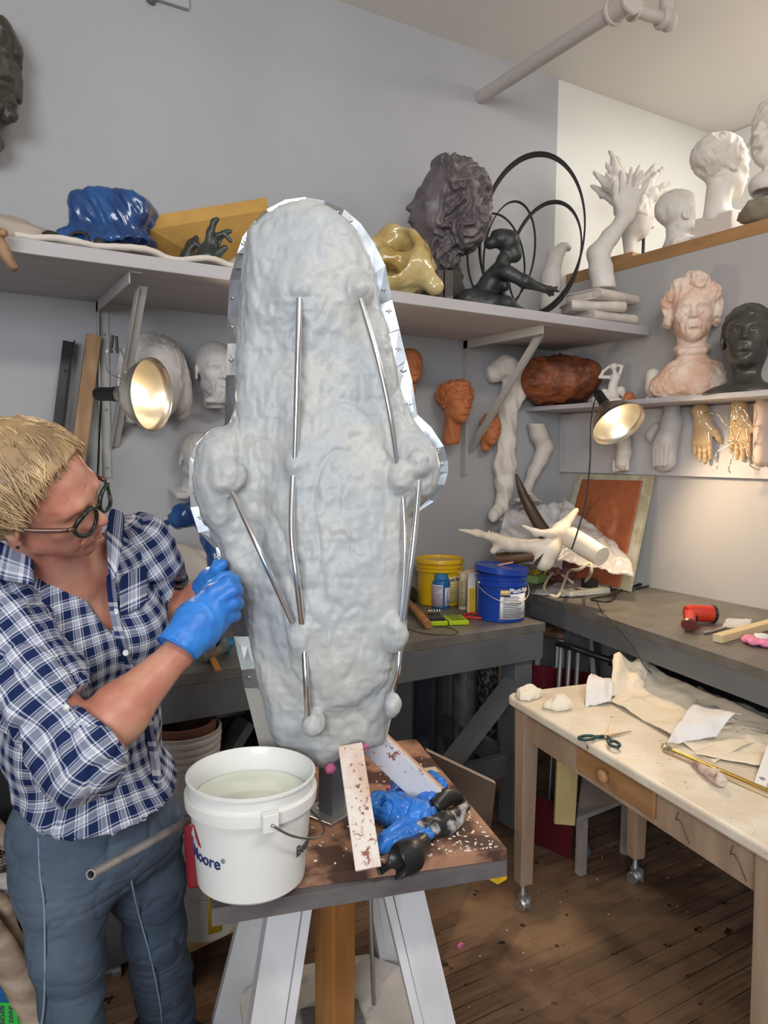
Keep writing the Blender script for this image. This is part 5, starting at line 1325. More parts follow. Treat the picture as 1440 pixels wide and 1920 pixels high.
def label_patch(t, c, r, a, wa, z0, z1, m, name='label', lab=None):
    bm = B(); n = 14; A = []
    for k in range(n + 1):
        an = a - wa / 2 + wa * k / n
        A.append([bm.verts.new((c.x + (r + e) * math.cos(an), c.y + (r + e) * math.sin(an), z)) for e, z in ((.0004, z0), (.0012, z0), (.0012, z1), (.0004, z1))])
    for k in range(n):
        for q in range(4): bm.faces.new((A[k][q], A[k][(q + 1) % 4], A[k + 1][(q + 1) % 4], A[k + 1][q]))
    bm.faces.new(A[0]); bm.faces.new(A[-1][::-1])
    return obj(name, bm, m, t, smooth=True, label=lab)
def lines(lb, c, r, a, wa, z0, z1, n, m=M_ink, frac=.9, seed=0):
    bm = B(); rr = random.Random(seed)
    for i in range(n):
        z = z0 + (z1 - z0) * (i + .5) / n; w = wa * frac * rr.uniform(.6, 1); hh = (z1 - z0) / n * .22; s = 8
        for k in range(s):
            a1 = a - wa * frac / 2 + w * k / s; a2 = a - wa * frac / 2 + w * (k + 1) / s
            P4 = [(c.x + (r + .0016) * math.cos(q), c.y + (r + .0016) * math.sin(q), zz) for q, zz in ((a1, z - hh), (a2, z - hh), (a2, z + hh), (a1, z + hh))]
            bm.faces.new([bm.verts.new(p) for p in P4])
    return obj('print_lines', bm, m, lb)

M_yel = mat('yellow_plastic', (.72, .45, .01), .3, coat=.3)
M_bluep = mat('blue_plastic', (.006, .045, .33), .3, coat=.3)
t, c, r, h, rr = bucket('bucket', M_yel, 826, 1138, 88, 1050, 'yellow plastic bucket with lid at the back of the left bench')
bm = B(); lathe(bm, [(0, h - .004), (r - .010, h - .004), (r - .008, h + .004), (r + .004, h + .005), (r + .006, h + .001), (r + .006, h - .012), (r + .002, h - .014)], c, 48); obj('lid', bm, M_yel, t, smooth=True, flat_angle=35)
bail(t, c, r, h, AV + rad(95), M_zinc, .06)
lb = label_patch(t, c, rr(.45), AV + rad(42), rad(62), c.z + .02, c.z + h * .66, mat('cream_label', (.70, .62, .35), .5))
lines(lb, c, rr(.45), AV + rad(42), rad(58), c.z + .025, c.z + h * .52, 7, mat('yellow_ink', (.55, .40, .08), .5), seed=3)
text('lettering', 'Mold Release', .022, M_ink, (0, 0, 0), (1, 0, 0), (0, 0, 1), lb, bend=((c.x, c.y), rr(.55) + .001, AV + rad(12), c.z + h * .56), bold=.0006)
# blue bottle
def bottle(name, m, x, yb, wpx, ytop, label, prof, cat='bottle', z=BZ):
    c0 = bpos(x, yb, z); d = depth_of(c0); r = wpx / 2 / FPX * d; c = c0 + Vector((CF[0], CF[1], 0)) * r; c.z = z
    h = P(x, ytop, d + r * .5)[2] - z
    t = thing(name, label, cat, c); bm = B(); lathe(bm, [(a * r, b * h) for a, b in prof], c, 32); obj('bottle_body', bm, m, t, smooth=True, flat_angle=40)
    return t, c, r, h
t, c, r, h = bottle('bottle', mat('blue_bottle', (.01, .12, .36), .3), 828, 1142, 34, 1076, 'small blue bottle with striped white label in front of the yellow bucket', [(0, 0), (.95, 0), (1, .02), (1, .74), (.9, .80), (.74, .83), (.74, .85), (0, .85)])
bm = B(); lathe(bm, [(0, h), (.70 * r, h), (.76 * r, h * .985), (.78 * r, h * .845), (0, h * .845)], c, 32); obj('cap', bm, mat('light_blue_cap', (.04, .20, .42), .4), t, smooth=True, flat_angle=40)
lb = label_patch(t, c, r, AV - rad(35), rad(85), c.z + h * .05, c.z + h * .70, mat('lilac_label', (.50, .50, .62), .5)); lines(lb, c, r, AV - rad(35), rad(80), c.z + h * .07, c.z + h * .66, 9, mat('pink_ink', (.38, .22, .30), .5), seed=5)
lb = label_patch(t, c, r, AV + rad(45), rad(50), c.z + h * .08, c.z + h * .62, M_lab); lines(lb, c, r, AV + rad(40), rad(20), c.z + h * .15, c.z + h * .5, 9, seed=6)
# cartridges
for x, yb, w, yt, m_, lab, nm in ((869, 1141, 18, 1073, mat('cream_carton', (.60, .54, .42), .5), 'cream printed cartridge between yellow and blue buckets', 'cartridge'), (883, 1150, 14, 1072, mat('white_carton', (.74, .73, .68), .45), 'narrow white and yellow carton beside the cream cartridge', 'carton'), (897, 1150, 10, 1078, M_chrome, 'shiny steel tube standing left of the blue bucket', 'steel_tube')):
    c0 = bpos(x, yb); d = depth_of(c0); r = w / 2 / FPX * d; h = P(x, yt, d)[2] - BZ
    t = thing(nm, lab, nm.replace('_', ' '), c0)
    bm = B()
    if nm == 'carton': box(bm, c0 + V(0, 0, h / 2), (r * 2, r * 2.4, h), AV + math.pi / 2, .001)
    else: lathe(bm, [(0, 0), (r, 0), (r, h), (0, h)], c0, 24)
    obj('casing', bm, m_, t, smooth=nm != 'carton', flat_angle=40)
    if nm == 'cartridge':
        lb = label_patch(t, c0, r, AV, rad(120), c0.z + h * .08, c0.z + h * .86, mat('tan_label', (.56, .48, .33), .5)); lines(lb, c0, r, AV - rad(25), rad(45), c0.z + .01, c0.z + h * .8, 12, mat('brown_ink', (.25, .18, .10), .5), seed=8); lines(lb, c0, r, AV + rad(28), rad(45), c0.z + .01, c0.z + h * .8, 12, mat('brown_ink'), seed=9)
    if nm == 'carton':
        bm = B(); box(bm, c0 + V(0, 0, h * .33) + Vector((math.cos(AV), math.sin(AV), 0)) * r * 1.22, (r * 1.6, .001, h * .6), AV + math.pi / 2); obj('yellow_band', bm, M_yel, t)
# blue bucket
t, c, r, h, rr = bucket('bucket', M_bluep, 945, 1168, 97, 1074, 'bright blue plastic bucket with white label at the end of the left bench', ribs=2)
lidc = c + V(0, 0, h + .006)
bm = B(); lathe(bm, [(0, .010), (r - .008, .010), (r - .004, .014), (r + .004, .014), (r + .005, -.010), (r + .002, -.012)], lidc, 48)
R3 = Matrix.Rotation(rad(5), 3, Vector(CF));
for v in bm.verts: v.co = R3 @ (v.co - lidc) + lidc + V(-.004, 0, .004)
obj('lid', bm, M_bluep, t, smooth=True, flat_angle=35)
bail(t, c, r, h, AV - rad(70), M_zinc, .07, .78)
al = AV + rad(26); lb = label_patch(t, c, rr(.4), al, rad(74), c.z + h * .08, c.z + h * .60, M_lab)
lines(lb, c, rr(.4), al, rad(66), c.z + h * .10, c.z + h * .56, 13, seed=11)
M_wht = mat('white_ink', (.82, .82, .82), .5)
text('lettering', 'Plasti-Paste', .026, M_wht, (0, 0, 0), (1, 0, 0), (0, 0, 1), t, bend=((c.x, c.y), rr(.66) + .0005, al - rad(16), c.z + h * .625), bold=.0008)
label_patch(t, c, rr(.5), al - rad(26), rad(20), c.z + h * .58, c.z + h * .68, mat('gold_label', (.72, .55, .20), .5), 'logo_patch'); label_patch(t, c, rr(.5), al - rad(26), rad(24), c.z + h * .55, c.z + h * .585, M_navy, 'logo_patch')
# stick and knife on the blue bucket
k0 = P(858, 1074, depth_of(c) + .03); k1 = P(962, 1054, depth_of(c) + .02)
k0 = Vector(k0); k1 = Vector(k1)
bm = B(); beam(bm, k0, k1, .016, .004); obj('stir_stick', bm, mat('raw_stick', (.56, .33, .20), .6), label='wooden stirring stick lying over the blue bucket lid', cat='stick')
bm = B(); a = Vector(P(990, 1078, depth_of(c) - .03)); b = Vector(P(1020, 1037, depth_of(c) + .02)); n_ = Vector(CF); d_ = (b - a).normalized(); s_ = d_.cross(n_)
prism(bm, [a - s_ * .006, a + s_ * .006, a.lerp(b, .6) + s_ * .011, b, a.lerp(b, .5) - s_ * .010], n_ * .0015); obj('palette_knife', bm, M_dark, label='dark palette knife blade sticking up behind the blue bucket', cat='knife')
# green bit case
M_lime = mat('lime_plastic', (.42, .56, .01), .4)
ca = bpos(800, 1175); cb = bpos(881, 1172); ac = math.atan2(cb.y - ca.y, cb.x - ca.x); L_ = (cb - ca).length; cm = (ca + cb) / 2 + Vector((-math.sin(ac), math.cos(ac), 0)) * .055
t = thing('bit_case', 'open lime green bit case with black insert on the left bench', 'tool case', cm)
R2 = Matrix.Rotation(ac, 3, 'Z')
def cc(u, v, z): return cm + R2 @ V(u, v, z)
bm = B(); box(bm, cc(-L_ * .25, 0, .010), (L_ * .48, .11, .018), R2, .003); obj('case_tray', bm, M_lime, t)
bm = B(); box(bm, cc(L_ * .25, 0, .010), (L_ * .46, .11, .018), R2, .003); obj('case_lid', bm, M_lime, t)
bm = B(); box(bm, cc(-L_ * .25, 0, .024), (L_ * .38, .09, .012), R2, .001); ins = obj('black_insert', bm, M_black, t)
for i in range(5):
    bm = B(); lathe(bm, [(0, 0), (.003, 0), (.003, .018), (0, .020)], cc(-L_ * .32 + i * .011, .03, .030), 8); obj('bit', bm, M_chrome, ins, smooth=True)
bm = B()
for i in range(6):
    for j in range(4): box(bm, cc(L_ * (.12 + i * .052), -.036 + j * .024, .0198), (.006, .011, .0012), R2)
obj('lid_slots', bm, mat('dark_slot', (.10, .13, .01), .6), t)
# wood handled mallet
t = thing('mallet', 'orange wooden mallet handle with a black head half hidden by the sculpture', 'mallet', bpos(800, 1172))
b_ = bpos(803, 1180) + V(0, 0, .017); a_ = bpos(752, 1128) + V(0, 0, .040)
bm = B(); d_ = (b_ - a_); tube(bm, [a_, a_ + d_ * .5, a_ + d_ * .93, b_], [.012, .014, .017, .0155], 20); obj('mallet_handle', bm, M_col, t, smooth=True, flat_angle=50)
bm = B(); hc = bpos(758, 1135) + V(0, 0, .042); lathe(bm, [(0, -.05), (.036, -.05), (.040, -.045), (.040, .045), (.036, .05), (0, .05)], hc, 28, axis=(CR[0], CR[1] * -.3, 0)); obj('mallet_head', bm, M_black, t, smooth=True, flat_angle=40)
# red pliers
t = thing('pliers', 'red handled pliers lying left of the blue bucket', 'pliers', bpos(888, 1162))
for s in (0, 1):
    bm = B(); tube(bm, smooth_path([bpos(868, 1158 + s * 3) + V(0, 0, .008), bpos(884, 1154 + s * 8) + V(0, 0, .009), bpos(903, 1157 + s * 6) + V(0, 0, .008)], 5), .0055, 8); obj('grip', bm, mat('red_rubber', (.50, .02, .015), .45), t, smooth=True)
bm = B(); beam(bm, bpos(868, 1159) + V(0, 0, .008), bpos(858, 1160) + V(0, 0, .008), .012, .006); obj('jaws', bm, M_dark, t)
bm = B(); tube(bm, smooth_path([bpos(762, 1180) + V(0, 0, .003), bpos(800, 1190) + V(0, 0, .003), bpos(845, 1192) + V(0, 0, .003), bpos(858, 1186) + V(0, 0, .003), bpos(840, 1178) + V(0, 0, .003), bpos(815, 1177) + V(0, 0, .003)], 6), .0016, 6); obj('wire_loop', bm, M_dark, smooth=True, label='thin dark wire loop on the front edge of the left bench', cat='wire')
# plastic cup with a wooden brush, partly behind the glove
cp = bpos(388, 1248); dcp = depth_of(cp)
t = thing('plastic_cup', 'clear ribbed plastic cup lying on the bench below the gloved hand', 'cup', cp)
ax_ = (Vector(P(410, 1205, dcp + .05)) - Vector(P(372, 1230, dcp))).normalized()
M_clear = mat('clear_plastic', (.80, .76, .66), .15, trans=.75, ior=1.2, bump=.1, bscale=20)
bm = B(); lathe(bm, [(.034, 0), (.036, .002), (.044, .085), (.048, .088), (.043, .086), (.033, .004), (0, .004), (0, .0)][:], Vector(P(372, 1226, dcp + .02)), 36, axis=ax_); obj('cup_wall', bm, M_clear, t, smooth=True)
bm = B()
for k in range(22):
    a = 2 * math.pi * k / 22; f_ = frame_from(ax_); q = Vector(P(372, 1226, dcp + .02))
    tube(bm, [q + f_ @ V(.0355 * math.cos(a), .0355 * math.sin(a), .006), q + f_ @ V(.0435 * math.cos(a), .0435 * math.sin(a), .08)], .0011, 5)
obj('ribs', bm, mat('brown_rib', (.22, .17, .12), .5), t)
t = thing('wooden_brush', 'orange wooden brush handle on the bench edge left of the sculpture', 'brush', bpos(400, 1262))
bm = B(); beam(bm, bpos(392, 1232) + V(0, 0, .020), bpos(409, 1262) + V(0, 0, .008), .020, .009, bev=.003); obj('handle', bm, mat('orange_wood', (.52, .22, .06), .5), t)
bm = B(); beam(bm, bpos(380, 1212) + V(0, 0, .026), bpos(392, 1232) + V(0, 0, .020), .03, .012); obj('bristles', bm, mat('tan_bristle', (.35, .25, .14), .8, bump=.3, bscale=80), t)
blob('blue_rag', mat('cyan_rag', (.01, .22, .45), .5), bpos(422, 1226) + V(0, 0, .03), (.026, .02, .024), .5, 2, 3, 3, label='small bright blue scrap beside the plastic cup', cat='scrap')
# behind the worker: blue bag, cream sack, black disc
dbg = 2.62
S = SDF((-.2, -.14, -.36), (.22, .14, .26), .007)
kx_ = dbg / FPX
def gq(x, y, w=0.0): return np.array([(x - 365) * kx_, w, -(y - 1000) * kx_])
S.chain([gq(312, 980), gq(345, 968), gq(385, 950), gq(400, 920)], [.008, .035, .055, .05], .03); S.chain([gq(390, 970), gq(400, 1010), gq(412, 1060), gq(408, 1110)], [.055, .035, .035, .06], .03)
o = sdf_obj('blue_bag', M_blue, S, None) if 0 else sdf_obj('blue_bag', S, M_blue, None, 1, fold, (P(365, 1000, dbg), UPR, 1.0), label='twisted blue plastic bag hanging behind the left edge of the sculpture', cat='bag')
q0 = bpos(345, 1180); blob('cream_sack', M_foam, (q0.x - .02, 2.84, BZ + .15), (.17, .08, .16), .16, 1.5, 9, 4, label='cream sack standing on the bench behind the checked shirt', cat='sack').location.z = BZ
bm = B(); dc = Vector(P(402, 1090, 2.5)); dc.z = BZ + .125; lathe(bm, [(0, 0), (.105, 0), (.125, .012), (.125, .018), (.11, .020), (.10, .010), (0, .010)], dc, 48, axis=-Vector(CR) * .8 - Vector(CF) * .5 + V(0, 0, .15)); obj('black_plate', bm, M_black, smooth=True, flat_angle=40, label='black round plate standing on edge behind the gloved hands', cat='plate')

# ------------------------------------------------------------------ things on the right workbench
def rp(x, y, dz=0.0): return Vector(on(x, y, 2, RZ + dz)) + V(0, 0, 0)
M_film = mat('milky_plastic_film', (.78, .77, .77), .22, trans=.25, alpha=.62, bump=.15, bscale=16)
# terracotta relief panel leaning on the half wall
tl, tr = Vector(on(1083, 889, 0, XW - .03)), Vector(on(1224, 891, 0, XW - .03))
bl, br_ = Vector((XW - .20, tl.y + .01, RZ + .004)), Vector((XW - .20, tr.y - .03, RZ + .004))
t = thing('relief_panel', 'terracotta relief portrait in a pale frame leaning on the half wall', 'relief', (bl + br_) / 2)
nn = (tr - tl).cross(bl - tl).normalized()
if nn.x > 0: nn = -nn
bm = B(); prism(bm, [tl, tr, br_, bl], -nn * .018); obj('frame', bm, mat('dusty_frame', (.40, .36, .22), .45, col2=(.50, .48, .38), scale=20, bump=.1, bscale=30), t)
def rpt(u, v, w=0): return (tl * (1 - u) + tr * u) * (1 - v) + (bl * (1 - u) + br_ * u) * v + nn * w
nu, nv = 60, 84; bm = B(); G_ = []
hx_ = np.linspace(0, 1, nu + 1); 
for i in range(nu + 1):
    row = []
    for j in range(nv + 1):
        u = .10 + .80 * i / nu; v = .055 + .93 * j / nv; X_, Y_ = (u - .50) / .17, (v - .50) / .21
        f = math.exp(-(X_ ** 2 + Y_ ** 2) ** 2) * .022
        def g_(a, b, sx, sy, am): return am * math.exp(-((X_ - a) / sx) ** 2 - ((Y_ - b) / sy) ** 2)
        f += g_(0, .12, .13, .35, .012) + g_(0, .30, .22, .09, .006) + g_(0, .60, .28, .07, .006) - g_(0, .50, .3, .05, .005) + g_(-.4, -.12, .25, .06, .006) + g_(.4, -.12, .25, .06, .006) - g_(-.4, .04, .20, .09, .008) - g_(.4, .04, .20, .09, .008) + g_(0, .92, .3, .15, .006)
        hr = math.exp(-((X_ ** 2 + (Y_ + .15) ** 2) - 1.0) ** 2 * 5) * .010 * (.8 + .5 * mnoise.noise(Vector((X_ * 5, Y_ * 5, 2)))) * (1 if Y_ < .3 else .15)
        edge = .004 if (.001 < i / nu < .999) else 0
        row.append(bm.verts.new(rpt(u, v, .002 + edge + f + hr)))
    G_.append(row)
for i in range(nu):
    for j in range(nv): bm.faces.new((G_[i][j], G_[i + 1][j], G_[i + 1][j + 1], G_[i][j + 1]))
o = obj('relief_face', bm, mat('red_clay_relief', (.36, .105, .040), .5, col2=(.28, .08, .03), scale=8, bump=.05), t, smooth=True); md = o.modifiers.new('solid', 'SOLIDIFY'); md.thickness = .003; md.offset = -1
# crumpled foil sheet under the clutter
for (q_, lab, m_, sd) in (([rp(995, 1112, .01), rp(1075, 1118, .01), rp(1215, 1092, .012), rp(1110, 1068, .012)], 'crumpled silver foil sheet spread under the antlers', mat('crumpled_foil', (.62, .62, .66), .3, metal=.6, bump=.4, bscale=22), 2),):
    sheet('foil_sheet', m_, q_, (30, 24), .012, 16, sd, .001, label=lab, cat='foil')
# antlers
M_ant = mat('white_antler_cast', (.74, .68, .58), .5, col2=(.66, .58, .47), scale=6, bump=.08, bscale=25)
da = 3.22
t = thing('antler_cast', 'white forked antler cast with long tine lying across the bench corner', 'antler', rp(1035, 1050))
S = SDF((-.42, -.14, -.12), (.22, .20, .22), .0065); q = PX(1020, 1030, da)
S.chain([q(859, 993, -.05), q(892, 1000, -.03), q(926, 1010, 0), q(958, 1022, 0), q(1005, 1026, .02), q(1030, 1030, .02)], [.008, .016, .020, .030, .030, .036], .02)
S.chain([q(1030, 1032, .02), q(1052, 1000, .05), q(1088, 958, .08)], [.036, .034, .012], .03); S.chain([q(1030, 1030, .02), q(1022, 1052, .02)], [.036, .046], .03)
S.chain([q(1058, 992, .05), q(1032, 1000, .0), q(1000, 996, -.02), q(976, 985, -.03)], [.022, .016, .012, .007], .02); S.chain([q(1030, 1000, .0), q(1002, 1002, -.02)], [.012, .009], .01)
for k in range(6): S.ell(q(916 + k * 7, 1005 + k * 2.5, -.008), (.0075, .026, .028), .004)
S.chain([q(940, 1022, 0), q(925, 1034, 0)], [.02, .015], .02)
sdf_obj('antler_beam', S, M_ant, t, 1, lambda v, n: .002 * fbm(v * 20, 3, 2), (q.o, UPR, 1.0))
t = thing('dark_antler', 'dark brown curved antler tine with knobs rising behind the white antler', 'antler', rp(1030, 1060))
bm = B(); pth = smooth_path([P(968, 889, 3.45), P(978, 920, 3.45), P(992, 950, 3.45), P(1012, 985, 3.42), P(1035, 1022, 3.38)], 6); tube(bm, pth, [.004, .020, .026, .030, .036], 14)
for i, p in enumerate(pth[8:18]): lathe(bm, [(.0, -.008), (.008, -.004), (.0, .012)], p + Vector(CR) * .022, 8, axis=CR)
obj('antler_beam', bm, mat('dark_horn', (.055, .032, .018), .4, bump=.15, bscale=20), t, smooth=True)
bm = B(); tube(bm, smooth_path([P(930, 1048, 3.28), P(965, 1045, 3.26), P(1012, 1038, 3.25)], 5), [.026, .03, .028], 18); obj('wood_log', bm, mat('dark_log', (.11, .055, .03), .55, bump=.2, bscale=18), smooth=True, flat_angle=60, label='short dark brown log under the white antler', cat='log')
blob('antler_stump', mat('dark_horn'), Vector(P(908, 1040, 3.38)), (.045, .04, .06), .4, 2, 12, 4, label='dark knotted antler stump behind the yellow bucket', cat='antler').location.z = RZ - .06
bm = B(); w0_ = Vector(P(1068, 1006, 3.2)); w1_ = Vector(P(1128, 1044, 3.05)); tube(bm, [w0_, w0_.lerp(w1_, .5), w1_], [.044, .046, .042], 24); obj('plaster_limb', bm, M_ant, smooth=True, flat_angle=50, label='straight cream branch cast with a clean cut end resting on the bags', cat='branch cast')
# milky bags
def gp(x, y, yw=None, d=None): return Vector(P(x, y, d))
sheet('plastic_bag', M_film, [gp(925, 1045, d=3.45), gp(1055, 1065, d=3.5), gp(1060, 940, d=3.75), gp(950, 958, d=3.65)], (36, 30), .035, 9, 4, .0008, label='milky plastic bag heaped behind the white antler', cat='plastic bag')
sheet('plastic_bag', M_film, [gp(1045, 1050, d=3.3), gp(1190, 1080, d=3.2), gp(1170, 1035, d=3.5), gp(1055, 935, d=3.7)], (40, 30), .03, 9, 7, .0008, label='milky plastic bag sliding down in front of the terracotta relief', cat='plastic bag')
sheet('tissue_scrap', mat('pinkish_tissue', (.66, .54, .47), .7), [rp(1120, 1085, .02), rp(1170, 1098, .01), rp(1195, 1072, .05), rp(1140, 1058, .06)], (20, 14), .02, 12, 5, .001, label='crumpled pinkish tissue at the foot of the relief panel', cat='tissue')
o = blob('dark_red_lump', mat('dark_red_clay', (.13, .045, .04), .5, col2=(.20, .075, .065), scale=14, bump=.3, bscale=25), rp(1060, 1092) + V(.0, .04, .055), (.085, .06, .055), .32, 1.8, 15, 4, label='wrinkled dark red clay lump in front of the antler', cat='clay'); 
t = thing('nut_tray', 'small green foam tray with yellow beads beside the blue bucket', 'tray', rp(1015, 1100))
bc_ = rp(1012, 1096) + V(.02, .05, 0)
bm = B(); box(bm, bc_ + V(0, 0, .022), (.11, .08, .035), .3, .003); obj('green_tray', bm, mat('green_foam', (.25, .42, .16), .7), t)
for i in range(26):
    rr_ = random.Random(i); bm = B(); bmesh.ops.create_icosphere(bm, subdivisions=1, radius=.007)
    p_ = bc_ + V(rr_.uniform(-.04, .04), rr_.uniform(-.028, .028), .046 + .010 * (i % 2))
    for v in bm.verts: v.co = v.co + p_
    obj('bead', bm, M_yel, t, smooth=True)
# power strip, cream cord, plug, black cables
t = thing('power_strip', 'cream power strip with black plug on the right bench', 'power strip', rp(1105, 1118))
a_, b_ = rp(1068, 1120), rp(1143, 1112); aa = math.atan2(b_.y - a_.y, b_.x - a_.x); cm = (a_ + b_) / 2 + V(0, .03, 0); R2 = Matrix.Rotation(aa, 3, 'Z')
bm = B(); box(bm, cm + V(0, 0, .013), ((b_ - a_).length, .075, .025), R2, .004); st_ = obj('strip_housing', bm, mat('cream_plastic', (.60, .57, .46), .45), t)
for k in (-1, 0, 1):
    bm = B(); box(bm, cm + R2 @ V(k * .05, .0, .0262), (.020, .030, .0015), R2); box(bm, cm + R2 @ V(k * .05 - .004, 0, .0275), (.002, .008, .001), R2) ; obj('outlet', bm, M_dark if k < 0 else mat('cream_plastic'), st_)
bm = B(); box(bm, cm + R2 @ V(.035, .01, .047), (.065, .045, .040), R2, .004); obj('plug_adapter', bm, M_black, t)
bm = B(); tube(bm, smooth_path([rp(1080, 1102) + V(0, .02, .02), rp(1040, 1092) + V(0, 0, .05), rp(1020, 1108) + V(0, 0, .012), rp(1045, 1122) + V(0, 0, .008), rp(1065, 1100) + V(0, 0, .07), Vector(P(1085, 1068, 3.0)), Vector(P(1106, 1056, 3.0)), Vector(P(1108, 1075, 3.0)), rp(1095, 1105) + V(0, 0, .03)], 6), .0068, 10); obj('power_cord', bm, mat('cream_cord', (.60, .52, .38), .5), t, smooth=True)
bm = B(); tube(bm, smooth_path([rp(1143, 1112) + V(0, 0, .03), rp(1155, 1118) + V(0, 0, .005), rp(1140, 1130) + V(0, 0, .005), rp(1108, 1125) + V(0, 0, .005), rp(1150, 1118) + V(0, 0, .008), rp(1170, 1106) + V(0, 0, .006), rp(1200, 1098) + V(0, 0, .006), rp(1217, 1100) + V(0, 0, .006), rp(1195, 1106) + V(0, 0, .006)], 6), .0036, 8); obj('black_cable', bm, M_cord, smooth=True, label='black cable looping from the power strip along the wall', cat='cable')
ft = fa2.lerp(fb2, .0)
bm = B(); tube(bm, smooth_path([rp(1120, 1130) + V(0, 0, .004), rp(1128, 1148) + V(0, 0, .004), Vector(P(1150, 1168, 2.62)), Vector(P(1180, 1205, 2.60)), Vector(P(1210, 1250, 2.6)), Vector(P(1222, 1262, 2.6))], 6), .0017, 6); obj('thin_wire', bm, M_cord, smooth=True, label='thin black wire hanging over the front edge of the right bench', cat='wire')
# drill
M_red = mat('red_tool_plastic', (.50, .035, .015), .4)
t = thing('cordless_drill', 'red and black cordless drill lying on the right bench', 'drill', rp(1315, 1175))
a_ = rp(1312, 1172) + V(0, .04, .038); b_ = rp(1352, 1172) + V(0, .04, .034)
bm = B(); tube(bm, [a_ - (b_ - a_) * .25, a_, b_], [.026, .032, .031], 24); obj('motor_body', bm, M_red, t, smooth=True, flat_angle=50)
bm = B(); d_ = (b_ - a_).normalized(); tube(bm, [b_, b_ + d_ * .008, b_ + d_ * .014], [.033, .034, .028], 24); obj('rear_cap', bm, M_black, t, smooth=True, flat_angle=50)
hb = rp(1292, 1184) + V(0, 0, .026)
bm = B(); tube(bm, smooth_path([a_ - d_ * .0, a_.lerp(hb, .5), hb], 4), [.024, .018, .026], 18, flat=.85); obj('grip', bm, M_red, t, smooth=True, flat_angle=60)
bm = B(); tube(bm, [hb - V(.004, .004, 0), hb + (hb - a_).normalized() * .016], [.030, .026], 18, flat=.8); obj('battery', bm, mat('dark_red_plastic', (.10, .02, .015), .4), t, smooth=True, flat_angle=50)
bm = B(); box(bm, a_.lerp(hb, .35) + d_ * .018 - V(0, 0, .006), (.02, .014, .028), 0, .004); obj('trigger', bm, M_black, t)
# bars, chisel, rose
bm = B(); beam(bm, rp(1345, 1205) + V(0, 0, .014), rp(1345, 1205) + (rp(1440, 1178) - rp(1345, 1205)) * 1.5 + V(0, 0, .014), .035, .026, bev=.001); obj('pine_strip', bm, mat('pale_pine', (.60, .47, .28), .6, bump=.06), label='pale pine strip lying on the near part of the right bench', cat='wood strip')
bm = B(); beam(bm, rp(1330, 1188) + V(0, 0, .006), rp(1362, 1178) + V(0, 0, .006), .010, .004); tube(bm, [rp(1318, 1190) + V(0, 0, .006), rp(1332, 1187) + V(0, 0, .006)], .006, 10); obj('chisel', bm, M_zinc, label='small grey metal tool between the drill and the pine strip', cat='tool')
sheet('clear_wrapper', M_film, [rp(1352, 1178, .004), rp(1405, 1176, .004), rp(1410, 1162, .02), rp(1362, 1160, .02)], (14, 10), .008, 20, 3, .0006, label='small clear plastic wrapper behind the pine strip', cat='wrapper')
qf = rp(1428, 1208); t = thing('pink_modelled_flower', 'pink and white modelled flower at the right border of the bench', 'flower', qf)
S = SDF((-.09, -.09, -.01), (.09, .09, .05), .0035)
S.ell((0, 0, .014), (.05, .05, .014), 0)
for k in range(8): a = k * math.pi / 4; S.ell((.048 * math.cos(a), .048 * math.sin(a), .012), (.018, .018, .011), .006); S.cap((0, 0, .024), (.055 * math.cos(a + .4), .055 * math.sin(a + .4), .028), .004, .003, .004, '-')
S.cut((0, 0, 0), (0, 0, -1)); sdf_obj('petals', S, mat('pink_clay', (.66, .20, .34), .5), t, 1, None, (qf, np.eye(3), 1.0))
blob('centre', mat('white_paint', (.7, .68, .66), .5), qf + V(0, 0, .026), (.026, .026, .010), .3, 3, 3, 3, parent=t)
# ------------------------------------------------------------------ on the stand
M_pail = mat('white_pail_plastic', (.70, .70, .68), .35, coat=.2, spots=[(38, .745, (.35, .22, .18))])
pc = Vector(on(472, 1642, 2, PZ)); pc.z = PZ + .0005; pr_ = .1215; ph = .212
M_water = mat('cloudy_water', (.62, .66, .54), .06, coat=.3, col2=(.70, .73, .62), scale=9)
t = thing('pail', 'white plastic pail of cloudy water standing on the front of the stand', 'pail', pc)
def R_(u): return .104 + (pr_ - .104) * u
bm = B(); lathe(bm, [(0, 0), (R_(0) - .006, 0), (R_(0), .006), (R_(.74), ph * .74), (R_(.76) + .009, ph * .75), (R_(.76) + .010, ph * .80), (R_(.76) + .010, ph * .855), (R_(.8) + .001, ph * .865), (R_(.95), ph * .975), (R_(1) + .003, ph * .98), (R_(1) + .003, ph), (R_(1) - .001, ph + .001), (R_(1) - .004, ph - .004), (R_(.85) - .004, ph * .85), (R_(0) - .004, .006), (0, .006)], pc, 72)
obj('pail_body', bm, M_pail, t, smooth=True, flat_angle=32)
bm = B(); lathe(bm, [(R_(.72) - .0045, ph * .78), (0, ph * .78), (0, ph * .5), (R_(.5) - .006, ph * .5)], pc, 64)
obj('water', bm, M_water, t, smooth=True, flat_angle=32)
aE = AV + math.asin(50 / 120)
for a in (aE, aE + math.pi):
    u_ = Vector((math.cos(a), math.sin(a), 0)); q = pc + u_ * (R_(.78) + .012) + V(0, 0, ph * .80)
    bm = B(); box(bm, q, (.018, .030, .034), a, .002); obj('handle_ear', bm, M_pail, t)
def bpt(f, dz): 
    a = aE + math.pi * f; rr2 = R_(.8) + .024; return pc + Vector((rr2 * math.cos(a), rr2 * math.sin(a), ph * .80 + dz))
bm = B(); pts = [bpt(f, -.085 * math.sin(math.pi * f) ** .8) for f in np.linspace(0, 1, 15)]; tube(bm, smooth_path(pts, 3), .0024, 8); obj('wire_handle', bm, mat('dull_wire', (.25, .25, .25), .35, .9), t, smooth=True)
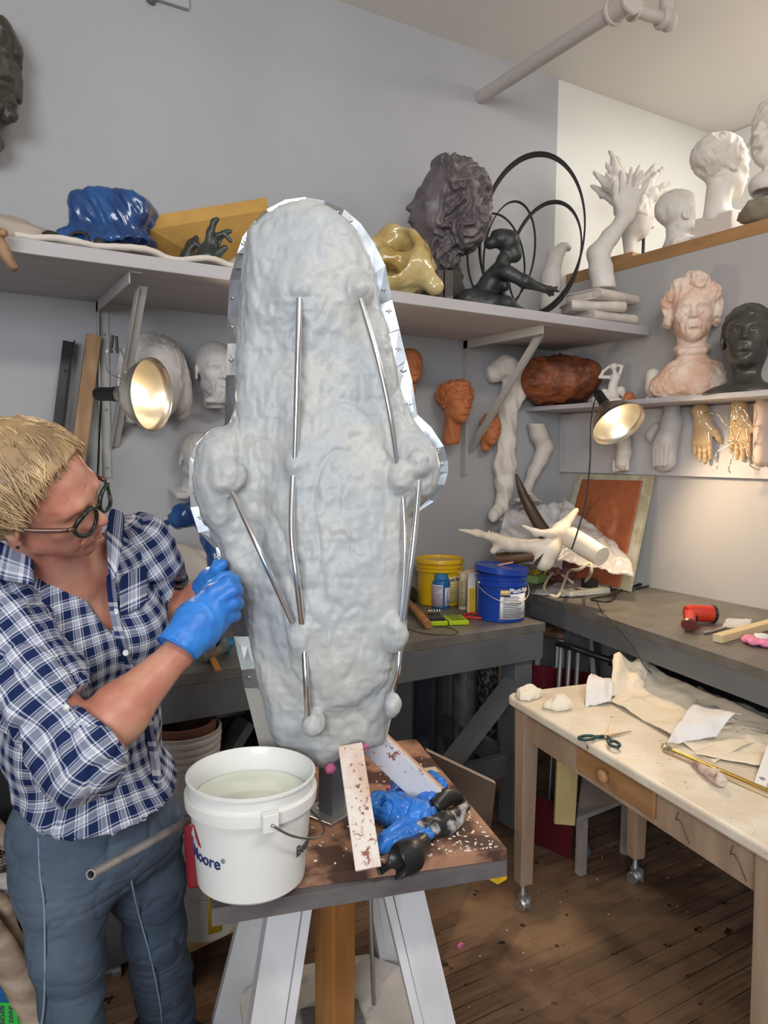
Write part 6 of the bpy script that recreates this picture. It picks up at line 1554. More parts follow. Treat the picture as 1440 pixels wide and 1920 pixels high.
text('lettering', 'Benjamin Moore', .031, M_navy, (0, 0, 0), (1, 0, 0), (0, 0, 1), t, align='RIGHT', bend=((pc.x, pc.y), R_(.4) + .0006, AV - rad(20), pc.z + ph * .335), bold=.0005)
text('lettering', '®', .012, M_navy, (0, 0, 0), (1, 0, 0), (0, 0, 1), t, align='LEFT', bend=((pc.x, pc.y), R_(.4) + .0006, AV - rad(19.5), pc.z + ph * .40))
text('lettering', 'Benjamin Moore', .0285, M_ink, (0, 0, 0), (1, 0, 0), (0, 0, 1), t, align='LEFT', bend=((pc.x, pc.y), R_(.4) + .0006, AV + rad(58), pc.z + ph * .335), bold=.0005)
def tri(bm, a, z0, z1, w, r):
    P3 = [(a - w, z0), (a + w, z0), (a, z1)]; n = 8
    for k in range(n):
        f0, f1 = k / n, (k + 1) / n
        q = []
        for (s_, f) in ((-1, f0), (1, f0), (1, f1), (-1, f1)):
            aa_ = a + s_ * w * (1 - f); q.append(bm.verts.new((pc.x + r * math.cos(aa_), pc.y + r * math.sin(aa_), z0 + (z1 - z0) * f)))
        if f1 < 1: bm.faces.new(q)
        else: bm.faces.new(q[:3])
bm = B(); tri(bm, AV - rad(58), pc.z + ph * .47, pc.z + ph * .68, rad(15), R_(.6) + .0006); lg = obj('logo_triangle', bm, mat('logo_red', (.50, .03, .04), .5), t)
bm = B(); tri(bm, AV - rad(58), pc.z + ph * .51, pc.z + ph * .62, rad(8), R_(.6) + .0012); obj('logo_inner', bm, M_pail, lg)
# steel pipe and dark red scraper behind the pail
e1_ = Vector(on(452, 1484, 2, PZ + .008)); e0_ = Vector(P(170, 1640, 1.12))
t = thing('metal_pipe', 'grey metal pipe sticking out to the left from behind the white pail', 'pipe', e1_)
bm = B(); lathe(bm, [(.0056, 0), (.0074, 0), (.0074, (e1_ - e0_).length), (.0056, (e1_ - e0_).length), (.0056, 0)], e0_, 20, axis=(e1_ - e0_)); obj('tube_wall', bm, mat('weathered_aluminium', (.42, .40, .38), .4, .8, col2=(.30, .28, .26), scale=20), t, smooth=True, flat_angle=40)
bm = B(); q = Vector(P(372, 1600, 1.56)); Rq = Matrix((Vector(CR), Vector(CU), -Vector(CF))).transposed() @ Matrix.Rotation(rad(4), 3, 'Z')
box(bm, (0, 0, 0), (.055, .142, .020), None, .0095, 4)
for v in bm.verts: v.co = Rq @ v.co + q
o = obj('red_scraper', bm, mat('dark_red_enamel', (.20, .008, .018), .25, coat=.4), smooth=True, flat_angle=40, label='dark red rounded plastic paddle wedged behind the left side of the pail', cat='scraper')
# gloves and mixing tools
def stp(x, y, dz=0): return Vector(on(x, y, 2, PZ)) + V(0, 0, dz)
M_nit = mat('blue_nitrile', (.028, .19, .62), .38, col2=(.02, .13, .50), scale=14, bump=.2, bscale=28, coat=.15)
S = SDF((-.14, -.14, -.005), (.14, .14, .10), .0032)
go = stp(770, 1560)
def gl(x, y, z): 
    p = stp(x, y) - go; return np.array([p.x, p.y, z])
S.chain([gl(700, 1530, .02), gl(745, 1545, .028), gl(790, 1560, .028)], [.030, .036, .036], .02); S.chain([gl(800, 1535, .03), gl(822, 1510, .04), gl(815, 1490, .045)], [.030, .022, .020], .02); S.chain([gl(760, 1570, .02), gl(735, 1590, .018), gl(712, 1600, .012)], [.030, .022, .014], .015)
S.chain([gl(790, 1580, .02), gl(775, 1600, .014)], [.026, .014], .015); S.chain([gl(720, 1530, .03), gl(702, 1505, .022)], [.022, .014], .012); S.chain([gl(735, 1530, .04), gl(745, 1510, .045), gl(765, 1505, .04)], [.014, .013, .012], .008)
S.ell(gl(800, 1512, .062), (.028, .022, .016), .008, '-'); S.ell(gl(722, 1545, .045), (.014, .012, .012), .006, '-'); S.cut((0, 0, .0), (0, 0, -1))
sdf_obj('glove', S, M_nit, None, 1, lambda v, n: (.0042 * (1 - 2.2 * np.abs(vnoise(v * 26, 3))) + crease(v, (34, 34, 34), .12, .006, 3) + crease(v, (60, 60, 60), .15, .003, 9)) * np.clip(v[:, 2] / .004, 0, 1), (go + V(0, 0, .001), np.eye(3), 1.0), label='crumpled blue nitrile glove lying beside the pine brace', cat='glove')
M_glb = mat('plaster_smeared_black', (.02, .02, .021), .35, col2=(.42, .41, .40), scale=26, lo=.5, hi=.62, bump=.2, bscale=30)
S = SDF((-.14, -.12, -.005), (.14, .12, .07), .0034); go2 = stp(815, 1560)
def gl2(x, y, z): 
    p = stp(x, y) - go2; return np.array([p.x, p.y, z])
S.chain([gl2(760, 1585, .012), gl2(800, 1572, .020), gl2(835, 1560, .020)], [.014, .024, .026], .015); S.chain([gl2(835, 1555, .02), gl2(858, 1540, .018), gl2(874, 1524, .015)], [.020, .014, .011], .01); S.chain([gl2(840, 1565, .012), gl2(862, 1548, .01)], [.014, .010], .008)
S.cut((0, 0, 0), (0, 0, -1)); sdf_obj('glove', S, M_glb, None, 1, lambda v, n: .003 * fbm(v * 50, 3, 3) * np.clip(v[:, 2] / .004, 0, 1), (go2 + V(0, 0, .001), np.eye(3), 1.0), label='black glove smeared with white plaster under the blue glove', cat='glove')
bm = B(); tube(bm, smooth_path([stp(812, 1545, .035), stp(832, 1528, .040), stp(852, 1518, .030), stp(860, 1515, .012)], 5), [.020, .022, .018, .014], 14); obj('curved_black_tool', bm, M_black, smooth=True, label='glossy black curved handle poking out right of the blue glove', cat='handle')
S = SDF((-.09, -.09, -.005), (.09, .09, .08), .003); go3 = stp(755, 1620)
def gl3(x, y, z): 
    p = stp(x, y) - go3; return np.array([p.x, p.y, z])
S.chain([gl3(790, 1600, .022), gl3(765, 1625, .020), gl3(735, 1640, .020)], [.020, .030, .034], .02); S.chain([gl3(735, 1635, .026), gl3(722, 1655, .026)], [.026, .030], .008, '-'); S.chain([gl3(735, 1640, .03), gl3(758, 1660, .014)], [.012, .014], .01, '-'); S.cut((0, 0, 0), (0, 0, -1))
sdf_obj('black_scoop', S, M_black, None, 1, None, (go3 + V(0, 0, .001), np.eye(3), 1.0), label='black rubber mixing scoop with open mouth at the front edge of the stand', cat='scoop')
for i, (x, y, sx, lab) in enumerate(((733, 1484, .022, 'pink foam chip between the two braces'), (851, 1500, .021, 'pink foam chip near the right edge of the stand'))):
    bm = B(); box(bm, stp(x, y, .0065), (sx, .014, .012), .3 + i, .001); obj('foam_chip', bm, M_pink, label=lab, cat='foam chip')
bm = B(); box(bm, Vector(on(863, 1773, 2, .006)), (.024, .012, .011), .4, .001); obj('foam_chip', bm, M_pink, label='pink foam chip on the floorboards right of the stand', cat='foam chip')
bm = B(); box(bm, stp(790, 1448, .0025), (.09, .03, .003), -.25); obj('paper_strip', bm, mat('cream_card', (.55, .47, .36), .6), label='cream card strip lying behind the white painted brace', cat='card')
bm = B(); rr_ = random.Random(12); u1 = (b1 - b0); u2 = (b2 - b1)
for i in range(420):
    cl_ = rr_.random()
    if cl_ < .65: a, b_ = min(.97, max(.35, rr_.gauss(.80, .12))), min(.9, max(.02, rr_.gauss(.22, .16)))
    else: a, b_ = rr_.uniform(.03, .97), rr_.uniform(.02, .95)
    p = b0 + u1 * a + u2 * b_; p.z = PZ + .0012; s = rr_.uniform(.0012, .0042)
    vs = bmesh.ops.create_icosphere(bm, subdivisions=1, radius=1)['verts']; R0 = Matrix.Rotation(rr_.uniform(0, 3), 3, 'Z'); e_ = rr_.uniform(.35, 1)
    for v in vs: v.co = R0 @ V(v.co.x * s * 1.5, v.co.y * s * e_, v.co.z * .0016 * min(1, s / .0025)) + p
obj('plaster_crumbs', bm, mat('plaster_crumb', (.70, .62, .54), .7), label='scattered white plaster crumbs on the stained stand top', cat='crumbs', kind='stuff')
bm = B()
for i in range(90):
    p = Vector((rr_.uniform(.6, 2.6), rr_.uniform(.6, 2.2), .001)); s = rr_.uniform(.0015, .0045)
    vs = bmesh.ops.create_icosphere(bm, subdivisions=1, radius=1)['verts']
    for v in vs: v.co = V(v.co.x * s, v.co.y * s * .7, v.co.z * .0015) + p
obj('floor_crumbs', bm, mat('plaster_crumb'), label='white plaster specks on the floorboards', cat='crumbs', kind='stuff')
bm = B(); box(bm, Vector(on(932, 1643, 2, .67)), (.03, .03, .012), .2); obj('tape_flag', bm, M_yel, st)

# ------------------------------------------------------------------ on the table
def tp(x, y, dz=0): return Vector(on(x, y, 2, TZ)) + V(0, 0, dz)
M_cloth = mat('cream_muslin', (.74, .66, .53), .8, bump=.06, bscale=60, spots=None)
M_lin = mat('white_muslin', (.72, .71, .70), .8, bump=.06, bscale=60)
def crumple(name, m, c, r, h, seed, lab, cat):
    S = SDF((-r * 1.3, -r * 1.3, -.004), (r * 1.3, r * 1.3, h * 2), .0032)
    rr_ = random.Random(seed)
    for i in range(9): a = rr_.uniform(0, 6.3); q = r * .55 * rr_.random(); S.ell((q * math.cos(a), q * .8 * math.sin(a), h * .35), (r * .42, r * .34, h * rr_.uniform(.4, .75)), .012)
    S.cut((0, 0, 0), (0, 0, -1))
    return sdf_obj(name, S, m, None, 1, lambda v, n: (.006 * (1 - 2.2 * np.abs(vnoise(v * 34, seed))) + .002 * fbm(v * 70, 2, 5)) * np.clip(v[:, 2] / .004, 0, 1), (c + V(0, 0, .001), np.eye(3), 1.0), label=lab, cat=cat)
crumple('tissue', mat('cream_tissue', (.76, .70, .58), .75), tp(992, 1308), .062, .030, 3, 'crumpled cream tissue at the far corner of the table', 'tissue')
crumple('tissue', mat('cream_tissue'), tp(1047, 1326), .062, .030, 6, 'crumpled cream tissue in front of the first one, nearer the drawer', 'tissue')
def cl(x, y, dz=.004): return tp(x, y, dz)
def fcl(u, v): return (0, 0, .010 * math.sin(7 * u + 3 * v) ** 2 + .035 * math.exp(-((u - .02) / .10) ** 2 - ((v - .85) / .22) ** 2) + .018 * math.exp(-((v - 1) / .12) ** 2))
o = sheet('muslin_cloth', M_cloth, [cl(1142, 1318), cl(1340, 1432), cl(1475, 1372), cl(1218, 1268)], (70, 44), .010, 6, 5, .0012, fn=fcl, label='large cream muslin cloth spread over the back of the table', cat='cloth')
o = sheet('muslin_cloth', M_cloth, [cl(1300, 1418, .012), cl(1470, 1450, .006), cl(1560, 1420, .006), cl(1400, 1372, .014)], (36, 24), .008, 7, 9, .0012, label='cream muslin corner hanging towards the right border of the table', cat='cloth')
o = sheet('folded_muslin', M_lin, [cl(1248, 1402, .012), cl(1345, 1392, .014), cl(1390, 1372, .05), cl(1305, 1352, .055)], (34, 24), .012, 9, 7, .0012, fn=lambda u, v: (0, 0, .03 * math.sin(math.pi * v) * (.6 + .4 * u)), label='white folded flap of muslin lying on top of the cream cloth', cat='cloth')
o = sheet('folded_muslin', M_lin, [cl(1096, 1326, .004), cl(1145, 1322, .004), cl(1150, 1292, .03), cl(1106, 1288, .05)], (26, 20), .014, 13, 2, .0012, fn=lambda u, v: (0, 0, .022 * math.sin(math.pi * v)), label='small folded white muslin corner at the left end of the cream cloth', cat='cloth')
o = sheet('folded_muslin', M_cloth, [cl(1145, 1312, .008), cl(1205, 1300, .010), cl(1220, 1272, .05), cl(1148, 1274, .075)], (34, 26), .012, 9, 11, .0012, fn=lambda u, v: (0, 0, .03 * v * math.sin(5 * u + .8) ** 2 + .012 * math.sin(3.1 * v)), label='upstanding curled fold of the cream muslin at the back edge', cat='cloth')
sheet('clear_film', M_film, [cl(1275, 1312, .003), cl(1440, 1385, .003), cl(1500, 1365, .004), cl(1310, 1290, .004)], (40, 14), .012, 10, 8, .0006, label='clear plastic film along the back edge of the table', cat='plastic film')
# scissors
M_grn = mat('dark_green_plastic', (.012, .05, .05), .35)
t = thing('scissors', 'open scissors with dark green handles on the table', 'scissors', tp(1135, 1388))
pv = tp(1138, 1384, .006)
for (hx0, tip_, z_) in (((1100, 1388), (1184, 1374), .004), ((1151, 1402), (1142, 1364), .0075)):
    tipv = tp(*tip_, z_); hv = tp(*hx0, z_); d1 = (tipv - pv).normalized(); n1 = V(-d1.y, d1.x, 0)
    bm = B(); b0_ = pv + (pv - tipv).normalized() * .02; b0_.z = TZ + z_; prism(bm, [b0_ - n1 * .006, b0_ + n1 * .006, pv + n1 * .008, tipv, pv - n1 * .005], (0, 0, .002)); obj('blade', bm, mat('worn_blade', (.42, .33, .24), .3, .9), t)
    d2 = (hv - pv).normalized(); n2 = V(-d2.y, d2.x, 0)
    loop = [hv + d2 * (.024 * math.cos(a)) + n2 * (.014 * math.sin(a)) + V(0, 0, .004) for a in np.linspace(0, 2 * math.pi, 20, endpoint=False)]
    bm = B(); tube(bm, loop, .0048, 8, closed=True); tube(bm, [pv + d2 * .012, hv - d2 * .022 + V(0, 0, .003)], [.006, .005], 8); obj('finger_loop', bm, M_grn, t, smooth=True)
bm = B(); lathe(bm, [(0, 0), (.004, 0), (.004, .006), (0, .007)], pv - V(0, 0, .001), 12); obj('pivot', bm, M_zinc, t)
# brass rod
a_, b_ = tp(1246, 1406, .010), tp(1440, 1490, .010); d_ = (b_ - a_).normalized(); M_brass = mat('brass', (.72, .52, .16), .22, metal=1)
t = thing('brass_rod', 'long polished brass rod with a flared end lying on the table', 'rod', a_)
bm = B(); tube(bm, [a_, a_ + d_ * .62], .0052, 16); obj('rod_shaft', bm, M_brass, t, smooth=True, flat_angle=50)
bm = B(); lathe(bm, [(0, -.004), (.0095, -.004), (.0105, .0), (.0095, .004), (.0070, .006), (.0085, .010), (.0070, .014), (.0052, .030), (0, .030)], a_, 20, axis=d_); obj('end_cap', bm, mat('pale_brass', (.62, .56, .42), .25, metal=1), t, smooth=True, flat_angle=50)
bm = B(); o2_ = V(-d_.y, d_.x, 0) * -.016; tube(bm, [a_ + d_ * .01 + o2_ - V(0, 0, .006), a_ + d_ * .60 + o2_ - V(0, 0, .006)], .003, 8); obj('wood_dowel', bm, mat('pale_pine'), smooth=True, label='thin wooden dowel beside the brass rod', cat='dowel')
# plaster bone tool
S = SDF((-.10, -.10, -.004), (.10, .10, .05), .0028); go4 = tp(1330, 1458)
def gl4(x, y, z):
    p = tp(x, y) - go4; return np.array([p.x, p.y, z])
S.chain([gl4(1292, 1430, .005), gl4(1308, 1444, .010), gl4(1318, 1452, .014), gl4(1338, 1466, .017), gl4(1350, 1476, .017)], [.003, .009, .010, .017, .017], .008); S.ell(gl4(1357, 1482, .012), (.008, .008, .008), .004, '-'); S.cut((0, 0, 0), (0, 0, -1))
sdf_obj('plaster_brush', S, mat('plaster_caked', (.58, .47, .40), .7, col2=(.30, .18, .14), scale=30, lo=.52, hi=.66, bump=.3, bscale=40), None, 1, lambda v, n: .0015 * fbm(v * 60, 2, 3), (go4 + V(0, 0, .001), np.eye(3), 1.0), label='plaster-caked brush stub lying beside the brass rod', cat='brush')
# tag with a small symbol
t = thing('white_band', 'white curved strip with a small black symbol at the right border of the table', 'strip', tp(1425, 1475))
q = [tp(1412, 1474, .002), tp(1434, 1482, .002), tp(1470, 1432, .05), tp(1440, 1424, .05)]
bm = B(); prism(bm, q, (0, 0, .0015)); obj('strip_body', bm, M_lin, t)
bm = B(); cs_ = (q[0] + q[1]) / 2 * .82 + (q[2] + q[3]) / 2 * .18 + V(0, 0, .0022); ux = (q[1] - q[0]).normalized(); uy = ((q[3] - q[0])).normalized()
for s in (-1, 1):
    ring = [cs_ + ux * (s * .0028) + ux * (.0042 * math.cos(a)) + uy * (.0042 * math.sin(a)) for a in (0, math.pi / 2, math.pi, -math.pi / 2)]
    tube(bm, ring, .0005, 4, closed=True)
tube(bm, [cs_ - ux * .009, cs_ + ux * .009], .0005, 4); tube(bm, [cs_ - ux * .005 - uy * .007, cs_ + ux * .005 - uy * .007], .0005, 4); obj('symbol', bm, M_ink, t)

# ------------------------------------------------------------------ under the benches, right
def fl(x, y, z=0): return Vector(on(x, y, 2, z))
M_mar = mat('maroon_lacquer', (.085, .008, .014), .35, coat=.3)
ch = thing('maroon_chair', 'dark maroon lacquered cabinet frame standing under the bench corner', 'cabinet', fl(1035, 1600))
c_a, c_b = fl(1003, 1582), fl(1072, 1612)
bm = B(); prism(bm, [c_a, c_b, c_b + V(0, 0, .20), c_a + V(0, 0, .20)], Vector(CF) * .025); obj('plinth_panel', bm, M_mar, ch)
yk = (c_a.y + .12)
u0, u1_ = Vector(on(985, 1245, 1, yk)), Vector(on(1110, 1262, 1, yk)); l0, l1 = Vector(on(985, 1300, 1, yk)), Vector(on(1110, 1308, 1, yk))
bm = B(); prism(bm, [u0, u1_, l1, l0], V(.0, .025, 0)); obj('top_panel', bm, M_mar, ch)
bm = B(); beam(bm, Vector((l0.x + .03, yk + .012, 0)), Vector((l0.x + .03, yk + .012, l0.z + .02)), .03, .03); beam(bm, Vector((l1.x - .03, yk + .012, .0)), Vector((l1.x - .03, yk + .012, l1.z + .02)), .03, .03); obj('side_post', bm, M_mar, ch)
yb_ = thing('yellow_board', 'pale yellow board standing behind the table leg', 'board', fl(1060, 1575))
ya, yb2 = fl(1040, 1545, .205), fl(1078, 1548, .205); top_a = ya + V(.03, .02, .50); top_b = yb2 + V(.05, .03, .50)
bm = B(); prism(bm, [ya, yb2, top_b, top_a], Vector((CF[0], CF[1], 0)) * .02); obj('board_panel', bm, mat('cream_yellow_paint', (.52, .42, .20), .5, col2=(.44, .33, .13), scale=4, bump=.05), yb_)
bm = B(); q0_, q1_, q2_, q3_ = fl(1082, 1542, .22), fl(1182, 1502, .22), fl(1195, 1440, .22), fl(1095, 1425, .22)
prism(bm, [q0_, q1_, q2_, q3_], (0, 0, .018)); obj('low_board', bm, mat('dusty_panel', (.33, .29, .26), .6, col2=(.24, .20, .18), scale=4), label='dusty white edged low shelf board under the right bench', cat='board')
for q_ in (q0_, q1_, q2_, q3_):
    c_ = q_.lerp((q0_ + q2_) / 2, .15); bm = B(); box(bm, (c_.x, c_.y, .109), (.03, .03, .218)); obj('support', bm, mat('dusty_panel'), bpy.context.scene.objects['low_board'])
for i, (x, y, r0, lab) in enumerate(((1083, 1552, .022, 'upper glass knob stacked behind the maroon panel'), (1094, 1602, .030, 'round glass jar lying on the floor behind the maroon panel'))):
    c_ = fl(x, y + 8); bm = B(); hh = r0 * (.9 if i else 6); lathe(bm, [(0, 0), (r0 * .8, 0), (r0, hh * .3), (r0 * .9, hh * .6), (r0 * .5, hh * .8), (r0 * .7, hh), (0, hh)] if i == 0 else [(0, 0), (r0 * .7, .002), (r0, r0), (r0 * .7, r0 * 1.9), (0, 2 * r0)], c_, 24); obj('glass_jar', bm, mat('dark_glass', (.10, .12, .13), .08, spec=.8, coat=1), smooth=True, label=lab, cat='jar')
# stool
so = fl(1062, 1520); so = Vector((2.42, 2.60, 0))
t = thing('wooden_stool', 'wooden stool with white legs pushed under the right bench', 'stool', so)
sk = Vector(P(1062, 1178, depth_of(so + V(0, 0, .7))))
bm = B(); lathe(bm, [(0, 0), (.155, 0), (.165, .008), (.165, .028), (.155, .036), (0, .036)], (sk.x, sk.y, sk.z - .02), 40); obj('seat', bm, mat('speckled_wood', (.24, .13, .08), .5, col2=(.12, .06, .04), scale=22), t, smooth=True, flat_angle=40)
for a in (35, 125, 215, 305):
    u_ = Vector((math.cos(rad(a)), math.sin(rad(a)), 0)); bm = B(); beam(bm, Vector((sk.x, sk.y, sk.z - .02)) + u_ * .11, Vector((sk.x, sk.y, 0)) + u_ * .20, .04, .022); obj('leg', bm, M_wl, t)
a_, b_ = Vector(P(1042, 1205, 3.15)), Vector(P(1145, 1238, 3.08))
bt = thing('black_tripod', 'folded black tripod lying under the right bench', 'tripod', (b_.x, b_.y, 0))
bm = B(); tube(bm, [a_, b_, b_ + (b_ - a_) * .6], [.014, .014, .011], 12); obj('leg', bm, M_black, bt, smooth=True)
bm = B(); tube(bm, [b_ - (b_ - a_) * .02, b_ + (b_ - a_) * .16], .024, 14); obj('joint', bm, M_black, bt, smooth=True)
for k in range(3):
    bm = B(); q = a_.lerp(b_, .1 + .16 * k); tube(bm, [q, Vector((q.x + .02, q.y + .05, .02))], .010, 10); obj('leg', bm, mat('grey_tube', (.20, .20, .21), .4, .6), bt, smooth=True)
# tubes and boards left of that, under the left bench
yy = 2.72
c_ = Vector(on(868, 1400, 1, yy)); c_.z = 0
M_wrap = mat('silver_wrap', (.16, .17, .18), .22, metal=.5, bump=.35, bscale=22, col2=(.30, .31, .32), scale=12)
bm = B(); tube(bm, [c_ + V(0, 0, .0), c_ + V(0, 0, .835)], .052, 28); obj('wrapped_roll', bm, M_wrap, smooth=True, flat_angle=50, label='shiny plastic wrapped roll standing under the left bench', cat='roll')
c_ = Vector(on(912, 1370, 1, yy + .02)); c_.z = 0
bm = B(); tube(bm, [c_, c_ + V(0, 0, .83)], .050, 28); obj('mesh_roll', bm, mat('black_mesh', (.02, .02, .02), .5, col2=(.14, .14, .14), scale=55, lo=.5, hi=.56, bump=.5, bscale=55), smooth=True, flat_angle=50, label='dark wire mesh roll standing right of the shiny roll', cat='roll')
p0_ = Vector(on(938, 1350, 1, yy)); bm = B(); box(bm, (p0_.x, yy + .06, .41), (.06, .02, .82)); obj('tan_board', bm, mat('tan_board', (.26, .16, .06), .6), label='narrow tan board standing beside the mesh roll', cat='board')
for x_, w_ in ((790, .07), (822, .02)):
    p0_ = Vector(on(x_, 1350, 1, 2.80)); bm = B(); box(bm, (p0_.x, 2.80, .42), (w_, .03, .84)); obj('dark_board', bm, mat('blue_grey_board', (.05, .058, .075), .5), label='blue grey board standing under the bench, ' + ('wider and nearer the sculpture' if w_ > .05 else 'narrow, beside the shiny roll'), cat='board')
q = [fl(800, 1500, .0), fl(905, 1545, .0)]; 
A0, A1 = Vector(P(800, 1408, 2.42)), Vector(P(930, 1470, 2.32)); B0, B1 = Vector(P(830, 1560, 2.30)), Vector(P(912, 1545, 2.22)); B0, B1 = Vector(fl(835, 1590, .003)), Vector(fl(918, 1575, .003))
bm = B(); prism(bm, [A0, A1, B1, B0], (.006, .014, .004)); obj('plywood_sheet', bm, mat('stained_plywood', (.33, .27, .22), .6, col2=(.25, .20, .16), scale=3, bump=.05, spots=[(20, .72, (.2, .09, .06))]), label='pale stained plywood panel leaning on the left bench leg', cat='panel')

# ------------------------------------------------------------------ lower left
def pot(name, m, x, y, d, r, h, label, cat='bucket', ribs=4, stack=1, inner=None):
    c = Vector(P(x, y, d)); t = thing(name, label, cat, c)
    for k in range(1):
        pr = [(0, 0), (r * .84, 0)]
        for j in range(ribs): u = .60 + .38 * j / ribs; pr += [(r * (.84 + .16 * u), h * u), (r * (.84 + .16 * u) + .005, h * (u + .01)), (r * (.84 + .16 * u) + .005, h * (u + .05)), (r * (.84 + .16 * u), h * (u + .06))]
        pr += [(r + .003, h), (r - .004, h), (r * .82, .01), (0, .01)]
        bm = B(); lathe(bm, pr, c, 40); obj('pail_body', bm, m, t, smooth=True, flat_angle=30)
    return t, c
M_oldp = mat('old_white_plastic', (.50, .46, .43), .5)
q = fl(345, 1560, .36); t, c = pot('bucket', M_oldp, 340, 1500, 2.38, .125, .24, 'ribbed off-white bucket holding a brown pot, behind the checked shirt')
bm = B(); lathe(bm, [(.105, .18), (.112, .262), (.100, .262), (.090, .10), (0, .10)], c, 36); obj('inner_pot', bm, mat('brown_pot', (.14, .055, .035), .6), t, smooth=True, flat_angle=40)
sh_ = c.z
bm = B(); box(bm, (c.x - .15, 2.66, sh_ - .012), (1.3, .60, .022)); obj('bench_shelf', bm, mat('dark_shelf', (.04, .04, .045), .6), label='dark lower shelf under the left bench behind the worker', cat='shelf')
# pine platform with white bucket
z_ = .13
pA, pB = fl(345, 1792, z_), fl(492, 1722, z_)
dd_ = (pB - pA).normalized(); nn_ = V(-dd_.y, dd_.x, 0); a_ = pA - dd_ * .03; b_ = pB + dd_ * .12
bm = B(); prism(bm, [a_, b_, b_ + nn_ * .36, a_ + nn_ * .36], (0, 0, .018)); 
pf = thing('plywood_dolly', 'low yellow plywood platform on the floor behind the stand', 'platform', pA); obj('deck', bm, mat('yellow_plywood', (.52, .35, .17), .5, col2=(.44, .28, .12), scale=3, stretch=(1, 5, 1), spots=[(40, .70, (.14, .08, .04))]), pf)
for s, e in ((.06, .05), (.06, .30), (.3, .05), (.3, .30)):
    bm = B(); q = a_ + dd_ * s + nn_ * e; lathe(bm, [(0, 0), (.03, 0), (.03, .128), (0, .128)], (q.x, q.y, 0), 16); obj('foot', bm, M_black, pf)
t, c = pot('bucket', mat('white_bucket', (.56, .54, .50), .45), 385, 1728, depth_of(fl(385, 1728, z_ + .018)), .118, .33, 'tall white bucket on the plywood platform, partly behind the pail', ribs=3)
c.z = z_ + .018
for ch_ in t.children: pass
label_patch(t, c, .112, AV + rad(28), rad(20), c.z + .03, c.z + .2, M_yel, 'yellow_stripe')
text('lettering', 'MEL', .030, M_ink, (0, 0, 0), (1, 0, 0), (0, 0, 1), t, bend=((c.x, c.y), .1155, AV - rad(62), c.z + .235))
bail(t, c, .116, .33, AV - rad(80), M_zinc, .10, .72)
# grey cabinet on casters
k0_ = fl(186, 1826, .07); k1_ = fl(246, 1800, .07)
cb_ = thing('rolling_cabinet', 'dark grey cabinet on casters seen between the jeans', 'cabinet', (k0_ + k1_) / 2)
dk = (k1_ - k0_).normalized(); nk = V(-dk.y, dk.x, 0)
bm = B(); a_, b_ = k0_ - dk * .10, k1_ + dk * .02; prism(bm, [a_, b_, b_ + nk * .3, a_ + nk * .3], (0, 0, .50)); obj('cabinet_body', bm, mat('charcoal_panel', (.075, .075, .078), .5, bump=.05), cb_)
for q in (b_ - dk * .05 + nk * .05, a_ + dk * .05 + nk * .05, b_ - dk * .05 + nk * .26, a_ + dk * .05 + nk * .26):
    bm = B(); lathe(bm, [(0, -.012), (.026, -.012), (.026, .012), (0, .012)], (q.x, q.y, .026), 20, axis=(1, 0, 0)); beam(bm, (q.x - .015, q.y, .07), (q.x - .015, q.y, .02), .003, .03, up=(1, 0, 0)); obj('caster', bm, M_zinc, cb_)
# driftwood, jug, bucket behind on the far left
def limb(nm, pts, rs, lab, grp=None):
    bm = B(); pth = smooth_path([P(*p) for p in pts], 6); n = len(pth); R__ = np.interp(np.linspace(0, 1, n), np.linspace(0, 1, len(rs)), rs)
    tube(bm, pth, list(R__), 16)
    for v in bm.verts: v.co += v.co.normalized() * .0 + Vector([mnoise.noise(v.co * 18 + Vector((k * 9, 0, 0))) * .006 for k in range(3)])
    return obj(nm, bm, mat('grey_driftwood', (.42, .33, .25), .65, col2=(.24, .16, .11), scale=4, stretch=(2, 2, 7), bump=.3, bscale=14), smooth=True, label=lab, cat='driftwood', group=grp)
limb('driftwood_log', [(-90, 1680, 1.84), (-10, 1770, 1.82), (40, 1848, 1.80), (95, 1940, 1.78)], [.040, .038, .038, .038], 'thick pale driftwood log leaning at the lower left corner')
limb('driftwood_log', [(-20, 1680, 1.9), (8, 1700, 1.9), (22, 1745, 1.9), (45, 1785, 1.9), (70, 1815, 1.9), (100, 1850, 1.9)], [.018, .019, .018, .019, .020, .022], 'thin crooked driftwood branch above the blue jug')
limb('driftwood_log', [(-40, 1535, 2.0), (2, 1565, 2.0), (30, 1592, 2.0), (60, 1640, 2.0)], [.024, .024, .024, .02], 'brown wooden limb above the straw at the left border')
jb = Vector((P(28, 1850, 1.97)[0], P(28, 1850, 1.97)[1], 0)); jt = thing('blue_jug', 'blue plastic jug with green warning label at the lower left corner', 'jug', jb)
bm = B(); box(bm, jb + V(0, 0, .15) , (.20, .15, .30), AV + math.pi / 2, .03, 4); obj('jug_body', bm, mat('blue_jug_plastic', (.008, .10, .27), .35), jt, smooth=True, flat_angle=50)
u_ = Vector((math.cos(AV), math.sin(AV), 0)); s_ = Vector((-u_.y, u_.x, 0))
bm = B(); lathe(bm, [(.03, .29), (.025, .33), (.03, .335), (.03, .36), (0, .36)], jb, 24); obj('cap', bm, M_black, jt, smooth=True, flat_angle=40)
bm = B(); tube(bm, smooth_path([jb + V(0, 0, .30) + s_ * .04, jb + V(0, 0, .36) + s_ * .05, jb + V(0, 0, .36) + s_ * .085, jb + V(0, 0, .29) + s_ * .09], 4), .012, 10); obj('handle', bm, mat('blue_jug_plastic'), jt, smooth=True)
fc = jb + u_ * .0756
bm = B(); box(bm, fc + s_ * .030 + V(0, 0, .12), (.085, .0012, .13), AV + math.pi / 2); lb = obj('green_label', bm, mat('green_label', (.03, .50, .06), .5), jt)
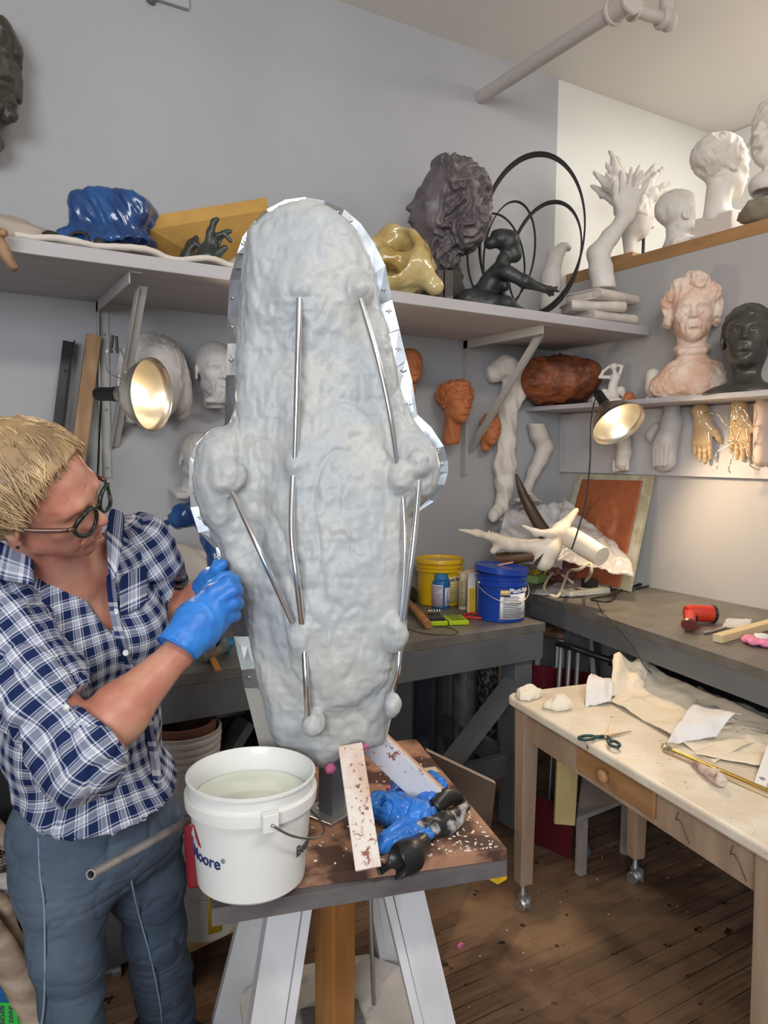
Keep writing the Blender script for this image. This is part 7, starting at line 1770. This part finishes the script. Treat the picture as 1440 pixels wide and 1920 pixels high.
for k, (tx, sz) in enumerate((('BEFORE USING', .0155), ('SHAKE WELL', .0155), ('store below 77° / 25°C', .009))):
    text('lettering', tx, sz, M_ink, fc + u_ * .0012 + s_ * (.000 + k * .022) + V(0, 0, .178), (0, 0, -1), s_, lb, bold=.0004 if k < 2 else 0)
t, c = pot('bucket', M_oldp, 20, 1700, 2.05, .12, .16, 'dirty white bucket rim behind the driftwood at the left border', ribs=3)
bm = B(); rr_ = random.Random(4)
for i in range(130):
    q = Vector(P(rr_.uniform(-40, 55), rr_.uniform(1575, 1665), rr_.uniform(1.98, 2.12))); d_ = Vector((rr_.uniform(-1, 1), rr_.uniform(-1, 1), rr_.uniform(-1, .6))).normalized() * .05
    tube(bm, smooth_path([q - d_, q + Vector((rr_.uniform(-.02, .02), 0, rr_.uniform(-.02, .02))), q + d_], 3), .0016, 4)
obj('straw_tangle', bm, mat('grey_straw', (.34, .28, .22), .7), smooth=True, label='tangle of grey straw in the bucket at the left border', cat='straw', kind='stuff')
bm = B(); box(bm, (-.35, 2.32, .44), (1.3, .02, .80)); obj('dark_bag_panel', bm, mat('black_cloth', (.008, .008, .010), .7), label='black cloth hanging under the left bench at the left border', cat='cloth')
# ------------------------------------------------------------------ the sculptor
def cam_pt(x, y, d): return P(x, y, d)
NK = P(112, 1062, 1.45); RS = P(-12, 1140, 1.36); LS = P(262, 1040, 1.60)
CH = P(150, 1180, 1.53); WA = P(160, 1370, 1.60); PV = P(178, 1520, 1.62)
Ut = NK - PV; Ut /= np.linalg.norm(Ut)
Tt = LS - RS; Tt -= Ut * (Tt @ Ut); Tt /= np.linalg.norm(Tt)
Ft = np.cross(Ut, -Tt)
TR = np.stack([Tt, Ft, Ut], 1)
def torso(S, e=0.0, k=.06):
    e2 = e if e > 0 else -.035
    S.ell(PV - Ut * .02, (.185 + e2, .135 + e2, .15 + e2), 0, rot=TR)
    S.ell(WA, (.165 + e2, .125 + e2, .17 + e2), k, rot=TR)
    S.ell(CH - Ft * .01, (.168 + e, .120 + e, .15 + e), k, rot=TR)
    S.cap(RS - Ft * .01, LS - Ft * .01, .066 + e, .066 + e, k)
    S.ell(CH + Ft * .07 - Tt * .075 - Ut * .01, (.07 + e, .06 + e, .07 + e), .05, rot=TR); S.ell(CH + Ft * .07 + Tt * .075 - Ut * .01, (.07 + e, .06 + e, .07 + e), .05, rot=TR)
    S.cap(NK - Ut * .03 - Tt * .07, NK - Ut * .03 + Tt * .07, .055 + e, .055 + e, .05)
EL = P(150, 1418, 1.27); WR = P(336, 1222, 1.40); KNU = P(405, 1120, 1.47)
ELL = P(300, 1185, 1.72); WRL = P(378, 1108, 1.64)
w_ = thing('person', 'sculptor with short blond hair, round glasses, checked shirt and blue gloves leaning towards the clay', 'person', (PV[0], PV[1], 0))
def skin_mat():
    m = mat('skin', (.52, .26, .175), .45, col2=(.45, .175, .12), scale=16, detail=6, bump=.06, bscale=160, sss=.12)
    return m
M_skin = skin_mat()
# head frame from the photograph fit
Rm = np.array([[-0.449, 0.864, -0.226], [-0.669, -0.493, -0.557], [-0.593, -0.099, 0.799]])
ct_, s_t = math.cos(rad(7)), math.sin(rad(7)); Rm = np.stack([Rm[:, 0] * ct_ - Rm[:, 1] * s_t, Rm[:, 1] * ct_ + Rm[:, 0] * s_t, Rm[:, 2]], 1)
HO = np.array([0.14985649, 1.41155085, 1.5003854])
HS = .240
def HP(x, y, z): return HO + Rm @ (np.array([x, y, z]) * HS)
lo_, hi_ = P(0, 1000, 1.35), 0
# body field (no head)
S = SDF(np.array([-.24, 1.02, .62]), np.array([.66, 1.92, 1.56]), .0058)
torso(S, -.009)
S.cap(HP(0, -.14, -.26), NK - Ut * .02, .050, .062, .04); S.cap(HP(.12, .06, -.33), NK + Ft * .05 - Ut * .03, .018, .016, .03); S.cap(HP(-.12, .06, -.33), NK + Ft * .055 - Ut * .03, .018, .016, .03)
S.chain([RS, EL], [.058, .044], .04); S.chain([EL, EL * .62 + WR * .38 + np.array([0, 0, .004]), WR], [.047, .050, .028], .02)
S.chain([LS, ELL], [.055, .042], .04); S.chain([ELL, (ELL + WRL) / 2, WRL], [.042, .040, .027], .02)
S.cap(WR, KNU, .026, .030, .02); S.cap(WRL, P(398, 1090, 1.615), .024, .015, .02)
v1, f1 = S.surface(); v1 = sm(v1, f1, 2)
S = head_field(.0135, neck=.20, ears=True, eyes='closed', eyelids=.015, age=.5, thin=0.005)
v2, f2 = S.surface(); v2 = sm(v2, f2, 1); n2 = vnormals(v2, f2); v2 = v2 + n2 * (.0022 * fbm(v2 * 9, 2, 3))[:, None]
v2 = (v2 * HS) @ Rm.T + HO
bm_me = np_mesh('body', np.concatenate([v1, v2]), np.concatenate([f1, f2 + len(v1)]))
body = link('body', bm_me, M_skin, w_, True)
# lips, brows
def hsdf(name, fn, m, parent, res=.010, lo=(-.3, .1, -.5), hi=(.3, .6, .3), it=1, disp=None):
    S = SDF(lo, hi, res); fn(S); return sdf_obj(name, S, m, parent, it, disp, (HO, Rm, HS))
def lipf(S):
    S.chain([(-.082, .343, -.250), (-.03, .398, -.227), (0, .396, -.233), (.03, .398, -.227), (.082, .343, -.250)], [.006, .016, .015, .016, .006], .008); S.chain([(-.068, .350, -.262), (0, .400, -.275), (.068, .350, -.262)], [.006, .021, .006], .008)
    S.chain([(-.095, .345, -.252), (0, .425, -.249), (.095, .345, -.252)], .004, .004, '-')
hsdf('lips', lipf, mat('lip_skin', (.50, .13, .13), .4), w_)
def browf(S):
    for s in (-1, 1): S.chain([(s * .055, .372, .072), (s * .12, .368, .104), (s * .19, .310, .085)], [.014, .016, .008], .01)
hsdf('eyebrows', browf, mat('brow_hair', (.30, .19, .11), .7, bump=.4, bscale=160), w_)
# hair: shell plus locks
def hair_shell(S):
    S.ell((0, -.10, .20), (.405, .47, .38), 0); S.ell((0, -.28, .0), (.36, .30, .36), .08)
    S.ell((0, .58, -.02), (.46, .36, .37), .04, '-'); S.ell((0, .30, -.45), (.6, .36, .36), .03, '-'); 
    for s in (-1, 1): S.ell((s * .40, .15, -.06), (.2, .17, .19), .03, '-'); S.ell((s * .40, .0, -.13), (.16, .14, .14), .03, '-')
    S.ell((0, -.2, -.62), (.5, .5, .32), .03, '-')
    sl, G = S.sub(S.lo, S.lo + S.res * (S.n + 1)); S.F[sl] = np.maximum(S.F[sl], (G[..., 1] - hline(G[..., 2])) * .8)
def hline(z): return np.interp(z, [-.2, -.03, .13, .23, .34, .40, .52], [-.08, .03, .09, .15, .22, .28, .58])
M_hair = mat('blond_hair', (.70, .51, .29), .40, col2=(.27, .175, .09), scale=3.5, lo=.35, hi=.65, stretch=(6, 6, 6), spec=.4)
S = SDF((-.6, -.75, -.6), (.6, .65, .75), .018); hair_shell(S)
hair = sdf_obj('hair', S, mat('hair_roots', (.36, .24, .115), .5, col2=(.22, .14, .07), scale=12), w_, 1, lambda v, n: .010 * (1 - 2 * np.abs(vnoise(v * np.array([30, 10, 18]), 4))), (HO, Rm, HS))
bm = B(); rr_ = random.Random(21); C0 = np.array([0, -.11, .17]); RA = np.array([.40, .475, .385])
nl = 0
for i in range(4200):
    th = rr_.uniform(0, 2 * math.pi); cz = rr_.uniform(-.65, 1); sz = math.sqrt(1 - cz * cz)
    u = np.array([sz * math.cos(th), sz * math.sin(th), cz]); p = C0 + u * RA
    if p[2] < -.26 or (p[1] > .16 and p[2] < .28) or (p[1] > .0 and p[2] < .12) or (p[1] > -.12 and p[2] < .0) or p[1] > hline(p[2]): continue
    fl_ = np.array([.55 * (1 if u[0] > -.15 else -1), .75 if u[1] > -.35 else -.1, -.55 - .5 * max(0, -u[1])]) + np.array([rr_.gauss(0, .22), rr_.gauss(0, .22), rr_.gauss(0, .15)])
    pts = []; q = u.copy(); L = rr_.uniform(.22, .42); lift = rr_.uniform(1.00, 1.075); stop = False
    for k in range(6):
        w = C0 + q * RA * (lift + .035 * math.sin(k * .9 + i))
        pts.append(Vector(HO + Rm @ (w * HS)))
        t_ = fl_ - q * (fl_ @ q); t_ /= np.linalg.norm(t_) + 1e-6; q = q + t_ * L / 5 / .43; q /= np.linalg.norm(q)
        nx = C0 + q * RA
        if nx[1] > hline(nx[2]) - .01 + .05 * ((i * 7) % 5) / 5 or (nx[2] < .06 and nx[1] > -.02) or (nx[2] < -.04 and nx[1] > -.16): break
    if len(pts) < 3: continue
    tip = pts[-1] + (pts[-1] - pts[-2]) * .5 + Vector(Rm @ np.array([rr_.gauss(0, .003), .002, -.004])); pts.append(tip)
    r0 = rr_.uniform(.0010, .0026); tube(bm, smooth_path(pts, 2), [r0 * .5, r0, r0 * .9, r0 * .15], 4, flat=.6); nl += 1
    if nl >= 1500: break
for i in range(26):
    th = rr_.uniform(-.6, 1.8); q = HP(*(C0 + np.array([.3 * math.cos(th), rr_.uniform(-.3, .3), .37]) * 1.0)); d = Rm @ np.array([rr_.gauss(.2, .3), rr_.gauss(0, .4), .6]) * .028
    tube(bm, smooth_path([Vector(q), Vector(q + d * .6), Vector(q + d + Rm @ np.array([.008, .006, 0]))], 3), [.0006, .0003], 4)
obj('hair_locks', bm, M_hair, hair, smooth=True)
# glasses
gl_ = obj('glasses', (lambda bm: ([tube(bm, [Vector(HP(s * (.140 + .112 * math.cos(a)), .432 - .050 * max(0, math.cos(a)) ** 2, -.010 + .098 * math.sin(a))) for a in np.linspace(0, 2 * math.pi, 36, endpoint=False)], .0040, 8, closed=True, flat=.9) for s in (-1, 1)],
     tube(bm, [Vector(HP(-.032, .432, .03)), Vector(HP(0, .445, .04)), Vector(HP(.032, .432, .03))], .0028, 8), bm)[-1])(B()), mat('tortoise_green', (.005, .010, .007), .3, col2=(.014, .026, .012), scale=60), w_, smooth=True, label='round dark green glasses frame')
for s in (-1, 1):
    bm = B(); tube(bm, [Vector(HP(s * .245, .388, .01)), Vector(HP(s * .285, .355, .02))], .0042, 8); tube(bm, smooth_path([Vector(HP(s * .285, .355, .02)), Vector(HP(s * .345, .15, .02)), Vector(HP(s * .375, -.03, .02)), Vector(HP(s * .365, -.14, -.06))], 4), .0030, 8, flat=1.4)
    obj('temple_arm', bm, mat('brown_acetate', (.09, .035, .02), .3, coat=.5), gl_, smooth=True)
    bm = B(); cpt = [Vector(HP(s * (.140 + .106 * math.cos(a)), .430 - .050 * max(0, math.cos(a)) ** 2, -.010 + .092 * math.sin(a))) for a in np.linspace(0, 2 * math.pi, 28, endpoint=False)]
    prism(bm, cpt, Rm[:, 1] * .0008); obj('lens', bm, mat('lens_glass', (1, 1, 1), .02, trans=1.0, ior=1.08, alpha=.35), gl_)
bm = B(); bmesh.ops.create_icosphere(bm, subdivisions=2, radius=.0032)
for v in bm.verts: v.co += Vector(HP(.372, .0, -.155))
obj('earring', bm, M_black, w_, smooth=True)

# ---- shirt
def plaid_mat():
    m = bpy.data.materials.new('checked_cotton'); m.use_nodes = True; nt = m.node_tree; b = nt.nodes['Principled BSDF']; L = nt.links.new
    at = nt.nodes.new('ShaderNodeAttribute'); at.attribute_name = 'plaid'; sp_ = nt.nodes.new('ShaderNodeSeparateXYZ'); L(at.outputs['Vector'], sp_.inputs[0])
    out = []
    for ax in (0, 1):
        mu = nt.nodes.new('ShaderNodeMath'); mu.operation = 'MULTIPLY'; mu.inputs[1].default_value = 1 / .036; L(sp_.outputs[ax], mu.inputs[0])
        fr = nt.nodes.new('ShaderNodeMath'); fr.operation = 'FRACT'; L(mu.outputs[0], fr.inputs[0])
        cr = nt.nodes.new('ShaderNodeValToRGB'); cr.color_ramp.interpolation = 'CONSTANT'; e = cr.color_ramp.elements
        stops = [(0, (.012, .028, .10)), (.40, (.60, .62, .70)), (.46, (.10, .13, .24)), (.52, (.60, .62, .70)), (.58, (.42, .44, .52)), (.76, (.80, .80, .82)), (.84, (.06, .09, .20)), (.92, (.60, .62, .70)), (.97, (.012, .028, .10))]
        e[0].position = 0; e[0].color = (*stops[0][1], 1); e[1].position = stops[1][0]; e[1].color = (*stops[1][1], 1)
        for p_, c_ in stops[2:]: q = e.new(p_); q.color = (*c_, 1)
        L(fr.outputs[0], cr.inputs[0]); out.append(cr.outputs[0])
    mx = nt.nodes.new('ShaderNodeMix'); mx.data_type = 'RGBA'; mx.inputs[0].default_value = .5; L(out[0], mx.inputs[6]); L(out[1], mx.inputs[7])
    gm = nt.nodes.new('ShaderNodeGamma'); gm.inputs[1].default_value = 1.15; L(mx.outputs[2], gm.inputs[0]); L(gm.outputs[0], b.inputs['Base Color'])
    b.inputs['Roughness'].default_value = .85; b.inputs['Specular IOR Level'].default_value = .2
    nz = nt.nodes.new('ShaderNodeTexNoise'); nz.inputs['Scale'].default_value = 220; bp = nt.nodes.new('ShaderNodeBump'); bp.inputs['Strength'].default_value = .15; bp.inputs['Distance'].default_value = .002
    L(nz.outputs['Fac'], bp.inputs['Height']); L(bp.outputs[0], b.inputs['Normal'])
    return m
M_pl = plaid_mat()
def tuv(v):
    q = (v - CH) @ TR
    return np.stack([np.arctan2(q[:, 0], q[:, 1]) * .155, q[:, 2] + .01 * np.sin(q[:, 0] * 20), 0 * q[:, 0]], 1)
def auv(a, b, r):
    a, b = np.array(a), np.array(b); ax = (b - a) / np.linalg.norm(b - a); x = np.cross(ax, Ut); x /= np.linalg.norm(x); y = np.cross(ax, x)
    return lambda v: np.stack([np.arctan2((v - a) @ x, (v - a) @ y) * r, (v - a) @ ax, 0 * v[:, 0]], 1)
def folds(amp=.006, f=(10, 10, 5), seed=3):
    def g(v, n):
        q = v @ TR; c = 1 - 2.0 * np.abs(vnoise(q * np.array(f) + .8 * np.stack([vnoise(q * 5, 1), vnoise(q * 5, 2), vnoise(q * 5, 3)], -1), seed))
        return amp * c + amp * .35 * (1 - 2 * np.abs(vnoise(q * np.array(f) * 2.3 + .5 * q[:, ::-1] * 6, seed + 5)))
    return g
S = SDF(np.array([-.26, 1.04, .66]), np.array([.62, 1.94, 1.50]), .0058)
torso(S, .004)
S.ell(PV - Ut * .05 + Ft * .02, (.212, .172, .155), .05, rot=TR)
# hem
h1, h2, h3 = P(40, 1512, 1.50), P(190, 1562, 1.48), P(332, 1470, 1.64); hn = np.cross(h2 - h1, h3 - h1); hn = hn if hn[2] < 0 else -hn
S.cut(h1, hn, .0)
# neck opening
sl, G = S.sub(S.lo, S.lo + S.res * (S.n + 1))
rel = G.reshape(-1, 3).astype(float) - CO; cc_ = rel @ CM.T
xs, ys = 720 + FPX * cc_[:, 0] / cc_[:, 2], 960 + FPX * cc_[:, 1] / cc_[:, 2]
VN = [(40, 1015), (70, 900), (200, 900), (199, 1020), (203, 1100), (212, 1190), (165, 1135), (120, 1085), (62, 1052)]
pd = poly_sd(VN, xs, ys).reshape(G.shape[:3]) * 1.4 / FPX
front = ((G - _v(NK - Ft * .10)) @ Ft.astype('f'))
F0 = S.F.copy(); carve = np.minimum(np.minimum(pd, F0 + .022), front)
S.F = np.maximum(S.F, carve.astype('f'))
S.cap(NK + Ut * .10 + Ft * .02, NK - Ut * .01 + Ft * .01, .066, .066, .006, '-')
shirt = sdf_obj('shirt', S, M_pl, w_, 1, lambda v, n: (folds(.0062)(v, n) + crease(v @ TR, (14, 14, 7), .12, .004, 80)) * np.clip((v - (NK - Ut * .25)) @ -Ut / .1 + .55, .35, 1), None, tuv)
def sleeve(pts, r, cut_p, cut_n, nm='sleeve', seed=3, amp=.006, uvr=.06, bw=.085):
    pts = [np.array(p) for p in pts]; lo = np.min(pts, 0) - .10; hi = np.max(pts, 0) + .10
    S = SDF(lo, hi, .005); S.chain(pts, r, .03)
    if cut_p is not None: S.box(np.array(cut_p) + np.array(cut_n) * .10, (bw, bw, .10), 0, '-', rot=np.array(frame_from(Vector(cut_n))))
    return sdf_obj(nm, S, M_pl, shirt, 1, (lambda v, n: folds(amp, (13, 13, 9), seed)(v, n) + crease(v @ TR, (18, 18, 18), .12, .006, seed * 7)), None, auv(pts[0], pts[-1], uvr))
aD = (WR - EL) / np.linalg.norm(WR - EL)
cfp = EL + aD * .045
sleeve([RS + Ut * .008, RS * .45 + EL * .55 - Ft * .0, EL - Ut * .004, EL + aD * .05], [.074, .070, .064, .063], cfp, aD, seed=6, amp=.009)
aL = (WRL - ELL) / np.linalg.norm(WRL - ELL); cfl = ELL + aL * .075
sleeve([LS + Ut * .006, LS * .5 + ELL * .5 + Ft * .01, ELL, ELL + aL * .08], [.076, .070, .066, .060], cfl, aL, seed=9, amp=.009, bw=.06)
def cuff(c, ax, r, seed=0, w=.030):
    S = SDF(np.array(c) - .11, np.array(c) + .11, .004); c = np.array(c)
    S.cap(c - ax * w, c + ax * .006, r + .006, r + .008, 0); S.cap(c - ax * w * 2, c + ax * .05, r - .004, r - .004, 0, '-'); S.cut(c - ax * w, -ax); S.cut(c + ax * .006, ax)
    return sdf_obj('cuff', S, M_pl, shirt, 1, folds(.003, (20, 20, 20), seed), None, lambda v: np.stack([np.arctan2((v - c) @ Ut, (v - c) @ np.cross(ax, Ut)) * .05, (v - c) @ ax * .9, 0 * v[:, 0]], 1))
cuff(cfp, aD, .060, 2); cuff(cfl, aL, .052, 4)
# collar: two flaps standing round the neck
def strip(name, rows, m, parent, thick=.003, uvs=None):
    bm = B(); G_ = [[bm.verts.new(Vector(p)) for p in r] for r in rows]
    for i in range(len(G_) - 1):
        for j in range(len(G_[0]) - 1): bm.faces.new((G_[i][j], G_[i + 1][j], G_[i + 1][j + 1], G_[i][j + 1]))
    bmesh.ops.recalc_face_normals(bm, faces=bm.faces); me = bpy.data.meshes.new(name); bm.to_mesh(me); bm.free()
    a = me.attributes.new('plaid', 'FLOAT_VECTOR', 'POINT'); n_ = len(rows[0])
    a.data.foreach_set('vector', np.array([(i * .012, j * .013, 0) for i in range(len(rows)) for j in range(n_)], 'f').ravel())
    o = link(name, me, m, parent, True); md = o.modifiers.new('solid', 'SOLIDIFY'); md.thickness = thick; md.offset = 0; sb = o.modifiers.new('sub', 'SUBSURF'); sb.levels = sb.render_levels = 2
    return o
def crow(px1, py1, d1, px2, py2, d2, n=4): 
    a, b = P(px1, py1, d1), P(px2, py2, d2); return [a * (1 - t) + b * t for t in np.linspace(0, 1, n)]
strip('collar', [crow(-30, 1000, 1.34, -45, 1050, 1.29), crow(5, 1016, 1.33, -15, 1085, 1.29), crow(30, 1030, 1.325, 22, 1092, 1.295), crow(66, 1046, 1.32, 60, 1096, 1.30), crow(62, 1075, 1.32, 64, 1100, 1.31)], M_pl, shirt)
strip('collar', [crow(206, 950, 1.50, 236, 960, 1.50), crow(199, 985, 1.46, 232, 1010, 1.46), crow(199, 1030, 1.43, 224, 1062, 1.43), crow(204, 1075, 1.41, 214, 1095, 1.41)], M_pl, shirt)
# placket, buttons, pocket
def surf(px, py, e=.006):
    """point on the shirt front seen at this photo position"""
    lo__, hi__ = 1.15, 1.9
    for d in np.arange(lo__, hi__, .003):
        p = P(px, py, d); q = (p - S_t.lo) / S_t.res; i = np.round(q).astype(int)
        if np.all(i >= 0) and np.all(i < S_t.n) and S_t.F[tuple(i)] < .004: return p - ray(px, py) / np.linalg.norm(ray(px, py)) * e
    return P(px, py, 1.5)
S_t = SDF(np.array([-.26, 1.04, .66]), np.array([.62, 1.94, 1.50]), .0058); torso(S_t, .004); S_t.ell(PV - Ut * .05 + Ft * .02, (.212, .172, .155), .05, rot=TR)
plk = [(206, 1075), (210, 1120), (217, 1165), (226, 1200), (238, 1235), (252, 1280), (268, 1330), (283, 1380), (292, 1430), (296, 1480)]
rows = []
for x, y in plk: rows.append([surf(x - 9, y), surf(x, y, .008), surf(x + 9, y)])
strip('placket', rows, M_pl, shirt, .002)
for x, y in ((217, 1147), (236, 1224), (282, 1355), (287, 1420)):
    q = surf(x, y, .013); bm = B(); lathe(bm, [(0, 0), (.0058, 0), (.0062, .0015), (.005, .002), (.003, .0012), (0, .0012)], q, 18, axis=Vector(-CF)); obj('button', bm, mat('pearl_button', (.62, .66, .66), .2, coat=.5), shirt, smooth=True)
q = P(124, 1327, 1.185); bm = B(); lathe(bm, [(0, 0), (.0058, 0), (.0062, .0015), (0, .002)], q, 18, axis=Vector(-CF)); obj('button', bm, mat('pearl_button'), shirt, smooth=True)
strip('pocket', [[surf(224 + i * 13, 1080 - i * 6 + j * 26, .007) for j in range(4)] for i in range(5)], M_pl, shirt, .002)

# ---- jeans and shoes
RH = P(112, 1560, 1.56); RK = P(128, 1775, 1.56); RA_ = np.array([RK[0] + .01, RK[1] + .02, .09])
LH = P(262, 1560, 1.72); LK = P(290, 1740, 1.80); LA_ = np.array([.475, 1.90, .10])
M_den = mat('denim', (.050, .072, .108), .8, col2=(.105, .140, .190), scale=3.2, detail=6, lo=.35, hi=.7, bump=.12, bscale=180, spec=.25)
S = SDF(np.array([-.14, 1.32, -.01]), np.array([.70, 2.10, .98]), .0062)
S.ell(PV - Ut * .07, (.176, .132, .13), 0, rot=TR); S.ell(PV + Ut * .04, (.150, .105, .10), .04, rot=TR)
S.chain([RH, (RH + RK) / 2, RK, (RK + RA_) / 2, RA_], [.100, .083, .068, .066, .072], .04); S.chain([LH, (LH + LK) / 2, LK, (LK + LA_) / 2, LA_], [.096, .080, .066, .064, .072], .04)
S.cut((0, 0, .045), (0, 0, -1))
def dn(v, n):
    a = .005 * (1 - 2 * np.abs(vnoise(v * np.array([7, 7, 13]), 3))); low_ = np.clip((.35 - v[:, 2]) / .3, 0, 1)
    return a + crease(v, (9, 9, 26), .10, .004, 60) + crease(v, (16, 16, 30), .10, .0025, 70) + low_ * .010 * (1 - 2 * np.abs(vnoise(v * np.array([6, 6, 17]), 8)))
je = sdf_obj('jeans', S, M_den, w_, 1, dn)
def legsurf(px, py, e=.002):
    for d in np.arange(1.2, 2.2, .004):
        p = P(px, py, d); q = (p - S.lo) / S.res; i = np.round(q).astype(int)
        if np.all(i >= 0) and np.all(i < S.n) and S.F[tuple(i)] < .004: return Vector(p - ray(px, py) * e)
    return None
for pts in ([(72, 1570), (75, 1640), (82, 1690), (84, 1760), (84, 1830), (82, 1890), (76, 1930)], [(238, 1600), (248, 1660), (262, 1720), (276, 1770), (288, 1820), (300, 1880), (304, 1920)]):
    c_ = [legsurf(*p) for p in pts]; c_ = [p for p in c_ if p is not None]
    if len(c_) > 2:
        bm = B(); tube(bm, smooth_path(c_, 5), .0022, 6); obj('seam', bm, mat('seam_thread', (.20, .27, .36), .8), je, smooth=True)
for A_ in (RA_, LA_):
    S2 = SDF(np.array([A_[0] - .16, A_[1] - .2, -.01]), np.array([A_[0] + .16, A_[1] + .2, .16]), .006); fd = np.array([Ft[0], Ft[1], 0]); fd /= np.linalg.norm(fd)
    if A_ is LA_: fd = np.array([CR[0] * .8 - CF[0] * .3, CR[1] * .8 - CF[1] * .3, 0]); fd /= np.linalg.norm(fd)
    g = np.array([A_[0], A_[1], .035]); S2.chain([g - fd * .06, g + fd * .05, g + fd * .14], [.042, .045, .038], .03); S2.cap(g, g + np.array([0, 0, .08]), .04, .04, .03); S2.cut((0, 0, 0), (0, 0, -1))
    sdf_obj('shoe', S2, mat('dark_shoe', (.02, .02, .025), .6), w_, 1)

# ---- gloved hands
M_glv = mat('blue_glove', (.035, .22, .66), .42, col2=(.03, .17, .56), scale=22, bump=.12, bscale=45)
S = SDF(P(370, 1155, 1.44) - np.array([.12, .12, .14]), P(370, 1155, 1.44) + np.array([.12, .13, .13]), .0030)
def gp_(x, y, d): return P(x, y, d)
S.chain([gp_(326, 1222, 1.392), gp_(346, 1200, 1.405), gp_(372, 1172, 1.43)], [.040, .037, .042], .02, )
S.chain([gp_(366, 1162, 1.43), gp_(402, 1118, 1.455)], [.036, .024], .02); S.chain([gp_(372, 1172, 1.43), gp_(412, 1136, 1.455)], [.040, .026], .02); S.chain([gp_(375, 1180, 1.44), gp_(412, 1156, 1.465)], [.036, .025], .02)
for (k1, k2, k3, k4) in (((402, 1108, 1.440), (426, 1092, 1.445), (440, 1088, 1.475), (430, 1094, 1.497)), ((412, 1122, 1.435), (436, 1108, 1.440), (446, 1108, 1.472), (434, 1112, 1.497)), ((414, 1141, 1.440), (438, 1130, 1.447), (446, 1132, 1.478), (432, 1134, 1.50)), ((408, 1160, 1.452), (430, 1152, 1.458), (439, 1154, 1.484), (426, 1156, 1.502))):
    S.chain([gp_(*k1), gp_(*k2), gp_(*k3), gp_(*k4)], [.0135, .0125, .0112, .0095], .007)
S.chain([gp_(372, 1140, 1.47), gp_(396, 1106, 1.49), gp_(416, 1086, 1.50), gp_(430, 1080, 1.503)], [.020, .0145, .0125, .0105], .012)
cD = aD; cw = gp_(322, 1228, 1.39)
S.cut(gp_(326, 1212, 1.392) , -(gp_(366, 1162, 1.43) - gp_(322, 1228, 1.39)))
sdf_obj('glove', S, M_glv, w_, 1, lambda v, n: .0011 * (1 - 2.2 * np.abs(vnoise((v @ TR) * np.array([60, 60, 26]), 4))) + .0006 * fbm(v * 90, 2, 3), None, label='blue nitrile glove on the near hand')
bm = B(); rc = gp_(329, 1216, 1.393); tube(bm, [Vector(rc + (frame := np.array(frame_from(Vector(gp_(366, 1162, 1.43) - gp_(322, 1228, 1.39))))) @ np.array([.0395 * math.cos(a), .0395 * math.sin(a), 0])) for a in np.linspace(0, 2 * math.pi, 30, endpoint=False)], .0016, 6, closed=True); obj('glove_rim', bm, M_glv, w_, smooth=True)
S = SDF(P(405, 1082, 1.60) - np.array([.09, .09, .10]), P(405, 1082, 1.60) + np.array([.10, .10, .10]), .0032)
S.chain([gp_(380, 1110, 1.635), gp_(398, 1090, 1.61)], [.030, .032], .015)
for i, (x, y) in enumerate(((412, 1060), (418, 1070), (422, 1084), (422, 1098))): S.chain([gp_(402, 1082 + i * 6, 1.60 + i * .006), gp_(x - 4, y, 1.588 + i * .006), gp_(x + 6, y + 2, 1.60 + i * .004), gp_(x + 8, y + 6, 1.625)], [.0125, .0115, .010, .009], .006)
S.chain([gp_(396, 1084, 1.58), gp_(408, 1066, 1.56), gp_(418, 1058, 1.555)], [.014, .012, .010], .01)
S.cut(gp_(384, 1106, 1.63), gp_(380, 1110, 1.635) - gp_(398, 1090, 1.61))
sdf_obj('glove', S, M_glv, w_, 1, lambda v, n: .0010 * (1 - 2.2 * np.abs(vnoise(v * 50, 4))), None, label='blue nitrile glove on the far hand behind the metal fin')
